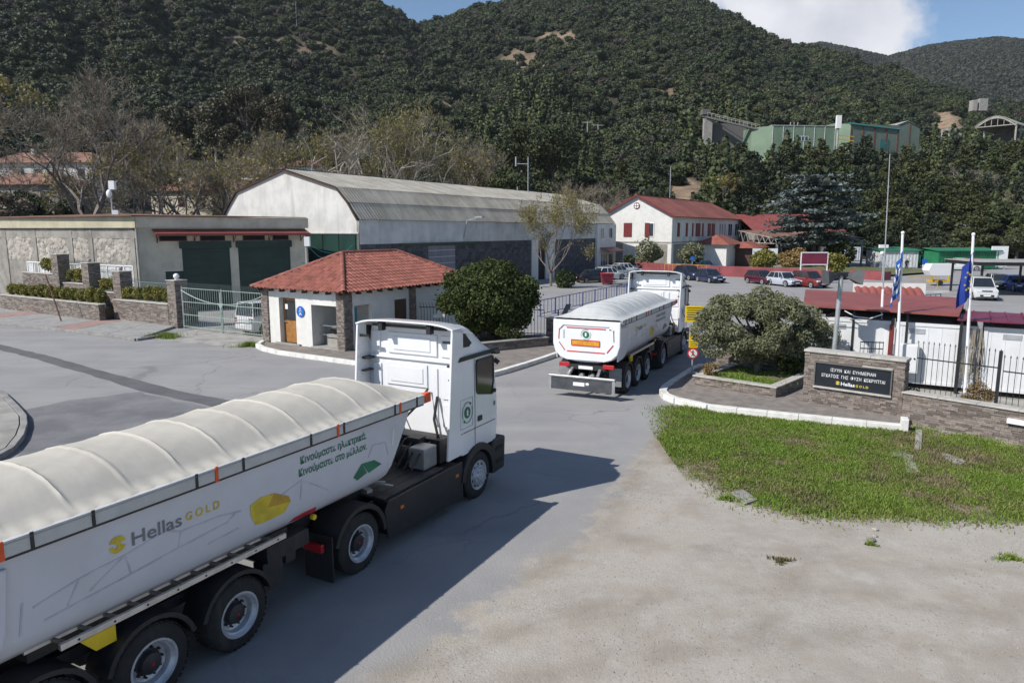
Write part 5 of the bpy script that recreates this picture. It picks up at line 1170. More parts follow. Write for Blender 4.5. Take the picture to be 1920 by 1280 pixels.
hip(24,42,-9.5,-1,3.2,4.0,wb,'canopy_roof',M['roof_old'])
for x0 in (26,31,36,41): MB().cyl((x0,-9.1,0),(x0,-9.1,3.3),.1).build('canopy_post', M['sign_white'], wb)
MB().box(25,40,-3.2,-.1,0,2.9).build('lower_wing', M['curtain'], wb)
lf = MB().cyl((0,0,0),(0,0,5.2),.06); o = lf.build('roof_aerial', M['galv'], wb); o.location = (14,BW/2,BR)
# second red roofed wing to the right
w2 = thing('rear_wing', 'lower wing with plain red metal roof right of the white building', 'building', (44.0,131,0), R(8))
MB().box(0,17,0,14,0,5.6).build('wall', M['old_plaster'], w2)
for k in range(8):
    a, b = -.5+18*k/8, -.5+18*(k+1)/8-.03; MB().extrude([(a,-.6,5.5),(b,-.6,5.5),(b-.5*k*.3,7,8.6),(a-.5*max(0,k-1)*.3,7,8.6)],(0,-.03,.08)).build('roof_panel', M['red_sheet'], w2)
MB().extrude([(-.5,7,8.6),(16.4,7,8.6),(17.5,14.6,5.5),(-.5,14.6,5.5)],(0,.03,.08)).build('rear_roof', M['red_sheet'], w2); MB().extrude([(16.4,7,8.55),(17.4,-.6,5.45),(17.4,14.6,5.45)],(.1,0,.05)).build('hip_end', M['white_wall'], w2)
# open canopy shed
cs = thing('canopy_shed', 'open steel canopy with brownish roof on posts beside the white building', 'shed', (42.3,115,0), R(8))
for k in range(9):
    a, b = 15*k/9, 15*(k+1)/9-.03; MB().extrude([(a,0,4.4),(b,0,4.4),(b,13,5.6),(a,13,5.6)],(0,0,.1)).build('roof_panel', M['roof_old'], cs)
tr = MB()
for k in range(7):
    y = k*2; tr.bar((0,y,3.6),(0,y+2,3.6),.12).bar((0,y,4.35+y*.09),(0,y+2,4.53+y*.09),.12).bar((0,y,3.6),(0,y+1,4.4+y*.09),.08).bar((0,y+1,4.4+y*.09),(0,y+2,3.6),.08)
for k in range(7): tr.bar((k*2.1,0,3.6),(k*2.1+2.1,0,3.6),.12).bar((k*2.1,0,3.6),(k*2.1+1.05,0,4.3),.08).bar((k*2.1+1.05,0,4.3),(k*2.1+2.1,0,3.6),.08)
stuff(tr.build('trusses', M['steel_pale'], cs))
for x, y in ((0,0),(0,6),(0,12),(7.3,0),(14.7,0),(14.7,6),(7.3,12.5),(14.7,12.5)): MB().box(x-.12,x+.12,y-.12,y+.12,0,3.6).build('post', M['steel_pale'], cs)
MB().box(0,15,12.8,13,0,4).build('back_wall', M['dark'], cs)
# red retaining wall of the car park
rw = thing('red_wall', 'long low red painted wall along the car park', 'wall', (0,0,0))
pts = [(13.5,108),(15.35,104.8),(20.2,97.5),(26.3,90.5),(36.6,82.3)]
for a, b in zip(pts[:-1],pts[1:]):
    a = Vector((*a,0)); b = Vector((*b,0)); u = (b-a).normalized(); n_ = Vector((-u.y,u.x,0)); k_ = max(1,int((b-a).length/5))
    for j in range(k_):
        p, q = a.lerp(b,j/k_), a.lerp(b,(j+1)/k_); MB().obox((p+q)/2+Z*.65, (q-p)*.4995, n_*.2, Z*.65).build('wall_panel', M['red_paint'], rw)
struct(sheet('raised_lawn', [(15.6,105),(20.3,97.8),(26.5,90.8),(36.7,82.6),(48,90),(62,100),(50,112),(30,104),(22,106)], 0.25, mat('lawn',(0.07,0.10,0.025),.9,.3,.3,c2=(0.16,0.14,0.07))))
# ------------------------------------------------------------------ village houses on the left slope
def house(label, px, py, Y, w, d, h, rot, wallm='white_wall', roofm='roof_old', nwin=4):
    p = AT(px, py, Y); t = thing('house', label, 'house', p, R(rot)); t.location.z = p.z
    MB().box(0,w,0,d,-4,h).build('wall', M[wallm], t); rh = h+d*.22
    r_ = MB(); r_.extrude([(-.4,-.4,h-.05),(w+.4,-.4,h-.05),(w-d*.3,d/2,rh),(d*.3,d/2,rh)],(0,-.05,.15)).extrude([(-.4,d+.4,h-.05),(w+.4,d+.4,h-.05),(w-d*.3,d/2,rh),(d*.3,d/2,rh)],(0,.05,.15)).extrude([(-.4,-.4,h-.05),(-.4,d+.4,h-.05),(d*.3,d/2,rh)],(0,0,.15)).extrude([(w+.4,-.4,h-.05),(w+.4,d+.4,h-.05),(w-d*.3,d/2,rh)],(0,0,.15))
    rr = r_.build('roof', M[roofm], t); MB().box(w*.3,w*.3+.6,d*.4,d*.4+.6,h,rh+.7).build('chimney', M[wallm], rr)
    for k in range(nwin):
        x = w*(k+.5)/nwin-.5; win(t,x,x+1.0,h-2.2,h-.9,0,'shutter_red','glass_dark',1)
    return t
house('long old house with brownish red roof at the left edge on the slope',-25,350,118,18,9,3.6,-4,'white_wall','roof_old',5)
house('grey house with flat terrace below the long old house at left',-40,395,100,12,8,3.4,-6,'old_plaster','roof_old',3)
house('white house half hidden behind bare trees left of the shed gable',402,372,140,9,8,4.2,-20,'white_wall','roof_old',3)
house('white house close to the shed gable with brownish roof',455,368,150,10,8,4.6,-10,'white_wall','tile_far',3)
house('small white house directly behind the shed apex',540,346,165,9,7,4.0,8,'white_wall','roof_old',3)
house('low cream house seen below the thin bare trees',285,392,112,10,7,2.6,-8,'cream_wall','roof_old',3)
house('low house with pale walls behind the tree left of the gable',350,388,115,12,7,2.8,-4,'cream_wall','roof_old',3)
house('small house with red roof in the trees right of the central hollow',982,262,262,5,4,1.6,0,'white_wall','tile_far',2)
# ------------------------------------------------------------------ green factory on the terrace
def AT_box(t, x0,x1,y0,y1,z0,z1,nm,m): return MB().box(x0,x1,y0,y1,z0,z1).build(nm, M[m], t)
f1 = thing('green_factory', 'light green factory block with white ribs on the terrace', 'factory', AT(1446,296,228), R(5)); zt = AT(1446,236,228).z-f1.location.z
AT_box(f1,0,20.5,0,16,-4,zt,'wall','factory_green'); MB().box(-.2,20.7,-.15,16.2,zt,zt+.25).build('roof', M['steel_pale'], f1)
MB().extrude([(0,0,-3),(-4.6,5,-3),(-4.6,5,zt),(0,0,zt)],(0,8,0)).build('side_wall', M['factory_green'], f1)
for k in range(7): MB().box(.0+k*3.35,.14+k*3.35,-.12,0,-2,zt).build('rib', M['curtain'], f1)
f = MB().box(8.2,11.6,-.1,0,zt-4.4,zt-3).build('window', M['sign_white'], f1)
for k in range(3): MB().box(8.3+k*1.1,9.2+k*1.1,-.12,-.1,zt-4.3,zt-3.1).build('pane', M['glass_dark'], f)
for k in range(9): MB().cyl((1+k*2,3,zt+.25),(1+k*2,3,zt+.7),.35,.2,8).build('roof_vent', M['steel_pale'], f1)
MB().box(12.5,18,-.3,0,-2.5,-.2).build('lower_panel', M['factory_green'], f1)
for k in range(3): MB().cyl((7+k*1.2,3,zt+.2),(7+k*1.2,3,zt+1.6),.12,n=6).build('flue', M['steel_pale'], f1)
f2 = thing('green_factory_annex', 'green grey factory hall with teal roof edge and brown columns', 'factory', AT(1592,290,236), R(8)); z2 = AT(1592,233,236).z-f2.location.z
AT_box(f2,0,17,0,20,-3,z2,'wall','factory_green_dark'); MB().extrude([(-.3,-.6,z2),(17.2,-.6,z2-1.5),(17.2,.2,z2-1.0),(-.3,.2,z2+.6)],(0,14,0)).build('roof', M['roof_teal'], f2)
for k in range(5): MB().box(-.1+k*4.1,.35+k*4.1,-.15,0,-3,z2-.3-k*.3).build('column', M['rust'], f2)
MB().extrude([(0,0,-3),(-6,9,-3),(-6,9,z2-.6),(-3,4.5,z2+.8),(0,0,z2)],(0,6,0)).build('gable_wall', M['factory_green'], f2)
MB().box(10.5,13.5,-.12,0,-2,z2-4.5).build('roller_door', M['roof_teal'], f2)
f3 = thing('grey_green_hall', 'taller grey green gabled hall at the back of the factory', 'factory', AT(1672,290,262), R(6)); z3_ = AT(1672,232,262).z-f3.location.z
MB().extrude([(0,0,-3),(10,0,-3),(10,0,z3_-1.4),(5,0,z3_+.8),(0,0,z3_-1)],(0,22,0)).build('wall', M['factory_green_dark'], f3); MB().extrude([(-.3,-.3,z3_-1),(5,-.3,z3_+.95),(10.3,-.3,z3_-1.4),(5,-.3,z3_+1.1)],(0,22.5,0)).build('roof', M['steel_pale'], f3); MB().extrude([(-16,2,z3_-1.6),(0,2,z3_-.4),(0,14,z3_-.4),(-16,14,z3_-1.6)],(0,0,.3)).build('side_roof', M['steel_pale'], f3); MB().box(-16,0,3,13,-3,z3_-1.7).build('side_wall', M['factory_green_dark'], f3)
MB().box(6,6.4,-.1,0,-3,z3_-.2).build('column', M['rust'], f3)
cv = thing('conveyor_gallery', 'inclined open conveyor with railings leading to the green factory', 'conveyor', AT(1325,262,238)); zc = AT(1325,216,238).z-cv.location.z; e = AT(1422,242,232)-cv.location
MB().bar((-1.5,0,zc-.4),(e.x,e.y,e.z-.2),2.0,.5).build('belt_deck', M['mortar'], cv)
for s in (-1.1,1.1): MB().bar((-1.5,s,zc+.9),(e.x,e.y+s,e.z+1.1),.12).build('handrail', M['steel_pale'], cv)
for k in range(15):
    q = Vector((-1.5,-1.1,zc)).lerp(Vector((e.x,e.y-1.1,e.z)),k/14); MB().bar(q-Z*.3,q+Z*1.0,.1).build('rail_post', M['steel_pale'], cv)
MB().box(-1.2,1.4,-1,1,-2,zc-.6).build('tower', M['concrete'], cv); MB().box(-2,0.5,-1.5,1.5,zc,zc+1.6).build('head_frame', M['mortar'], cv); MB().box(1.5,13,1,2,-3,zc-2.5).build('retaining_wall', M['mortar'], cv)
sh = thing('arched_shed', 'open barrel vaulted shed on columns at the upper right edge', 'shed', AT(1822,276,252), R(-48)); za = AT(1822,240,252).z-sh.location.z
def vault(x0,x1,y0,y1,z0,rise,n_,th,mb,rib=False):
    secs = []
    for k in range(n_+1):
        f = k/n_; x = x0+(x1-x0)*f; z = z0+rise*math.sin(math.pi*f); secs.append([(x,y0,z),(x,y1,z),(x,y1,z+th),(x,y0,z+th)])
    mb.loft(secs,True,True); return mb
vault(0,12.5,0,34,za,3.0,14,.25,MB()).build('roof', M['concrete'], sh)
for y in (-.1,11,22,33): vault(.3,12.2,y,y+.4,za-.6,3.0,14,.55,MB()).build('rib', M['concrete'], sh)
MB().bar((0,.2,za),(12.5,.2,za),.3).build('tie_beam', M['concrete'], sh)
for k in range(6): MB().bar((1.8*k+1.5,.2,za),(1.8*k+1.5,.2,za+3.0*math.sin(math.pi*(1.8*k+1.5)/12.5)),.18).build('hanger', M['concrete'], sh)
for y in (.2,6,11.3,17,22.3,28): MB().box(12,12.5,y,y+.5,-4,za+.2).build('column', M['concrete'], sh)
for y in (.2,11.3,22.3): MB().box(0,.5,y,y+.5,-4,za+.2).build('column', M['concrete'], sh)
MB().box(2,12,14,15,-3,za-1.5).build('back_wall', M['mortar'], sh)
rp = thing('yellow_ramp', 'yellow railed steel walkway below the arched shed', 'walkway', AT(1790,290,240)); MB().bar((0,0,1),(11,0,0.4),1.6,.3).build('deck', M['factory_green_dark'], rp); MB().bar((0,-.8,2.6),(11,-.8,2),.12).bar((0,-.8,1.8),(11,-.8,1.2),.12).build('rail', M['yellow_rail'], rp)
for k in range(7): MB().bar((k*1.8,-.8,.5),(k*1.8,-.8,2.5),.12).build('rail_post', M['yellow_rail'], rp)
for k in range(3): MB().box(1+k*4,1.3+k*4,-.2,.2,-5,.7).build('leg', M['factory_green_dark'], rp)
for px, py, q, lab in ((1905,300,(1960,292),'pale covered conveyor pipe entering from the right edge'),):
    a = AT(1866,300,200); b = AT(1990,288,205); t = thing('pipe_gallery', lab, 'conveyor', a); MB().bar((0,0,0),b-a,1.4,.5).build('deck', M['steel_pale'], t); MB().bar((0,-.7,.9),b-a+Vector((0,-.7,.9)),.1).build('handrail', M['steel_pale'], t); MB().cyl((3,0,-7),(3,0,0),.3).build('leg', M['steel_pale'], t)
a = AT(1860,318,190); b = AT(1995,345,170); t = thing('cable_conveyor', 'thin dark conveyor line running down through the pines at right', 'conveyor', a); MB().bar((0,0,0),b-a,.8,.35).build('deck', M['steel_pale'], t)
for k in range(5):
    q = (b-a)*(k+.5)/5; MB().bar(q-Z*6,q+Z*.6,.2).box(q.x-.6,q.x+.6,q.y-.5,q.y+.5,q.z+.6,q.z+.8).build('support', M['steel_pale'], t)
rk = thing('rock_cut_ruin', 'crumbling pale concrete bunker in the sandy cut left of the arched shed', 'ruin', AT(1775,268,262)); MB().box(0,3,0,4,-2,5).box(4.2,6,1,5,-2,3.5).build('block', M['concrete'], rk)
for x in (0.4,1.5,2.4): MB().box(x,x+.4,-.3,0,-2,4.6).build('buttress', M['concrete'], rk)
hr_ = AT(1838,190,330); t = thing('hilltop_bunker', 'small pale concrete block on the ridge above the arched shed', 'ruin', hr_); MB().box(-3,-1,0,3,-4,.6).box(0,3.5,0,3,-4,1.2).build('block', M['concrete'], t)
lm = thing('light_mast', 'white box lamp mast standing between the two green factory halls', 'mast', AT(1568,292,224)); MB().cyl((0,0,-4),(0,0,8),.3).build('pole', M['steel_pale'], lm); MB().box(-.7,.7,-.5,.5,8,11.8).build('head', M['sign_white'], lm); MB().bar((.2,0,5),(5,0,4.3),.25).bar((.2,0,6),(5,0,5.6),.2).build('arm', M['yellow_rail'], lm)
for px, py, h, lab in ((1101,268,7,'taller wooden power pole with crossarm on the slope'),(1121,262,5,'shorter power pole right of the taller one on the slope')):
    t = thing('power_pole', lab, 'pole', AT(px,py,250)); MB().cyl((0,0,-4),(0,0,h),.18).build('pole', M['steel_pale'], t); MB().bar((-1.8,0,h-.3),(1.8,0,h-.3),.2).build('crossarm', M['steel_pale'], t)

p = AT(557,66,430); p.z = float(hill_z(p.x,430)[0]); t = thing('hill_pole','thin steel pole on the left hill above the road cut','pole',p); MB().cyl((0,0,-2),(0,0,13),.14,.08,8).build('pole', M['galv'], t); MB().cyl((0,0,-2),(0,0,.6),.4,n=8).build('footing', M['concrete'], t)
# ------------------------------------------------------------------ tipper trucks (y forward from the drive axle, x right)
random.seed(301)
def rrect(x0, x1, y0, y1, z, rf, rr, n=5):
    """plan ring with front corner radius rf and rear corner radius rr"""
    pts = []
    for cx, cy, r_, a0 in ((x1-rf,y1-rf,rf,0),(x0+rf,y1-rf,rf,90),(x0+rr,y0+rr,rr,180),(x1-rr,y0+rr,rr,270)):
        for k in range(n+1):
            t = R(a0+90*k/n); pts.append((cx+r_*math.cos(t), cy+r_*math.sin(t), z))
    return pts
def wheel(parent, x, y, r, width, dual=False, front=False):
    """tyre with steel rim and hub; outer face towards the sign of x"""
    s = 1 if x > 0 else -1
    prof = [(-width/2,r*.62),(-width/2,r*.8),(-width*.46,r*.93),(-width*.36,r*.99),(-width*.12,r),(width*.12,r),(width*.36,r*.99),(width*.46,r*.93),(width/2,r*.8),(width/2,r*.62)]
    t = MB().lathe_x(prof, x-s*width/2, y, r, 40, False)
    if dual: t.lathe_x(prof, x-s*(width*1.6), y, r, 32, False)
    w = t.build('wheel', M['rubber'], parent, smooth=True)
    gr = MB()
    for k in range(40):
        a = 2*math.pi*k/40; cy, cz = math.cos(a), math.sin(a)
        for dx in (-.30,.0,.30): gr.obox((x-s*width/2+dx*width, y+cy*r*1.0, r+cz*r*1.0), (width*.11,0,0), (0,-cz*.026,cy*.026), (0,cy*.006,cz*.006))
    stuff(gr.build('tread_blocks', M['rubber'], w))
    o = x
    if front: rp = [(-.05,r*.60),(.012,r*.63),(.012,r*.58),(-.02,r*.52),(-.015,r*.46),(.055,r*.42),(.06,r*.28),(.08,r*.24),(.085,r*.0)]
    else: rp = [(-.05,r*.60),(.012,r*.63),(.012,r*.575),(-.03,r*.545),(-.045,r*.50),(-.12,r*.46),(-.14,r*.40),(-.14,r*.0)]
    MB().lathe_x([(s*a,b) for a,b in rp], o, y, r, 36, False).build('rim', M['rim_metal'], w, smooth=True)
    hub = MB()
    if not front:
        hub.lathe_x([(s*-.135,r*.33),(s*-.13,r*.33),(s*-.12,r*.29),(s*-.05,r*.26),(s*-.03,r*.2),(s*-.03,0)], o, y, r, 20); hub.build('hub', M['chassis'], w, smooth=True)
        MB().cyl((o+s*-.03,y,r),(o+s*-.022,y,r),r*.045,n=12).build('hub_cap', M['red_plain'], w)
    nut = MB()
    for k in range(10):
        a = 2*math.pi*k/10; rr_ = r*(.36 if front else .36); xx_ = o+s*(.058 if front else -.14)
        nut.cyl((xx_,y+math.cos(a)*rr_,r+math.sin(a)*rr_),(xx_+s*.05,y+math.cos(a)*rr_,r+math.sin(a)*rr_),.017,.013,6)
    stuff(nut.build('wheel_nuts', M['rim_metal'] if front else M['chassis'], w))
    hol = MB()
    for k in range(10):
        a = 2*math.pi*(k+.5)/10; rr_ = r*.47; hol.cyl((o-s*.012,y+math.cos(a)*rr_,r+math.sin(a)*rr_),(o-s*(.005 if front else -.0),y+math.cos(a)*rr_,r+math.sin(a)*rr_),.03,n=8)
    if front: stuff(hol.build('rim_holes', M['dark'], w))
    return w
def side_poly(mb, pts, x):  # polygon on a side plane, pts as (y,z)
    mb.poly([(x,p[0],p[1]) for p in (pts if x > 0 else list(reversed(pts)))]); return mb
def make_truck(label, loc, heading, tarp_kind):
    T = thing('tipper_truck', label, 'truck', loc, R(-heading), 'white tipper trucks at the gate')
    # ---- cab
    secs = []
    for z, yf, hw, rf, yr in ((1.12,4.98,1.2,.28,3.32),(1.5,5.0,1.235,.32,3.32),(1.95,5.0,1.245,.34,3.32),(2.4,4.95,1.24,.34,3.32),(2.8,4.90,1.235,.34,3.32),(3.1,4.86,1.225,.34,3.32),(3.2,4.78,1.215,.34,3.32),(3.34,4.55,1.20,.4,3.32),(3.5,4.33,1.185,.4,3.32),(3.64,4.12,1.17,.36,3.32),(3.76,3.92,1.14,.28,3.32),(3.84,3.74,1.07,.2,3.32),(3.87,3.64,.98,.14,3.34)):
        secs.append(rrect(-hw,hw,yr,yf,z,rf,.05))
    cab = MB().loft(secs).build('cab', M['truck_white'], T, smooth=True)
    # rear wall mouldings
    def rp(x0,x1,z0,z1,d=.02,nm='rear_panel',m='truck_white'): return MB().box(x0,x1,3.32-d,3.33,z0,z1).build(nm, M[m], cab, bevel=.012)
    rp(-.66,.62,3.2,3.66,.035); rp(-.5,.46,3.28,3.58,.05); rp(-1.14,1.14,3.08,3.13,.05,'rear_seam'); rp(-.72,.36,2.5,3.0,.03); rp(-.6,.26,2.58,2.92,.045); rp(-1.08,-.86,1.7,2.95,.03); rp(.5,.62,1.7,2.95,.03); rp(.74,1.06,2.3,2.95,.025); rp(.74,1.06,1.7,2.2,.025); rp(-1.1,-.88,3.2,3.66,.03); rp(.72,1.1,3.2,3.66,.03)
    # side deflectors and roof spoiler
    for s in (-1,1):
        a = 1.19*s; b = 1.245*s
        pts = [(2.72,1.17),(3.34,1.17),(3.34,3.78),(3.28,3.86),(2.95,3.86)]
        MB().extrude([(a,p[0],p[1]) for p in pts], (b-a,0,0)).build('side_deflector', M['truck_white'], cab, bevel=.015)
        MB().box(min(a*.8,a),max(a*.8,a),3.0,3.05,3.55,3.6).box(min(a*.86,a),max(a*.86,a),3.05,3.3,3.05,3.1).box(min(a*.9,a),max(a*.9,a),3.02,3.3,2.78,2.81).build('deflector_strut', M['black_plastic'], cab)
    sp = []
    for k in range(15):
        f = k/14; x = -1.245+2.49*f; e = abs(2*f-1); z = 3.965-.105*e**5; sp.append([(x,2.93,z-.035),(x,2.93,z),(x,3.42,z-.03),(x,3.72,z-.10-.06*e),(x,3.72,z-.14-.06*e)])
    MB().loft(sp).build('roof_spoiler', M['truck_white'], cab, smooth=True)
    for x in (-.62,.62): MB().box(x-.05,x+.05,2.98,3.12,3.72,3.93).build('spoiler_bracket', M['black_plastic'], cab)
    MB().bar((-.9,3.1,3.83),(1.0,3.1,3.83),.05,.06).build('spoiler_bar', M['black_plastic'], cab)
    for s in (-1,1):
        x = 1.252*s
        # belt strip, vent, door seams, window, handle
        MB().extrude([(x,3.12,3.16),(x,4.52,3.16),(x,4.62,3.21),(x,4.5,3.25),(x,3.2,3.25)], (.012*s,0,0)).build('belt_strip', M['black_plastic'], cab)
        v = MB().extrude([(1.20*s,3.22,3.44),(1.195*s,3.62,3.42),(1.19*s,3.72,3.5),(1.165*s,3.44,3.76),(1.17*s,3.22,3.78)], (.02*s,0,0)).build('roof_vent', M['black_plastic'], cab)
        for k in range(5): z = 3.48+k*.055; MB().bar((1.222*s-.006*s*k,3.25,z),(1.222*s-.006*s*k,3.7-.05*k,z),.012,.018).build('vent_slat', M['chassis'], v)
        w_ = side_poly(MB(), [(3.9,2.36),(4.5,2.24),(4.58,2.5),(4.58,3.04),(4.5,3.08),(3.9,3.08),(3.85,3.0),(3.86,2.42)], x-.004*s)
        w_.extrude([(x-.01*s,p[0],p[1]) for p in ((3.86,2.38),(4.6,2.22),(4.6,3.1),(3.85,3.1))], (.003*s,0,0)); w_.build('side_window', M['glass_dark'], cab)
        fr = MB()
        P_ = [(3.9,2.36),(4.5,2.24),(4.58,2.5),(4.58,3.04),(4.5,3.09),(3.9,3.09),(3.845,3.0),(3.85,2.42)]
        for a, b in zip(P_, P_[1:]+P_[:1]): fr.bar((x,a[0],a[1]),(x,b[0],b[1]),.02,.03)
        fr.build('window_frame', M['black_plastic'], cab)
        sm = MB()
        for a, b in (((3.78,3.14),(3.78,1.2)),((3.78,1.62),(4.66,1.62)),((3.2,1.62),(3.78,1.62))): sm.bar((x-.003*s,a[0],a[1]),(x-.003*s,b[0],b[1]),.008,.012)
        sm.build('door_seam', M['print_grey'], cab)
        MB().obox((x,3.98,1.8),(.016,0,0),(0,.09,0),(0,0,.06)).build('door_handle', M['black_plastic'], cab, bevel=.02)
        # charging flap with round green battery emblem
        lg = MB()
        for a, b in (((3.2,1.72),(3.68,1.72)),((3.68,1.72),(3.68,2.34)),((3.68,2.34),(3.2,2.34)),((3.2,2.34),(3.2,1.72))): lg.bar((x-.003*s,a[0],a[1]),(x-.003*s,b[0],b[1]),.008,.01)
        lg.build('flap_outline', M['print_line'], cab)
        emblem(cab, x+.004*s, 3.46, 2.04, .2, s)
        MB().obox((x+.002*s,4.62,2.0),(.005,0,0),(0,.03,0),(0,0,.05)).build('badge', M['print_grey'], cab)
        # mirror camera arm and mirrors
        MB().bar((1.2*s,4.62,3.15),(1.36*s,4.64,3.16),.12,.06).build('mirror_camera', M['black_plastic'], cab); MB().bar((1.2*s,4.7,2.98),(1.3*s,4.74,2.9),.05,.1).bar((1.2*s,4.6,2.3),(1.27*s,4.66,2.28),.06,.08).build('mirror', M['black_plastic'], cab)
        # wheel arch and step fairing
        MB().arc_band(3.94,.52,.57,.72,R(-12),R(178),1.02*s,1.262*s,16).build('wheel_arch', M['black_plastic'], cab, smooth=True)
        MB().extrude([(.9*s,4.56,.34),(.9*s,5.12,.36),(.9*s,5.16,1.12),(.9*s,4.62,1.15),(.9*s,4.5,.9)],(.345*s,0,0)).build('step_fairing', M['black_plastic'], cab, bevel=.05)
        for z in (.55,.85): MB().box(min(1.2*s,1.255*s),max(1.2*s,1.255*s),4.68,5.0,z,z+.1).build('step', M['dark'], cab)
    MB().box(-1.2,1.2,4.9,5.15,.35,1.12).build('front_bumper', M['black_plastic'], cab, bevel=.05)
    MB().extrude([(-1.05,4.99,1.98),(1.05,4.99,1.98),(1.05,4.885,3.1),(-1.05,4.885,3.1)],(0,.02,0)).build('windscreen', M['glass_dark'], cab)
    MB().box(-1.1,1.1,4.7,5.05,3.12,3.2).build('sun_visor', M['black_plastic'], cab)
    # ---- tractor chassis
    ch = MB().box(-.5,-.36,-.9,4.9,.75,1.0).box(.36,.5,-.9,4.9,.75,1.0).box(-.9,.9,3.3,4.9,.7,1.15).box(-.5,.5,-.9,-.8,.72,1.0).cyl((-1,0,.52),(1,0,.52),.13).cyl((-1,3.94,.5),(1,3.94,.5),.1).box(-.3,.3,-.3,.3,.4,.75)
    ch.build('chassis', M['chassis'], T)
    for k in range(9):
        x0 = -1.13+k*.252; MB().box(x0,x0+.235,.78,2.72,1.0,1.035).build('catwalk_plank', mat('catwalk',(0.085,0.075,0.068),.7,.2,3), T)
    MB().cyl((0,.55,1.04),(0,.55,1.12),.48,n=24).box(-.5,.5,-.3,.4,1.0,1.07).build('fifth_wheel', M['chassis'], T)
    for s in (-1,1):
        MB().extrude([(1.19*s,.74,.3),(1.19*s,3.3,.22),(1.19*s,3.28,1.02),(1.19*s,.78,1.02),(1.19*s,.66,.85)],(.045*s,0,0)).box(min(.85*s,1.19*s),max(.85*s,1.19*s),.78,3.25,.35,.99).build('side_skirt', M['black_plastic'], T, bevel=.02)
        for y in (1.15,3.05): MB().obox((1.242*s,y,.78),(.006,0,0),(0,.05,0),(0,0,.03)).build('marker_lamp', M['amber'], T)
        MB().arc_band(0,.52,.60,.68,R(2),R(165),.62*s,1.25*s,14).build('mudguard', M['black_plastic'], T, smooth=True)
        MB().box(min(.62*s,1.22*s),max(.62*s,1.22*s),-.72,-.69,.12,.9).build('mudflap', M['black_plastic'], T)
        MB().box(min(.72*s,1.12*s),max(.72*s,1.12*s),-.86,-.78,.66,.8).build('tail_lamp', M['red_light'], T, bevel=.015)
        wheel(T, 1.215*s, 0, .52, .30, True); wheel(T, 1.225*s, 3.94, .52, .31, False, True)
    # gap equipment
    MB().box(-.2,.12,1.98,2.2,1.3,2.35).box(-.36,-.3,1.98,2.1,1.2,2.5).build('hydraulic_cylinder', M['grey_metal'], T, bevel=.03)
    eq = MB().box(-.9,.95,2.85,3.25,1.05,1.55).box(-.6,-.1,2.5,2.85,1.05,1.45).cyl((.2,2.5,1.25),(.85,2.5,1.25),.2,n=14).box(.3,.6,2.6,2.85,1.3,1.6).cyl((-.9,2.4,1.15),(-.2,2.4,1.15),.16)
    for k in range(9): x = -.7+k*.18; eq.tube([(x,2.8,1.5),(x+.05,2.6,1.75-.04*k),(x+.1,2.3,1.4),(x+.1,2.0,1.15)],.022,6)
    eq.build('equipment', M['chassis'], T); MB().box(.55,.95,2.3,2.75,1.06,1.5).build('battery_box', M['grey_metal'], T, bevel=.03); MB().tube([(-.5,3.2,2.0),(-.45,2.9,1.7),(-.3,2.6,1.5),(-.2,2.3,1.3)],.02,6).build('red_hose', M['red_plain'], T); MB().tube([(-.4,3.2,2.05),(-.3,2.9,1.8),(-.15,2.6,1.6),(-.1,2.3,1.35)],.02,6).build('yellow_hose', M['yellow'], T); MB().tube([(.62,3.28,2.35),(.65,3.1,1.9),(.8,3.0,1.6),(.8,3.05,1.5)],.03,8).tube([(.4,3.25,2.5),(.35,2.9,2.2),(.2,2.5,1.9),(.1,2.2,1.7)],.025,8).build('air_hose', M['rubber'], T)
    MB().bar((.15,.9,1.2),(1.0,1.2,1.12),.06,.03).bar((.5,.75,1.2),(.9,.65,1.18),.12,.06).bar((.1,.6,1.25),(.9,1.1,1.2),.05).build('coupling_arm', M['grey_metal'], T)
    # ---- trailer: half pipe body
    RZ = 2.70; YF, YB = 1.55, -6.28
    half = [(1.20,RZ-.08),(1.1915,2.28),(1.183,1.94),(1.175,1.62),(1.13,1.48),(1.0,1.36),(.75,1.27),(.4,1.22),(0,1.21)]
    ring = half+[(-x,z) for x,z in reversed(half[:-1])]
    def ring_at(y, top_y, k):  # front is raked: lower points set back
        out = []
        for x, z in ring:
            f = (RZ-z)/(RZ-1.2); out.append((x, y-k*(f**1.25), z))
        return out
    bs = [ring_at(YB,0,0), ring_at(YB+.02,0,0), ring_at(-3,0,0), ring_at(0,0,.15), ring_at(YF-.02,0,.92), ring_at(YF,0,.92)]
    body = MB().loft(bs).build('tipper_body', M['body_white'], T, smooth=True)
    for s in (-1,1):
        MB().box(min(1.19*s,1.27*s),max(1.19*s,1.27*s),YB,2.02,RZ-.12,RZ+.05).build('side_rail', M['rail_grey'], body)
        MB().box(min(1.2*s,1.24*s),max(1.2*s,1.24*s),YB,1.9,RZ-.16,RZ-.12).build('painted_rail_shadow', M['black_plastic'], body)  # solid black strip drawn as the shade under the side rail
        for y in (-5.9,-5.2,-4.55,-3.2,-2.45,-1.15,-.4,.95,1.62): MB().box(min(1.268*s,1.283*s),max(1.268*s,1.283*s),y,y+.035,RZ-.125,RZ+.06).build('rail_clip', M['black_plastic'], body)
        for y in (-5.5,-2.9,-.55,1.1): MB().box(min(1.27*s,1.285*s),max(1.27*s,1.285*s),y,y+.045,RZ-.14,RZ+.065).build('strap', M['orange'], body)
        MB().obox((1.24*s,1.98,RZ-.02),(.05,0,0),(0,.09,0),(0,0,.09)).build('corner_cap', M['orange'], body)
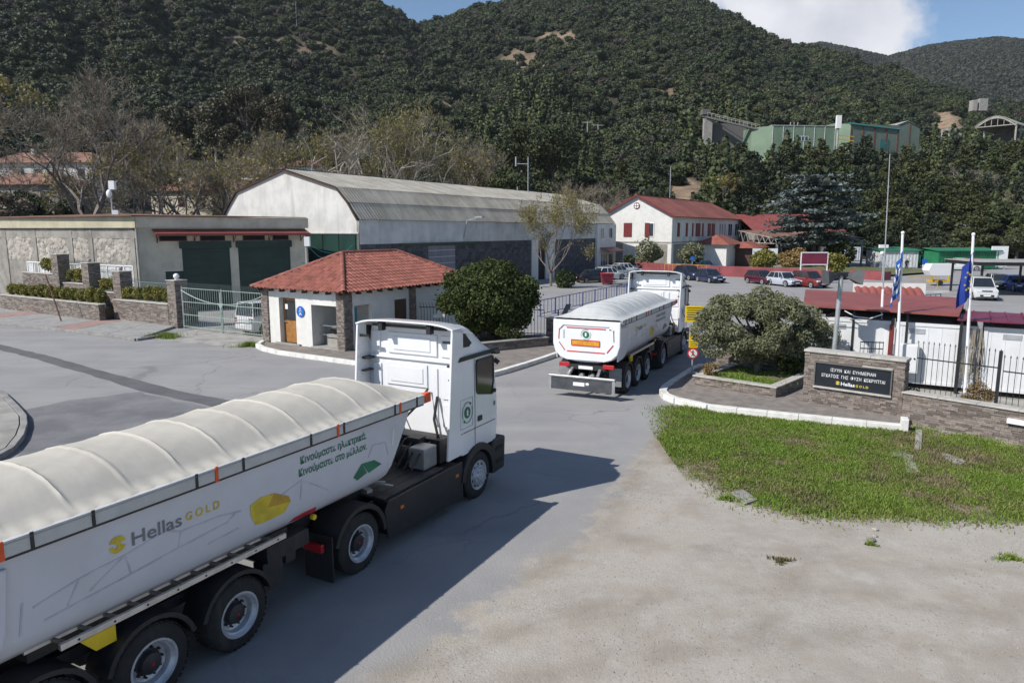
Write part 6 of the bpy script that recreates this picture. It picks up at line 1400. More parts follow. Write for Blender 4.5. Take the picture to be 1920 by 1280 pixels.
        # rear bulge of the body
        MB().extrude([(1.19*s,YB-.06,2.5),(1.19*s,-5.42,2.45),(1.19*s,-5.5,1.75),(1.17*s,-5.62,1.45),(1.1*s,-5.8,1.32),(1.1*s,YB-.02,1.3)],(.05*s,0,0)).build('rear_side_panel', M['body_white'], body, bevel=.02)
        decals(body, s)
    MB().box(-1.2,1.2,1.5,1.56,RZ-.1,RZ+.03).build('front_rail', M['rail_grey'], body)
    MB().extrude([(-1.15,1.5,RZ-.1),(1.15,1.5,RZ-.1),(.5,.62,1.25),(-.5,.62,1.25)],(0,.03,0)).build('front_panel', M['body_white'], body)
    MB().box(-1.26,1.26,-.1,1.95,RZ+.0,RZ+.01).build('rim_frame', M['rail_grey'], body) if False else None
    # tailgate
    tg = []
    for x, z in [(1.24,RZ+.0),(1.24,1.85),(1.15,1.55),(.95,1.36),(.7,1.28),(-.7,1.28),(-.95,1.36),(-1.15,1.55),(-1.24,1.85),(-1.24,RZ+.0)]: tg.append((x,YB-.14,z))
    gate = MB().extrude(tg,(0,.13,0)).build('tailgate', M['truck_white'], body, bevel=.03)
    def strip(x0,z0,x1,z1,w_,m,nm): return MB().bar((x0,YB-.153,z0),(x1,YB-.153,z1),.012,w_).build(nm, M[m], body)
    fr = [(-1.0,2.42,-.9,2.44),(-.72,2.44,.72,2.44),(.85,2.44,1.0,2.42),(-1.0,2.42,-1.02,2.02),(1.0,2.42,1.02,2.02),(-1.0,1.9,-.78,1.62),(1.0,1.9,.78,1.62),(-.7,1.6,.7,1.6)]
    for q in fr: strip(*q,.028,'sign_red','reflective_tape')
    MB().box(-.52,.5,YB-.156,YB-.14,1.83,2.0).build('rear_marker_board', M['print_orange'], body); q = MB(); 
    for a,b in (((-.53,1.82),(.51,1.82)),((-.53,2.01),(.51,2.01)),((-.53,1.82),(-.53,2.01)),((.51,1.82),(.51,2.01))): q.bar((a[0],YB-.16,a[1]),(b[0],YB-.16,b[1]),.012,.025)
    q.build('marker_border', M['sign_red'], body)
    emblem_rear(body, 0.0, YB-.156, 2.22, .15)
    for x0,x1 in ((-.86,-.8),): MB().box(x0,x1,YB-.15,YB-.14,2.05,2.35).build('small_print', M['print_line'], body)
    MB().bar((-.85,YB-.15,2.55),(.85,YB-.15,2.55),.05,.05).bar((-1.0,YB-.15,2.4),(-.85,YB-.15,2.55),.05,.05).bar((1.0,YB-.15,2.4),(.85,YB-.15,2.55),.05,.05).build('pressed_rib', M['truck_white'], body)
    # tarpaulin over hoops
    secs = []; ny_ = 330; sag_seed = random.random()*10
    Y0_, Y1_ = YB-.05, 1.98
    for k in range(ny_+1):
        y = Y0_+(Y1_-Y0_)*k/ny_; e = min(1,(Y1_-y)/1.25, (y-Y0_)/1.3); e = max(0,e); e = math.sin(e*math.pi/2)**.9
        ph = ((y+.35)/.715) % 1.0; hoop = math.exp(-(min(ph,1-ph)/.028)**2); sagv = (math.sin(math.pi*ph)**2)*.009 if tarp_kind == 'hoops' else (math.sin(math.pi*ph*2+1)*.012)
        crown = .35*e if tarp_kind == 'hoops' else .40*e; row = []
        for i in range(25):
            f = i/24; x = -1.285+2.57*f; a = abs(2*f-1); arch = max(0,1-(a/.82)**2.5)
            z = RZ+.06+crown*arch+(.022*hoop*min(1,max(0,(.82-a)/.05))-sagv*arch**.7)*(e>.2)
            if tarp_kind != 'hoops': z -= .03*hoop*0
            z += (.004*math.sin(19*x+7*y+sag_seed)+.003*math.sin(31*(x*.7+y*.6)))*arch**.5+.0045*math.sin(44*ph+11*x*x)*max(0,a-.3)
            if a > .8 and tarp_kind == 'hoops': z += .018*math.sin(26*y+5*x)*(a-.8)/.2*e
            if i in (0,24): z = RZ+.02
            z += .02*max(0,1-abs(a-.86)/.12)*e*(.6+.4*math.sin(8.8*y)) if tarp_kind == 'hoops' else .02*max(0,1-abs(a-.9)/.1)*e
            row.append((x,y,z))
        secs.append(row)
    tp = MB().loft(secs, False, False).build('tarpaulin', M['tarp' if tarp_kind == 'hoops' else 'tarp_grey'], T, smooth=True)
    if False:
        for y in [-.35-.715*k for k in range(-2,8)]:
            pts = []
            for i in range(17):
                f = .13+.74*i/16; x = -1.285+2.57*f; a = abs(2*f-1); e = min(1,(Y1_-y)/1.25,(y-Y0_)/1.3); 
                if e <= .1: continue
                e = math.sin(e*math.pi/2)**.9; pts.append((x,y,RZ+.06+.40*e*(1-a**2.6)+.012))
            if len(pts) > 3: MB().tube([(x_,y_,z_-.014) for x_,y_,z_ in pts],.024,8).build('hoop_ridge', M['tarp'], tp, smooth=True)
    else:
        MB().box(-.2,.2,-5.5,-5.1,RZ+.34,RZ+.345).build('name_patch', M['sign_white'], tp)
    # trailer chassis and running gear
    MB().box(-.55,-.4,-6.2,1.0,.92,1.2).box(.4,.55,-6.2,1.0,.92,1.2).box(-.55,.55,-6.2,-6.0,.9,1.2).box(-1.0,1.0,-1.5,-1.3,.75,1.15).box(-.7,.7,-5.6,-2.2,.8,.95).box(-.95,.95,-5.2,-1.4,1.18,1.3).build('trailer_chassis', M['chassis'], T)
    for s in (-1,1):
        for y in (-2.6,-3.92,-5.24):
            wheel(T, 1.215*s, y, .515, .36); MB().arc_band(y,.52,.57,.63,R(15),R(165),.8*s,1.24*s,12).build('trailer_mudguard', M['black_plastic'], T, smooth=True)
        MB().box(min(.85*s,1.05*s),max(.85*s,1.05*s),-2.0,-1.62,.5,.95).build('landing_gear', M['chassis'], T); MB().box(min(.6*s,1.1*s),max(.6*s,1.1*s),-1.95,-1.1,.95,1.2).build('tool_box', M['chassis'], T)
        ld = MB().bar((1.22*s,-5.0,1.34),(1.22*s,-1.7,1.34),.045,.07).build('side_ladder', M['alu'], T); MB().bar((.98*s,-5.25,1.36),(.98*s,-1.95,1.36),.045,.07).build('ladder_rail', M['alu'], ld)
        for k in range(11): y = -4.9+k*.3; MB().bar((1.2*s,y,1.34),(.98*s,y-.06,1.35),.035).build('rung', mat('rung',(0.2,0.17,0.14),.6), ld)
        st = MB()
        for k in range(8): st.cyl((1.243*s,-4.8+k*.42,1.34),(1.247*s,-4.8+k*.42,1.34),.014,n=8)
        stuff(st.build('bolts', M['dark'], ld))
        MB().cyl((1.02*s,-1.45,1.52),(1.02*s,-.95,1.5),.12,n=14).build('red_canister', M['red_plain'], T)
        MB().extrude([(1.05*s,-4.72,1.22),(1.05*s,-4.3,1.22),(1.05*s,-4.3,1.02),(1.05*s,-4.55,1.02)],(.06*s,0,0)).build('wheel_chock', M['yellow'], T)
        MB().cyl((1.04*s,-.95,1.32),(1.1*s,-.95,1.32),.045,n=10).build('gladhand', M['yellow'], T)
        # rear: lights, mudflaps, bumper
        MB().box(min(.62*s,1.02*s),max(.62*s,1.02*s),-6.36,-6.26,1.02,1.17).build('rear_lamp', M['red_light'], T, bevel=.015); MB().box(min(.72*s,1.18*s),max(.72*s,1.18*s),-5.95,-5.92,.35,1.0).build('rear_mudflap', M['grey_metal'], T); MB().bar((.5*s,-6.25,1.0),(.55*s,-6.7,.78),.09).build('bumper_arm', M['alu'], T)
        MB().cyl((.2*s,-6.1,.7),(.2*s,-6.3,.7),.09,n=14).build('air_tank_end', M['galv'], T)
    MB().box(-.7,.7,-6.34,-6.24,.95,1.12).build('rear_crossbeam', M['chassis'], T); MB().box(-.28,.25,-6.36,-6.342,.97,1.08).build('number_plate', M['sign_white'], T)
    bb = MB().box(-1.2,1.2,-6.82,-6.76,.28,.715).build('rear_bumper', mat('bumper_plate_grey',(0.11,0.115,0.125),.4,.15,3,metal=.4), T); MB().box(-1.22,1.22,-6.86,-6.72,.72,.8).build('bumper_beam', M['alu'], bb, bevel=.02); MB().box(-1.22,-1.12,-6.84,-6.82,.25,.74).box(1.12,1.22,-6.84,-6.82,.25,.74).build('bumper_trim', M['alu'], bb); MB().box(-.3,.12,-6.832,-6.822,.45,.58).build('bumper_plate', M['sign_white'], bb)
    hf = MB().ball((.22,-6.826,.54),.07,.004,.05,10,6).bar((.24,-6.826,.54),(.26,-6.826,.46),.004,.03).bar((.17,-6.826,.54),(.16,-6.826,.46),.004,.03).build('animal_emblem', M['sign_white'], bb)
    return T
def emblem(parent, x, y, z, r, s):
    """green disc with battery sign inside an open ring with two dots, on a side face"""
    a = MB(); n = 26; a.poly([(x, y+math.cos(2*math.pi*k/n)*r*.6, z+math.sin(2*math.pi*k/n)*r*.62) for k in range(n)][::s]); a.build('emblem_disc', M['print_green'], parent)
    b = MB().obox((x+.002*s,y,z-.01),(.001,0,0),(0,r*.15,0),(0,0,r*.28)).obox((x+.002*s,y,z+r*.32),(.001,0,0),(0,r*.07,0),(0,0,r*.05)).build('battery_sign', M['sign_white'], parent)
    q = MB()
    for k in range(24):
        if k in (2,3,14,15): continue
        t0, t1 = 2*math.pi*k/24, 2*math.pi*(k+1)/24; q.bar((x,y+math.cos(t0)*r,z+math.sin(t0)*r*1.1),(x,y+math.cos(t1)*r,z+math.sin(t1)*r*1.1),.004,.014)
    q.build('emblem_ring', M['print_green_dark'], parent)
    for t in (.9,4.04): MB().poly([(x+.001*s,y+math.cos(t)*r+math.cos(2*math.pi*k/12)*r*.16,z+math.sin(t)*r*1.1+math.sin(2*math.pi*k/12)*r*.16) for k in range(12)][::s]).build('emblem_dot', M['print_green'], parent)
def emblem_rear(parent, x, y, z, r):
    MB().cyl((x,y,z),(x,y-.004,z),r*.8,n=24).build('emblem_disc', M['print_green'], parent); MB().box(x-.03,x+.03,y-.008,y-.005,z-.06,z+.06).build('battery_sign', M['sign_white'], parent)
    q = MB()
    for k in range(24):
        if k in (2,3,14,15): continue
        t0, t1 = 2*math.pi*k/24, 2*math.pi*(k+1)/24; q.bar((x+math.cos(t0)*r*1.2,y-.003,z+math.sin(t0)*r*1.2),(x+math.cos(t1)*r*1.2,y-.003,z+math.sin(t1)*r*1.2),.004,.01)
    q.build('emblem_ring', M['print_green_dark'], parent)
def xs(z):  # outside of the body side at height z
    tab = [(2.62,1.20),(1.62,1.175),(1.48,1.13)]
    for (za,xa),(zb,xb) in zip(tab[:-1],tab[1:]):
        if z >= zb: return xa+(xb-xa)*(za-z)/(za-zb)
    return 1.1
def decals(body, s):
    def P(y, z, d=.006): return ((xs(z)+d)*s, y, z)
    def quad(pts, nm, m, d=.006):
        q = [P(y,z,d) for y,z in pts]; MB().poly(q if s > 0 else q[::-1]).build(nm, M[m], body)
    ux = (0,1,0) if s > 0 else (0,-1,0)
    def txt(b, y0, z, size, fit, m, **kw):
        x_ = (max(xs(z),xs(z+size))+.008)*s; tilt = (xs(z+size*.8)-xs(z))/(size*.8)*s; place_text(b, size, M[m], body, (x_ if tilt*s < 0 else (xs(z)+.006)*s, y0 if s > 0 else y0+fit, z), ux, (tilt,0,1), fit=fit, **kw)
    txt('Κινούμαστε ηλεκτρικά.', -1.30, 2.315, .165, 1.55, 'print_green', bold=.0035); txt('Κινούμαστε στο μέλλον.', -1.34, 2.125, .165, 1.60, 'print_green', bold=.0035)
    txt('Hellas', -4.06, 2.13, .235, .68, 'print_grey', bold=.003); txt('G O L D', -3.32, 2.16, .155, .52, 'print_gold', bold=.003)
    # round gold mark
    cy, cz = -4.24, 2.22
    for k in range(4):
        t0 = k*math.pi/2+.2; pts = [(cy+math.cos(t0+a)*.105, cz+math.sin(t0+a)*.105) for a in (0,.35,.7,1.05)]+[(cy+math.cos(t0+a)*.055, cz+math.sin(t0+a)*.055) for a in (1.0,.5,0)]
        quad(pts,'gold_mark','print_gold')
    quad([(cy-.05,cz-.1),(cy+.01,cz-.1),(cy+.045,cz-.02),(cy+.03,cz+.05),(cy+.05,cz+.1),(cy-.005,cz+.1),(cy-.04,cz+.04),(cy+.0,cz-.02)],'gold_mark','print_gold',.008)
    # faceted gold gem and green wedge
    quad([(-2.29,2.0),(-2.1,2.06),(-1.84,2.04),(-1.98,1.86),(-2.28,1.84)],'gem_facet','print_gold'); quad([(-1.84,2.04),(-1.56,1.90),(-1.52,1.80),(-1.98,1.86)],'gem_facet','print_gold_dark'); quad([(-2.28,1.84),(-1.98,1.86),(-2.02,1.66),(-2.2,1.68)],'gem_facet','print_gold'); quad([(-1.98,1.86),(-1.52,1.80),(-1.66,1.67),(-2.02,1.66)],'gem_facet','print_gold')
    quad([(.12,1.90),(.46,1.87),(.66,1.74),(.30,1.68)],'green_wedge','print_green'); quad([(-.10,1.72),(.12,1.90),(.26,1.70),(.0,1.64)],'green_wedge','print_green_dark')
    # pale line drawing of linked hexagons
    q = MB()
    for a, b in (((-5.2,1.9),(-4.7,2.0)),((-4.7,2.0),(-4.15,2.05)),((-4.15,2.05),(-3.6,2.14)),((-3.6,2.14),(-3.4,2.05)),((-3.4,2.05),(-2.8,2.04)),((-2.8,2.04),(-2.45,1.98)),((-4.7,2.0),(-4.85,1.75)),((-4.15,2.05),(-4.1,1.8)),((-4.15,2.05),(-4.6,1.8)),((-3.4,2.05),(-3.45,1.85)),((-5.1,1.7),(-4.4,1.76)),((-4.4,1.76),(-3.4,1.85)),((-3.4,1.85),(-2.7,1.9)),((-2.7,1.9),(-2.55,1.98)),((-5.3,2.0),(-5.35,1.65)),((-2.5,1.75),(-3.0,1.72)),((-1.6,1.98),(-1.28,2.06)),((-1.28,2.06),(-.95,1.86)),((-1.28,2.06),(-1.32,1.75)),((-1.6,1.98),(-1.7,1.95)),((.42,2.15),(.78,2.1)),((.78,2.1),(.85,1.85)),((.42,2.15),(.3,1.95)),((-.95,1.86),(-.7,1.7))):
        pa, pb = Vector(P(a[0],a[1],.003)), Vector(P(b[0],b[1],.003)); q.bar(pa,pb,.006,.022)
    q.build('line_drawing', M['print_line'], body)
    quad([(.98,2.28),(1.03,2.3),(1.0,2.0),(.96,2.0)],'white_reflector','sign_white')
truck1 = make_truck('near white tipper truck with cream hooped tarpaulin, seen from behind', (-3.67,12.18,0), 28.0, 'hoops')
truck2 = make_truck('farther white tipper truck with smooth grey tarpaulin entering the gate', (5.35,30.54,0), 25.5, 'smooth')

# ------------------------------------------------------------------ cars
def car(name, label, loc, yaw, col, kind='hatch', cat='car', group=None):
    """yaw: heading of the bonnet, degrees anticlockwise from +y"""
    t = thing(name, label, cat, loc, R(yaw), group); pm = paint(col[0], col[1])
    L, W, Hh, st = dict(hatch=(4.1,1.74,1.47,'h'), sedan=(4.5,1.78,1.45,'s'), suv=(4.3,1.82,1.66,'h'), pickup=(5.2,1.82,1.78,'p'), van=(4.6,1.82,1.85,'v'))[kind]
    f = L/2; belt = Hh*.60; bon = Hh*.56; g = .19; hw = W/2
    def ring(y, hw_, zt, zlow=g): return [(-hw_*.93,y,zlow),(hw_*.93,y,zlow),(hw_,y,zlow+.22),(hw_,y,zt-.12),(hw_*.93,y,zt),(-hw_*.93,y,zt),(-hw_,y,zt-.12),(-hw_,y,zlow+.22)]
    rear_t = belt if st in 'hv' else bon+.08
    secs = [ring(-f,hw*.86,rear_t-.18,.36),ring(-f+.12,hw*.95,rear_t,.24),ring(-f+.9,hw,belt),ring(0,hw,belt),ring(f-1.25,hw,belt-.02),ring(f-.9,hw*.99,bon),ring(f-.25,hw*.95,bon-.12,.24),ring(f,hw*.82,bon-.26,.34)]
    MB().loft(secs).build('body', pm, t, smooth=True, bevel=.02)
    wf = f-1.22; sl = .62; rb = {'h':-f+.18,'s':-f+.95,'p':-.55,'v':-f+.1}[st]; rs = {'h':.5,'s':.6,'p':.1,'v':.12}[st]
    gl = [(-hw*.9,rb,belt-.03),(hw*.9,rb,belt-.03),(hw*.9,wf,belt-.03),(-hw*.9,wf,belt-.03)]; tp = [(-hw*.72,rb+rs,Hh-.05),(hw*.72,rb+rs,Hh-.05),(hw*.72,wf-sl,Hh-.05),(-hw*.72,wf-sl,Hh-.05)]
    MB().loft([gl,tp]).build('windows', M['glass_dark'], t)
    k = .03; MB().loft([[(x*1.02,y,z) for x,y,z in tp],[(x*.9,y+(.08 if i<2 else -.08),Hh) for i,(x,y,z) in enumerate(tp)]]).build('roof', pm, t, smooth=True)
    for s in (-1,1):
        for fa in ((0,0),(1,1),(.42,.42),(.72,.74)):
            ya = rb+(wf-rb)*fa[0]; yb = rb+rs+(wf-sl-rb-rs)*fa[1]; MB().bar((hw*.905*s,ya,belt-.04),(hw*.725*s,yb,Hh-.03),.06,.05).build('pillar', pm, t)
    if st == 'p': MB().box(-hw*.95,hw*.95,-f+.1,-.6,belt-.08,belt+.03).box(-hw*.85,hw*.85,-f+.15,-.7,belt+.03,belt+.04).build('cargo_bed', M['chassis'], t)
    for s in (-1,1):
        for y in (f-.82,-f+.8):
            w = MB().lathe_x([(-.1,.2),(-.1,.29),(-.06,.315),(.06,.315),(.1,.29),(.1,.2)], s*(hw-.1), y, .315, 20).build('wheel', M['rubber'], t, smooth=True); MB().lathe_x([(s*-.02,.2),(s*.01,.2),(s*.0,.05),(s*.02,0)], s*(hw-.005), y, .315, 16).build('rim', M['rim_metal'], w, smooth=True)
            MB().arc_band(y,.315,.33,.40,R(0),R(180),s*(hw-.1),s*(hw+.012),10).build('wheel_arch', M['black_plastic'], t)
        MB().obox((s*hw*.66,f-.07,bon-.2),(hw*.19,0,0),(0,.09,0),(0,0,.075)).build('headlight', mat('headlight',(0.75,0.78,0.8),.15), t, bevel=.02); MB().obox((s*hw*.74,-f+.06,belt-.25),(hw*.13,0,0),(0,.06,0),(0,0,.12)).build('tail_light', M['red_light'], t)
        MB().obox((s*(hw+.08),wf-.25,belt+.05),(.09,0,0),(0,.05,0),(0,0,.06)).build('wing_mirror', pm, t)
    MB().box(-hw*.55,hw*.55,f-.1,f+.015,.36,.52).box(-hw*.4,hw*.4,f-.1,f+.01,bon-.27,bon-.17).build('grille', M['black_plastic'], t); MB().box(-.26,.26,f+.016,f+.025,.4,.5).build('number_plate', M['sign_white'], t); MB().box(-.26,.26,-f-.012,-f,.55,.66).build('number_plate', M['sign_white'], t)
    return t
cp = 'cars parked in the yard'
def gx(px, py): return G(px,py)
random.seed(302)
car('parked_car','dark blue hatchback parked left of two by the red wall',gx(1291,524),200,('navy',(0.012,0.018,0.05)),'suv',group=cp)
car('parked_car','dark blue car parked second by the red wall, right of the first',gx(1331,529),196,('navy2',(0.015,0.022,0.06)),'hatch',group=cp)
car('parked_car','maroon hatchback, leftmost of three in front of the red wall',gx(1427,532),198,('maroon',(0.07,0.008,0.02)),'hatch',group=cp)
car('parked_car','silver car between the maroon and the red car',gx(1470,536),198,('silver',(0.42,0.45,0.52)),'hatch',group=cp)
car('parked_car','red small off road car, rightmost of the row by the red wall',gx(1516,538),198,('red',(0.17,0.02,0.02)),'suv',group=cp)
car('parked_car','black car nearest the shed wall',gx(1112,529),-62,('black',(0.008,0.008,0.01)),'sedan',group=cp)
for px,py,c,lab in ((1142,524,('white',(0.6,0.6,0.6)),'white car parked behind the red waste skip by the shed'),(1160,519,('grey',(0.3,0.32,0.34)),'grey car parked third along the shed'),(1173,514,('white2',(0.62,0.62,0.63)),'white car parked fourth along the shed, next to its far end'),(1180,509,('silver2',(0.4,0.42,0.45)),'silver car parked farthest along the shed')): car('parked_car',lab,gx(px,py),-62 if py > 520 else -66,c,'hatch',group=cp)
car('parked_car','blue green car parked on the far side of the red wall by the entrance',Vector((25.9,97,.3)),-70,('teal',(0.03,0.08,0.12)),'sedan',group=cp)
car('pickup_truck','white pickup with red cargo cover beside the green container',gx(1800,507),76,('white',(0.6,0.6,0.6)),'pickup','pickup',cp)
o = MB().box(-.8,.8,-2.4,-.75,1.05,1.75).build('cargo_cover', mat('canopy_red',(0.35,0.03,0.05),.5), bpy.data.objects['pickup_truck'], bevel=.15)
car('parked_van','dark grey van with open door between the green containers',gx(1737,500),190,('dark',(0.05,0.06,0.08)),'suv','van',cp)
car('parked_van','white van under the dark carport at right',gx(1836,560),160,('white',(0.6,0.6,0.6)),'van','van',cp)
car('parked_car','bright blue car under the carport at the right edge',gx(1908,545),165,('blue',(0.01,0.06,0.35)),'hatch',group=cp)
car('parked_car','grey car deep under the carport between van and blue car',gx(1872,541),165,('greyd',(0.12,0.13,0.13)),'hatch',group=cp)
car('parked_van','small white van standing behind the barred gate',Vector((-13.6,41.2,0.02)),-35,('white',(0.6,0.6,0.6)),'van','van',cp)
# ------------------------------------------------------------------ walls, gate and hedges at the left
random.seed(401)
U = Vector((math.cos(R(-32)), math.sin(R(-32)), 0)); Nn = Vector((-U.y, U.x, 0))   # along the street, into the site
def stone_wall(name, label, o, u, L, h, th, z0=0.0, cap=True, cat='wall', lh=(.05,.1), lw=(.2,.45), single=0, ends=True, holes=(), capm='coping', group=None):
    """clad wall: core, stone slips on the street side and the right end, coping"""
    u = Vector(u).normalized(); n = Vector((u.y,-u.x,0)); t = thing(name, label, cat, Vector(o)+Vector((0,0,z0)), math.atan2(u.y,u.x), group)
    MB().box(0.02,L-.02,.02,th,-.3,h).build('core', M['mortar'], t)
    if single: slips_single(t,(0,.02,0),(1,0,0),(0,-1,0),L,h,single,holes=holes,lh=lh,lw=lw)
    else:
        s = MB(); slips_joined(s,(0,.02,0),(1,0,0),(0,-1,0),L,h,lh=lh,lw=lw); stuff(s.build('stones', M['slip'], t))
    if ends:
        s = MB(); slips_joined(s,(L-.02,0,0),(0,1,0),(1,0,0),th,h,lh=lh,lw=lw); slips_joined(s,(.02,th,0),(0,-1,0),(-1,0,0),th,h,lh=lh,lw=lw); stuff(s.build('end_stones', M['slip'], t))
    if cap:
        k = max(1,int(L/1.0))
        for j in range(k): MB().box(-.04+(L+.08)*j/k,-.04+(L+.08)*(j+1)/k-.006,-.05,th+.05,h,h+.05).build('coping_stone', M[capm], t, bevel=.01)
    return t
OW = Vector((-20.35,42.55,.12))
stone_wall('gate_pillar','stone gate pillar with white globe lamp left of the barred gate',OW+U*-.35,U,.8,2.7,.8,cat='pillar')
stone_wall('boundary_wall','clad boundary wall with hedge between the gate pillar and the lower planter',OW-U*6.3,U,5.9,1.25,.45)
stone_wall('planter_wall','long low clad planter wall along the left pavement',OW-U*19.5-Nn*1.0,U,13.3,1.0,.4)
PX_ = []
for i, (dist, top, lab) in enumerate(((-6.6,3.15,'stone pillar, nearest the gate of the three stepped pillars'),(-10.3,3.6,'middle stone pillar of the three stepped pillars'),(-14.2,4.1,'leftmost stone pillar of the three stepped pillars'))):
    stone_wall('stepped_pillar',lab,OW+U*dist+Nn*.25,U,.85,top-.12,.8,cat='pillar')
for d0,d1,top,lab in ((-9.5,-6.6,1.72,'upper stepped wall between the right and middle stepped pillars'),(-13.4,-10.3,2.15,'upper stepped wall between the middle and left stepped pillars'),(-19,-14.2,2.7,'upper stepped wall left of the leftmost pillar')):
    stone_wall('stepped_wall',lab,OW+U*d0+Nn*.45,U,d1-d0,top-.12,.4)
    struct(MB().obox(OW+U*((d0+d1)/2)+Nn*2.0+Z*((top-.6)/2-.1), U*((d1-d0)/2+.3), Nn*1.1, Z*((top-.6)/2)).build('terrace_soil', M['soil']))
struct(MB().obox(OW+U*-13+Nn*-.25+Z*.3, U*6.4, Nn*.5, Z*.42).build('planter_soil', M['soil'])); struct(MB().obox(OW+U*-3.3+Nn*1.2+Z*.4, U*3.0, Nn*.7, Z*.55).build('planter_soil', M['soil']))
gl = MB().ball((0,0,.2),.17,nu=16,nv=12).cyl((0,0,0),(0,0,.05),.1).build('globe_lamp', M['sign_white'], smooth=True); gl.location = OW+U*.05+Nn*.4+Z*2.76; tag(gl,'white globe lamp on the gate pillar','lamp')
for d_, z_, lab in ((-6.2,3.2,'small lamp ball on the right stepped pillar'),(-9.9,3.65,'small lamp ball on the middle stepped pillar')):
    o = MB().ball((0,0,.1),.13,nu=12,nv=8).build('globe_lamp', M['concrete'], smooth=True); o.location = OW+U*d_+Nn*.6+Z*(z_-.08); tag(o,lab,'lamp')
random.seed(402)
hs = 0; nm9 = ['first','second','third','fourth','fifth','sixth']
def hedge_row(d0, d1, n_, off, z0, r_, row, labs):
    global hs
    for k in range(n_):
        d_ = d0+(d1-d0)*(k+.5)/n_; hs += 1
        shrub_tree('hedge_ball', 'clipped hedge ball %s, %s' % (labs, nm9[k]+' from left'), OW+U*d_+Nn*off+Z*z0, r_*random.uniform(.9,1.12), r_*.95*random.uniform(.9,1.12), 'leaf_hedge', 2200, .065, 'clipped hedge balls', 8)
hedge_row(-6.0,-.5,5,.6,1.3,.48,0,'on the wall by the gate')
hedge_row(-12.8,-6.5,6,-.4,1.02,.47,1,'in the lower planter\'s right half'); hedge_row(-19.3,-12.8,6,-.4,1.02,.47,1,'in the lower planter\'s left half')
hedge_row(-9.4,-6.7,3,1.0,1.75,.44,2,'between the right and middle stepped pillars'); hedge_row(-13.3,-10.4,3,1.0,2.2,.46,3,'between the middle and left stepped pillars'); hedge_row(-17,-14.3,2,1.0,2.75,.56,4,'left of the leftmost stepped pillar')
# fence with curled bars behind the walls
def bar_fence(name, label, o, u, L, h, step, m, lean=None, tips=False, rails=(.15,.85), z0=0.0, rb=.011, group=None, posts=0):
    u = Vector(u).normalized(); t = thing(name, label, 'fence', Vector(o)+Vector((0,0,z0)), math.atan2(u.y,u.x), group); me = MB(); me.cyl((0,0,0),(0,0,h*(.8 if lean else 1)),rb,n=5)
    if lean: me.tube([(0,0,h*.8),(0,lean*.4,h*.9),(0,lean,h)],rb,5)
    if tips: me.cyl((0,0,h),(0,0,h+.03),rb,rb*2.4,5).cyl((0,0,h+.03),(0,0,h+.1),rb*2.4,.001,5)
    bm_ = me.mesh('bar'); bm_.materials.append(m); n_ = int(L/step)
    for k in range(n_+1):
        b = bpy.data.objects.new('bar', bm_); C.objects.link(b); b.parent = t; b.location = (k*L/n_,0,0)
    for r_ in rails: MB().bar((0,0,h*r_),(L,0,h*r_),.03,.035).build('rail', m, t)
    for k in range(posts): x = L*(k+.5)/posts if posts > 1 else L; MB().box(x-.04,x+.04,-.04,.04,-.3,h*1.02).build('post', m, t)
    return t
bar_fence('bar_fence','pale curled bar fence between the gate pillar and right stepped pillar',OW-U*5.8+Nn*.9,U,5.4,1.55,.15,M['gate_green'],-.18,z0=1.1)
bar_fence('bar_fence','pale curled bar fence between the right and middle stepped pillars',OW-U*9.4+Nn*1.1,U,2.7,1.4,.15,M['gate_green'],-.18,z0=1.7)
bar_fence('bar_fence','pale curled bar fence between the middle and left stepped pillars',OW-U*13.3+Nn*1.1,U,3.0,1.4,.15,M['gate_green'],-.18,z0=2.2)
# gate: two leaves with sagging top rail
A = Vector((-19.45,41.95,.06)); B_ = Vector((-13.25,38.05,.06)); gu = (B_-A).normalized(); GLn = (B_-A).length
gt = thing('barred_gate','pale green double gate of bars with a sagging top rail','gate',A,math.atan2(gu.y,gu.x))
gb_ = MB().cyl((0,0,.1),(0,0,2.45),.013,n=5).tube([(0,0,2.45),(0,-.1,2.62),(0,-.2,2.75)],.013,5).mesh('bar'); gb_.materials.append(M['gate_green'])
for s, x0, x1 in ((0,.05,GLn/2-.03),(1,GLn/2+.03,GLn-.05)):
    lf = MB().bar((x0,0,.15),(x1,0,.15),.045).bar((x0,0,.85),(x1,0,.85),.04).bar((x0,0,1.6),(x1,0,1.6),.04).bar((x0,0,2.4),(x1,0,2.4),.035).bar((x0+.02,0,0),(x0+.02,0,2.5),.05).bar((x1-.02,0,0),(x1-.02,0,2.3),.05)
    pts = [(x0+(x1-x0)*k/8,-.03,1.62+.65*((1-k/8) if s == 0 else k/8)**2) for k in range(9)]; lf.tube(pts,.03,6); lfo = lf.build('gate_leaf', M['gate_green'], gt)
    n_ = 18
    for k in range(n_):
        b = bpy.data.objects.new('bar', gb_); C.objects.link(b); b.parent = lfo; b.location = (x0+(x1-x0)*(k+.5)/n_,0,0)
MB().extrude([(GLn/2-.25,-.05,1.68),(GLn/2+.25,-.05,1.68),(GLn/2,-.05,1.35)],(0,.02,0)).build('crest', M['gate_green'], gt)
# leaning pole on the left pavement
lp = thing('leaning_pole','rusty thin pole leaning out of the left planter','pole',G(115,602,.12)); MB().cyl((0,0,0),(-1.3,.9,2.9),.045,n=8).build('pole', M['rust'], lp)
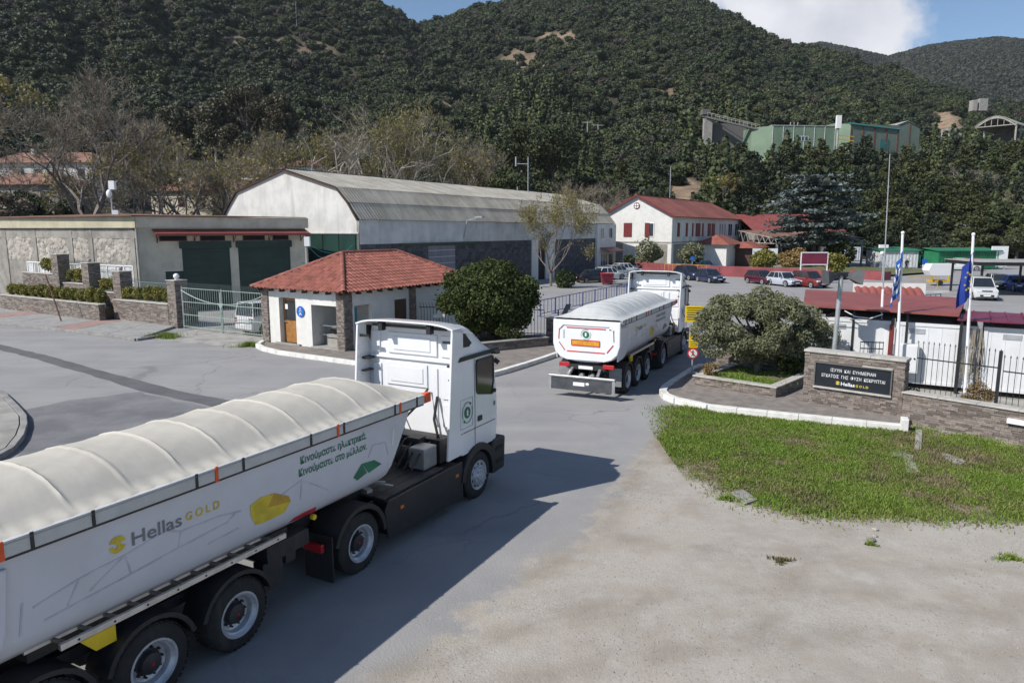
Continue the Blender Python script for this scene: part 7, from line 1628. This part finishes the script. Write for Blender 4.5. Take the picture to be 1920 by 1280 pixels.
# ------------------------------------------------------------------ right of the gatehouse
t_ = stone_wall('planter_wall','low dark clad planter wall under the round tree',(-3.6,31.9,.1),(5.5,3.3,0),6.3,.42,.3,capm='kerb_grey')
stone_wall('gate_pillar','short dark clad pillar left of the farther truck',(1.75,36.3,.1),(.85,-.53,0),.5,1.25,.5,cat='pillar')
bar_fence('bar_fence','black curled bar fence from the gatehouse to the short pillar',(-6.4,38.6,0),(8.3,-2.0,0),8.3,1.75,.17,M['black_metal'],-.2,z0=.25,rb=.013)
struct(MB().prism([(-3.4,32.4),(1.6,35.4),(1.6,37.5),(-6.2,39.2)],0,.3).build('planting_bed', M['soil']))
bl = thing('slanted_board','dark slanted board behind the bar fence right of the round tree','board',(2.6,41.5,0)); MB().extrude([(0,0,.3),(.3,0,.3),(.9,.5,1.5),(.6,.5,1.5)],(0,.06,0)).build('board', M['sign_panel'], bl); MB().cyl((.1,0,0),(.1,0,1.2),.04).build('post', M['black_metal'], bl)
bx = thing('meter_box','small white box on a post beside the round tree','box',(-3.9,38.0,0)); MB().cyl((0,0,0),(0,0,1.2),.04).build('post', M['galv'], bx); MB().box(-.3,.3,-.15,.15,1.2,1.38).box(-.1,.12,-.1,.1,1.38,1.62).build('housing', M['sign_white'], bx)
# blue crowd barriers along the drive
ba, bb_ = Vector((1.9,48.2,0)), Vector((12.5,67.5,0)); bu = (bb_-ba).normalized()
def barrier(label, p, u, m, group, L=2.4, h=1.1):
    t = thing('barrier', label, 'barrier', p, math.atan2(u.y,u.x), group); MB().bar((0,0,h),(L,0,h),.045).bar((0,0,.18),(L,0,.18),.04).bar((0.02,0,0),(.02,0,h),.045).bar((L-.02,0,0),(L-.02,0,h),.045).build('frame', m, t)
    for k in range(1,4): MB().bar((L*k/4,0,.18),(L*k/4,0,h),.03).build('bar', m, t)
    for x in (.1,L-.1): MB().bar((x,-.25,.02),(x,.25,.02),.04).build('foot', m, t)
    return t
nm_ = ['first','second','third','fourth','fifth','sixth','seventh','eighth','ninth']
for k in range(9): barrier('blue tube crowd barrier, %s from the near end of the row by the drive' % nm_[k], ba+bu*(k*2.45), bu, M['blue_rail'], 'blue barriers along the drive')
for k in range(3): barrier('yellow crowd barrier in front of the red wall, %s from the left' % nm_[k], Vector((20.3+k*1.6,95.5-k*1.3+(1.5 if k==1 else 0),.1)), Vector((.78,-.6,0)), M['yellow_rail'], 'yellow barriers by the red wall', 2.3, 1.2)
for k in range(4): barrier('blue low barrier behind the red roofed cabins, %s from the left' % nm_[k], Vector((22.3+k*2.5,48.5+k*1.2,0)), Vector((.9,.43,0)), M['blue_rail'], 'blue barriers behind the cabins')
sk = thing('waste_skip','small red waste skip beside the black car at the shed','skip',gx(1138,533)); MB().loft([[(-.55,-.45,.12),(.55,-.45,.12),(.55,.45,.12),(-.55,.45,.12)],[(-.65,-.55,1.1),(.65,-.55,1.1),(.65,.55,1.1),(-.65,.55,1.1)]]).build('bin', mat('skip_red',(0.25,0.03,0.05),.6,.1), sk); MB().box(-.68,.68,-.58,.58,1.1,1.2).build('lid', M['sign_red'], sk)
for x in (-.4,.4): MB().cyl((x,-.35,.06),(x,-.25,.06),.07).build('castor', M['black_metal'], sk)
bsg = thing('round_sign','round blue sign on a post by the yellow barriers','sign',gx(1297,517)); MB().cyl((0,0,0),(0,0,2.2),.04).build('post', M['galv'], bsg); MB().cyl((0,-.05,2.2),(0,-.08,2.2),.28,n=20).build('disc', M['sign_blue'], bsg)
mb_ = thing('maroon_board','maroon notice board on two white posts above the red car','board',gx(1524,531)); MB().box(-1.4,1.4,-.05,.05,2.1,3.3).build('panel', M['maroon'], mb_); fr_ = MB()
for a,b in (((-1.45,2.05),(1.45,2.05)),((-1.45,3.35),(1.45,3.35)),((-1.45,0),(-1.45,3.35)),((1.45,0),(1.45,3.35))): fr_.bar((a[0],0,a[1]),(b[0],0,b[1]),.1)
fr_.build('frame', M['sign_white'], mb_)
struct(MB().prism([(40.5,86),(43,82.8),(44.2,83.5),(42.5,87)],0,1.0).build('red_kerb_mound', M['red_paint']))
for px,py,lab in ((1418,500,'white sign board on two posts under the building canopy'),(1447,500,'narrow white sign with round blue sign right of the canopy board')):
    p = gx(px,py+6); t = thing('notice_sign',lab,'sign',p); MB().cyl((-.5,0,0),(-.5,0,3),.05).cyl((.5,0,0),(.5,0,3),.05).build('post', M['galv'], t); MB().box(-.7,.7,-.08,-.04,1.9,3.1).build('panel', M['sign_white'], t); MB().cyl((0,-.085,2.2),(0,-.09,2.2),.35,n=18).build('disc', M['sign_blue'], t)
# ------------------------------------------------------------------ sign wall, planter, olive kerb
su = Vector((math.cos(R(-41.5)), math.sin(R(-41.5)), 0)); S0 = Vector((9.75,23.4,.13)); SL = 3.0
sw = stone_wall('sign_wall','stone clad wall carrying the black sign with white Greek lettering',S0,su,SL,1.72,.5,single=300,holes=((.36,2.66,.62,1.42),),lw=(.12,.36),lh=(.04,.075))
for o in list(sw.children):
    if o.name.startswith('coping'): o.scale.z = 1.6; o.location.z = -1.03
pn = MB().box(.38,2.64,-.03,.05,.64,1.40).build('sign_panel', M['sign_panel'], sw)
MB().box(.33,2.69,-.09,.02,.58,.635).build('sign_sill', M['coping'], sw); MB().box(.34,.375,-.07,.0,.64,1.41).box(2.645,2.68,-.07,.0,.64,1.41).box(.34,2.68,-.07,.0,1.405,1.44).build('sign_surround', M['mortar'], sw); MB().box(1.8,2.68,-.075,-.02,1.442,1.475).build('sign_lintel', M['coping'], sw)
for b,x0,z,size,fit in (('ΙΣΧΥΝ  ΚΑΙ  ΕΥΗΜΕΡΙΑΝ',.85,1.165,.145,1.35),('ΕΓΚΑΤΟΙΣ  ΓΗΣ  ΦΥΣΗ  ΚΕΚΡΥΠΤΑΙ',.58,.965,.145,1.90)): place_text(b,size,M['sign_white'],pn,(x0,-.034,z),(1,0,0),(0,0,1),fit=fit)
place_text('Hellas',.155,M['sign_white'],pn,(1.19,-.034,.75),(1,0,0),(0,0,1),fit=.42,bold=.003); place_text('G O L D',.105,M['print_gold'],pn,(1.64,-.034,.755),(1,0,0),(0,0,1),fit=.37,bold=.003)
gm = MB()
for k in range(4):
    t0 = k*math.pi/2+.2; gm.poly([(1.09+math.cos(t0+a)*.065,-.034,.81+math.sin(t0+a)*.065) for a in (0,.5,1.0)]+[(1.09+math.cos(t0+a)*.03,-.034,.81+math.sin(t0+a)*.03) for a in (1.0,.5,0)])
gm.poly([(1.06,-.036,.75),(1.10,-.036,.76),(1.12,-.036,.86),(1.08,-.036,.87),(1.07,-.036,.81)]); gm.build('gold_mark', M['print_gold'], pn)
lw0 = Vector((11.98,21.37,0)); lwu = Vector((math.cos(R(-48.5)), math.sin(R(-48.5)), 0))
stone_wall('low_wall','low clad wall with pale coping right of the sign wall',lw0,lwu,8.0,.90,.35,single=300,lw=(.14,.42),lh=(.045,.085),ends=False)
MB().box(2.75,3.6,-.12,.02,.55,.68).build('wall_ledge', M['sign_white'], bpy.data.objects['low_wall']); 
# olive planter
P0, P1 = Vector((6.75,26.0,.13)), Vector((9.05,23.95,.13)); pu = (P1-P0).normalized(); pL = (P1-P0).length; pn_ = Vector((-pu.y,pu.x,0))
pt = thing('olive_planter','low stone clad planter with pale coping around the olive tree','planter',P0,math.atan2(pu.y,pu.x)); PD = 3.3
MB().box(.02,pL-.02,.02,.26,0,.34).box(pL-.26,pL-.02,.26,PD,0,.34).box(.02,.26,.26,PD,0,.34).box(.26,pL-.26,PD-.25,PD,0,.34).build('core', M['mortar'], pt)
slips_single(pt,(0,.02,0),(1,0,0),(0,-1,0),pL,.34,150,lw=(.12,.36),lh=(.04,.075)); slips_single(pt,(pL-.02,0,0),(0,1,0),(1,0,0),PD,.34,150,lw=(.12,.36),lh=(.04,.075))
for j in range(3): MB().box(-.04+(pL+.08)*j/3,-.04+(pL+.08)*(j+1)/3-.006,-.05,.3,.34,.39).build('coping_stone', M['coping'], pt, bevel=.01)
for j in range(3): MB().box(pL-.3,pL+.05,.305+(PD-.3)*j/3,.3+(PD-.3)*(j+1)/3,.34,.39).build('coping_stone', M['coping'], pt, bevel=.01); MB().box(-.05,.3,.305+(PD-.3)*j/3,.3+(PD-.3)*(j+1)/3,.34,.39).build('coping_stone', M['coping'], pt, bevel=.01)
MB().box(.26,pL-.26,.26,PD-.25,0,.3).build('planter_earth', M['soil'], pt)
qp = [P0+pu*.3+pn_*.3, P0+pu*(pL-.3)+pn_*.3, P0+pu*(pL-.3)+pn_*(PD-.3), P0+pu*.3+pn_*(PD-.3)]
grass_on('planter_grass','thin grass growing inside the olive planter',qp,9000,M['grass'],.08,.35,9,z=.43)
stone_wall('rear_wall','clad wall behind the olive tree with railings',(8.6,29.6,.1),(1,-.62,0),4.4,.75,.3)
bar_fence('bar_fence','black railings on the wall behind the olive tree',(8.7,29.65,.85),(1,-.62,0),4.2,1.0,.16,M['black_metal'],rb=.012)
wt = bar_fence('wicket','small black wicket gate beside the sign wall',(12.35,25.0,.2),(1,-.2,0),.75,1.75,.12,M['black_metal'],rails=(.1,.85,.98),rb=.011)
# spear railing behind the low wall
fn = Vector((lwu.y,-lwu.x,0))*-1
bar_fence('spear_railing','dark spear topped railings behind the low wall, left section',lw0+fn*.9+lwu*.0,lwu,2.2,2.1,.145,M['black_metal'],tips=True,rails=(.12,.78),z0=.25,rb=.009,posts=1)
bar_fence('spear_railing','dark spear topped railings behind the low wall, right section',lw0+fn*.9+lwu*2.3,lwu,5.5,1.95,.145,M['black_metal'],tips=True,rails=(.12,.8),z0=.25,rb=.009,posts=2)
# ------------------------------------------------------------------ site cabins with red roofs
cu = Vector((math.cos(R(-32)), math.sin(R(-32)), 0)); cn = Vector((-cu.y,cu.x,0)); C0 = Vector((12.3,27.6,.25))
def cabin(label, d0, L, nvent):
    t = thing('site_cabin', label, 'cabin', C0+cu*d0, R(-32)); MB().box(0,L,0,2.4,0,2.2).build('body', M['cont_white'], t)
    MB().box(-.02,L+.02,-.03,.1,2.1,2.22).build('edge_beam', M['cont_white'], t); MB().box(-.02,L+.02,-.03,.1,-.03,.08).build('edge_beam', M['cont_white'], t)
    for x in (0,L-.1): MB().box(x-.01,x+.11,-.035,.1,.08,2.1).build('corner_post', M['cont_white'], t)
    for k in range(int(L/.42)): MB().box(.2+k*.42,.22+k*.42,-.012,0,.1,2.08).build('panel_rib', M['cont_white'], t)
    MB().box(nvent,nvent+.55,-.02,0,1.82,2.0).build('vent', M['galv'], t)
    for x in (.15,L-.3): MB().box(x,x+.2,.1,.4,-.25,0).build('foot', M['concrete'], t)
    return t
cabin('white site cabin left of the metal box, behind the wicket',-.2,2.35,.3); cabin('white site cabin in the middle, behind the flag pole with striped flag',2.35,2.55,.4); cabin('white site cabin at right, behind the blue flag pole',5.1,3.4,.55); cabin('white site cabin at the right picture edge',8.6,3.0,.5)
rf = thing('cabin_roof','long flat red sheet roof on posts above the left cabins','roof',C0+cu*-.9-cn*.3,R(-32)); MB().extrude([(0,0,2.62),(5.2,0,2.55),(5.4,5.2,2.75),(-.9,5.6,2.8)],(0,0,.06)).build('sheet', M['red_sheet'], rf)
for x,y in ((.2,.3),(1.8,.3),(3.6,.3),(5.3,.3),(.2,4.8),(5.3,4.8)): MB().box(x-.04,x+.04,y-.04,y+.04,-.2,2.6).build('post', M['black_metal'], rf)
MB().box(.1,5.4,2.5,2.6,2.1,2.6).build('painted_roof_shade', M['black_plastic'], rf)  # black slab stands in for the shade below the red sheet
r2 = thing('maroon_roof','maroon ribbed sheet roof above the right cabins','roof',C0+cu*4.25-cn*.35,R(-32))
for k in range(7): MB().box(k*1.0,k*1.0+.985,0,3.4,2.42,2.46).box(k*1.0+.02,k*1.0+.09,0,3.4,2.46,2.50).box(k*1.0+.5,k*1.0+.56,0,3.4,2.46,2.49).build('roof_sheet', M['maroon'], r2)
MB().box(.1,.2,.1,.2,-.2,2.42).build('post', M['black_metal'], r2); MB().box(3.4,3.5,.02,.12,-.2,2.42).build('post', M['black_metal'], r2)
rp_ = thing('red_post','dark red steel post between the left cabins','post',C0+cu*2.22-cn*.12,R(-32)); MB().box(-.07,.07,-.07,.07,-.25,2.1).build('post', M['shutter_red'], rp_)
el = thing('metal_box','grey white electrical cabinet on the cabin wall behind the sign','cabinet',C0+cu*2.55-cn*.42,R(-32)); MB().box(0,.62,0,.3,.4,1.45).build('cabinet', M['cont_white'], el, bevel=.02); MB().box(.05,.57,-.012,0,.45,1.4).build('door', M['cont_white'], el); MB().cyl((.5,-.02,.95),(.5,-.04,.95),.03).build('lock', M['black_metal'], el)
cbl = thing('dry_vine','dry hanging vine on the cabin corner','vine',C0+cu*4.85-cn*.1,R(-32)); vb = MB(); random.seed(77)
for k in range(34): x = random.uniform(-.18,.18); vb.tube([(x,0,2.15),(x+random.uniform(-.1,.1),-.05,1.5),(x*1.4+random.uniform(-.35,.2),-.1,.9),(x+random.uniform(-.5,.3),-.12,random.uniform(.2,.6))],.008,4)
vb.build('stems', mat('dry_stem',(0.30,0.26,0.2),.9), cbl)
cb = thing('cable','white loose cable hanging from the flat red roof','cable',C0+cu*.6-cn*.35,R(-32)); MB().tube([(0,0,2.55),(.4,-.02,2.35),(.9,-.02,2.32),(1.3,0,2.5)],.02,6).tube([(-.5,0,2.25),(.1,-.03,2.3),(.6,-.02,2.22)],.015,6).build('cable', M['sign_white'], cb)
kk = thing('kiosk','small white kiosk with red corrugated roof behind the cabins','kiosk',(18.1,36.6,0),R(-14)); MB().box(.3,4.4,.3,3,0,2.2).build('wall', M['white_wall'], kk); MB().box(.7,2.0,.26,.3,1.0,1.9).box(2.4,4.0,.26,.3,1.0,1.9).build('window', M['glass_dark'], kk); MB().box(-.2,5.1,3.0,3.3,2.4,3.35).build('parapet', M['white_wall'], kk); MB().box(4.4,5.2,.2,3,0,1.2).build('side_wall', M['white_wall'], kk)
for k in range(9):
    a = -.2+k*.55; secs = []
    for i in range(9): x = a+.55*i/8; h = .05*math.sin(2*math.pi*i/8-1.57); secs.append([(x,-.3,2.2+h),(x,3.1,3.15+h)])
    MB().loft(secs,False,False).build('roof_sheet', M['red_sheet'], kk, smooth=True)
kk.scale = (.66,.66,.9)
ln = struct(MB().box(16.5,26.5,51.6,51.8,.0,.006).build('painted_line', M['sign_white'])); ln.rotation_euler = (0,0,R(-3))
for p0,p1 in (((32,61),(40,60.5)),((33,66),(41,67))): struct(MB().obox(((p0[0]+p1[0])/2,(p0[1]+p1[1])/2,.06),((p1[0]-p0[0])/2,(p1[1]-p0[1])/2,0),(.03,.15,0),(0,0,.08)).build('lot_kerb', M['kerb_white']))
# ------------------------------------------------------------------ poles, flags, signs
def flag_pole(label, p, h, lean): 
    t = thing('flag_pole', label, 'flagpole', p); MB().cyl((0,0,0),(lean,0,h),.055,.042,12).ball((lean,0,h+.03),.06).build('pole', M['sign_white'], t); MB().box(-.15,.15,-.15,.15,0,.03).build('base_plate', M['galv'], t); return t
F1 = AT(1679,735,25.6); F1.z = .15; F2 = AT(1808,748,24.6); F2.z = .15
flag_pole('white flag pole flying the blue and white striped flag',F1,5.55,-.22); flag_pole('white flag pole flying the plain blue flag',F2,5.5,-.25)
def flag(name, label, p, ux, wd, h, folds, m, stripes=None):
    """hanging cloth gathered in folds beside its pole"""
    t = thing(name, label, 'flag', p); n_ = 22; rows = 26
    def pt(f, g_, d=0): 
        drop = g_*h+f*h*.35; x = wd*f*(.45+.35*g_); y = .09*math.sin(f*folds*3.14+g_*2.2)*(0.3+f); return (x*ux[0]-.5*y*0+.02*math.sin(7*g_), y+d, -drop)
    if not stripes:
        MB().loft([[pt(i/n_,j/rows) for i in range(n_+1)] for j in range(rows+1)],False,False).build('cloth', m, t, smooth=True)
    else:
        for k in range(9):
            a, b = k/9, (k+1)/9; MB().loft([[pt(i/n_,a+(b-a)*j/3) for i in range(n_+1)] for j in range(4)],False,False).build('stripe', M['flag_stripe' if k%2==0 else 'flag_white'], t, smooth=True)
        MB().loft([[pt(.55*i/n_,j/14*.55,-.012) for i in range(n_+1)] for j in range(8)],False,False).build('canton', M['flag_stripe'], t, smooth=True); MB().loft([[pt(.55*i/n_,.24+j/10*.07,-.02) for i in range(n_+1)] for j in range(11)],False,False).build('cross', M['flag_white'], t, smooth=True); MB().loft([[pt(.22+.1*i/4,j/14*.55,-.02) for i in range(5)] for j in range(15)],False,False).build('cross', M['flag_white'], t, smooth=True)
    return t
flag('striped_flag','hanging blue and white striped flag with white cross',F1+Vector((-.2,-.06,4.95)),(-1,0),.42,1.5,3.2,None,True)
ef = flag('blue_flag','hanging dark blue flag with ring of gold stars',F2+Vector((-.22,-.06,4.95)),(-1,0),.62,1.55,2.6,M['flag_blue'])
for k in range(7):
    a = 2*math.pi*k/7; c = (-.2+.09*math.cos(a),-.14,-1.0+.3*math.sin(a)); pts = [(c[0]+(.05 if i%2==0 else .02)*math.sin(math.pi*i/5),c[1],c[2]+(.05 if i%2==0 else .02)*math.cos(math.pi*i/5)) for i in range(10)]; MB().poly(pts).build('star', M['flag_star'], ef)
mp_ = AT(1648,700,27.2); mp_.z = .1; ms = thing('antenna_mast','tall thin white mast rising behind the sign wall','mast',mp_); MB().cyl((0,0,0),(-.1,0,3.4),.035,n=8).cyl((-.1,0,3.4),(-.25,0,8.5),.028,.015,8).build('mast', M['galv'], ms); MB().cyl((-.08,0,2.6),(-.105,0,3.5),.05,n=8).build('sleeve', M['sign_white'], ms)
sp_ = AT(1558,720,25.8); sp_.z = .1; sp = thing('loudspeaker_pole','grey steel pole with two horn loudspeakers behind the sign wall','pole',sp_); MB().cyl((0,0,0),(.1,0,4.15),.085,.08,14).build('pole', M['galv'], sp)
for s in (-1,1):
    q = MB(); a, b = Vector((.1+s*.1,0,4.1)), Vector((.1+s*.62,-.12,4.05)); d_ = (b-a).normalized(); sd = Vector((0,1,0)); upv = d_.cross(sd).normalized(); secs = []
    for f, w_, h_ in ((0,.07,.06),(.4,.12,.1),(1,.30,.25)): c = a.lerp(b,f); secs.append([c+sd*w_*i+upv*h_*j for i,j in ((-1,-1),(1,-1),(1,1),(-1,1))])
    q.loft(secs).build('horn_speaker', mat('horn',(0.09,0.095,0.10),.6), sp)
MB().box(-.08,.28,-.12,.12,4.1,4.22).build('bracket', M['black_metal'], sp)
# entrance signs on one post
es = gx(1297,706); es.z = .14; ss_ = thing('entrance_sign_post','post with two yellow notices and a round no pedestrians sign','sign',es,R(-6)); MB().cyl((0,0,0),(0,0,2.75),.03,n=8).box(-.2,.2,-.2,.2,0,.05).build('post', M['galv'], ss_)
y1_ = MB().box(-.36,.36,-.05,-.03,2.08,2.72).build('yellow_notice', M['yellow'], ss_)
for k in range(6): MB().box(-.3+.02*(k%2),.3-.04*(k%3),-.054,-.05,2.62-k*.09,2.655-k*.09).build('print_line', M['print_black'], y1_)
y2_ = MB().box(-.17,.19,-.05,-.03,1.05,1.6).build('yellow_notice', M['yellow'], ss_); MB().poly([(-.08,-.052,1.38),(.1,-.052,1.38),(.01,-.052,1.53)]).build('warning_triangle', M['print_black'], y2_)
for k in range(3): MB().box(-.12,.14,-.054,-.05,1.12+k*.08,1.14+k*.08).build('print_line', M['print_black'], y2_)
MB().cyl((0,-.03,.82),(0,-.05,.82),.22,n=24).build('prohibition_disc', M['sign_red'], ss_); MB().cyl((0,-.051,.82),(0,-.056,.82),.165,n=24).build('disc_face', M['sign_white'], ss_)
fg = MB().cyl((0,-.057,.93),(0,-.06,.93),.025,n=8)
for a,b,w_ in (((0,.91),(0,.81),.04),((0,.82),(-.05,.7),.03),((0,.82),(.05,.7),.03),((0,.9),(-.06,.84),.02),((0,.9),(.06,.85),.02)): fg.bar((a[0],-.058,a[1]),(b[0],-.058,b[1]),.004,w_)
fg.build('walking_figure', M['print_black'], ss_); MB().bar((-.12,-.062,.94),(.12,-.062,.70),.004,.035).build('slash', M['sign_red'], ss_)
# ------------------------------------------------------------------ far yard: containers, carport, trailer
def container(label, p, rz, L, W_, h, m, roofm=None, mats=None):
    t = thing('container', label, 'container', p, R(rz)); MB().box(0,L,0,W_,.1,h).build('body', M[m], t)
    for k in range(int(L/.5)): MB().box(.1+k*.5,.3+k*.5,-.05,0,.25,h-.15).build('corrugation', M[m], t)
    if roofm: MB().extrude([(-.2,-.3,h),(L+.2,-.3,h),(L+.2,W_+.2,h+.35),(-.2,W_+.2,h+.35)],(0,0,.1)).build('roof', M[roofm], t)
    for x in (0,L-.12): MB().box(x,x+.12,-.06,0,.1,h).build('corner_post', M[m], t)
    return t
container('grey container with green roof at the back of the yard',gx(1648,503),-4,5.6,5,2.6,'curtain','cont_green'); c_ = container('green container side right of the grey one',gx(1697,501),10,2.6,5,2.6,'cont_green','cont_green')
container('large green container behind the white pickup',gx(1757,506),8,10,3,2.7,'cont_green','cont_green'); container('small white container under the trees left of the green roofs',gx(1583,490),10,3.6,3,2.6,'cont_white')
wbd = thing('white_board','blank white board standing at the right by the car park','board',gx(1871,505)); MB().box(-1.2,1.2,-.1,.1,.4,3.4).build('panel', M['sign_white'], wbd); MB().box(-1,-.85,-.08,.08,0,.4).box(.85,1,-.08,.08,0,.4).build('leg', M['galv'], wbd)
ctn = thing('carport','dark flat carport roof with pale panels at the right edge','carport',(43.5,63.5,0),R(-8)); MB().box(-2.5,16,-1,5.5,2.7,3.0).build('beam_roof', M['black_plastic'], ctn)
for k in range(9): MB().box(-2.6+k*2.05,-.6+k*2.05,-1.1,5.6,3.01,3.06).build('roof_panel', M['steel_pale'], ctn)
for x in (-2,4,10,15.5):
    for y in (-.6,5): MB().box(x-.08,x+.08,y-.08,y+.08,0,2.7).build('post', M['black_metal'], ctn)
tl = thing('light_tower','small white lighting trailer with yellow frame in the yard','trailer',gx(1762,536)); MB().extrude([(-1,0,1.1),(-1.3,0,1.6),(-1,0,2.3),(1.1,0,2.3),(1.1,0,1.1)],(0,1.2,0)).build('housing', M['sign_white'], tl); MB().box(-.8,.9,.1,1.1,.4,.6).bar((-.8,0,.4),(-.9,0,1.1),.1).bar((.8,0,.4),(.9,0,1.1),.1).build('frame', M['yellow_rail'], tl); MB().cyl((0,-.05,.3),(0,.1,.3),.3,n=14).build('wheel', M['rubber'], tl)
for k,(px,py,lab) in enumerate(((1700,540,'yellow yard railing left of the lighting trailer'),(1800,545,'yellow yard railing right of the lighting trailer'))): t = barrier(lab,gx(px,py),Vector((1,.05,0)),M['yellow_rail'],None,3.2,1.1)
pd = thing('sign_post','small blue and white sign on a post in the yard','sign',gx(1732,512)); MB().cyl((0,0,0),(0,0,1.6),.04).build('post', M['galv'], pd); MB().box(-.35,.35,-.05,-.02,1.2,1.9).build('panel', M['sign_blue'], pd); MB().box(-.3,.3,-.05,-.02,.55,1.15).build('lower_panel', M['sign_white'], pd)
cc = thing('camera_post','white cctv camera post in the yard left of the flag','camera',gx(1652,545)); MB().cyl((0,0,0),(0,0,4.2),.05).build('post', M['galv'], cc); MB().box(-.5,.3,-.15,.15,4.1,4.4).ball((-.2,0,3.6),.18).build('camera', M['sign_white'], cc)
pe = thing('person','person in dark clothing standing beside the grey container','person',gx(1699,507)); sk_ = MB().tube([(-.1,0,0),(-.1,.02,.45),(-.06,0,.88)],[.06,.07,.09],8).tube([(.12,.05,0),(.11,.02,.45),(.06,0,.88)],[.06,.07,.09],8).tube([(0,0,.82),(0,0,1.1),(0,0,1.38),(0,0,1.48)],[.15,.15,.19,.07],10).tube([(-.2,0,1.4),(-.26,-.02,1.12),(-.24,-.12,.88)],[.06,.05,.04],6).tube([(.2,0,1.4),(.26,-.02,1.12),(.24,-.12,.88)],[.06,.05,.04],6).build('body', mat('dark_cloth',(0.02,0.022,0.03),.9), pe, smooth=True); MB().ball((0,0,1.6),.095,.11,.13).build('head', mat('skin',(0.4,0.24,0.17),.6), pe, smooth=True)
gs = thing('grey_roof_shed','low grey roofed shed among the trees at the right slope foot','shed',AT(1815,425,150),R(10)); MB().box(0,7,0,6,-4,0).build('wall', M['curtain'], gs); MB().extrude([(-.4,-.5,0),(7.4,-.5,0),(7.4,6.5,1.6),(-.4,6.5,1.6)],(0,0,.15)).build('roof', M['galv'], gs)
struct(sheet('roundabout_lawn',[(45.5,97),(50,95),(57,97),(60,101),(56,106),(48,105)],.012,MATS['lawn']))
# ------------------------------------------------------------------ thin air between the hills
hz_m = bpy.data.materials.new('haze_air'); hz_m.use_nodes = True; N = hz_m.node_tree.nodes; N.clear()
o_ = N.new('ShaderNodeOutputMaterial'); pv = N.new('ShaderNodeVolumePrincipled'); pv.inputs['Color'].default_value = (0.80,0.88,1.0,1); pv.inputs['Density'].default_value = 0.00007; pv.inputs['Anisotropy'].default_value = 0.2
hz_m.node_tree.links.new(pv.outputs[0], o_.inputs['Volume'])
hzb = MB().box(-2600,2600,-500,3100,-3.0,420).build('haze', hz_m); tag(hzb, 'thin pale haze filling the valley in front of the far hills', 'haze', kind='stuff')
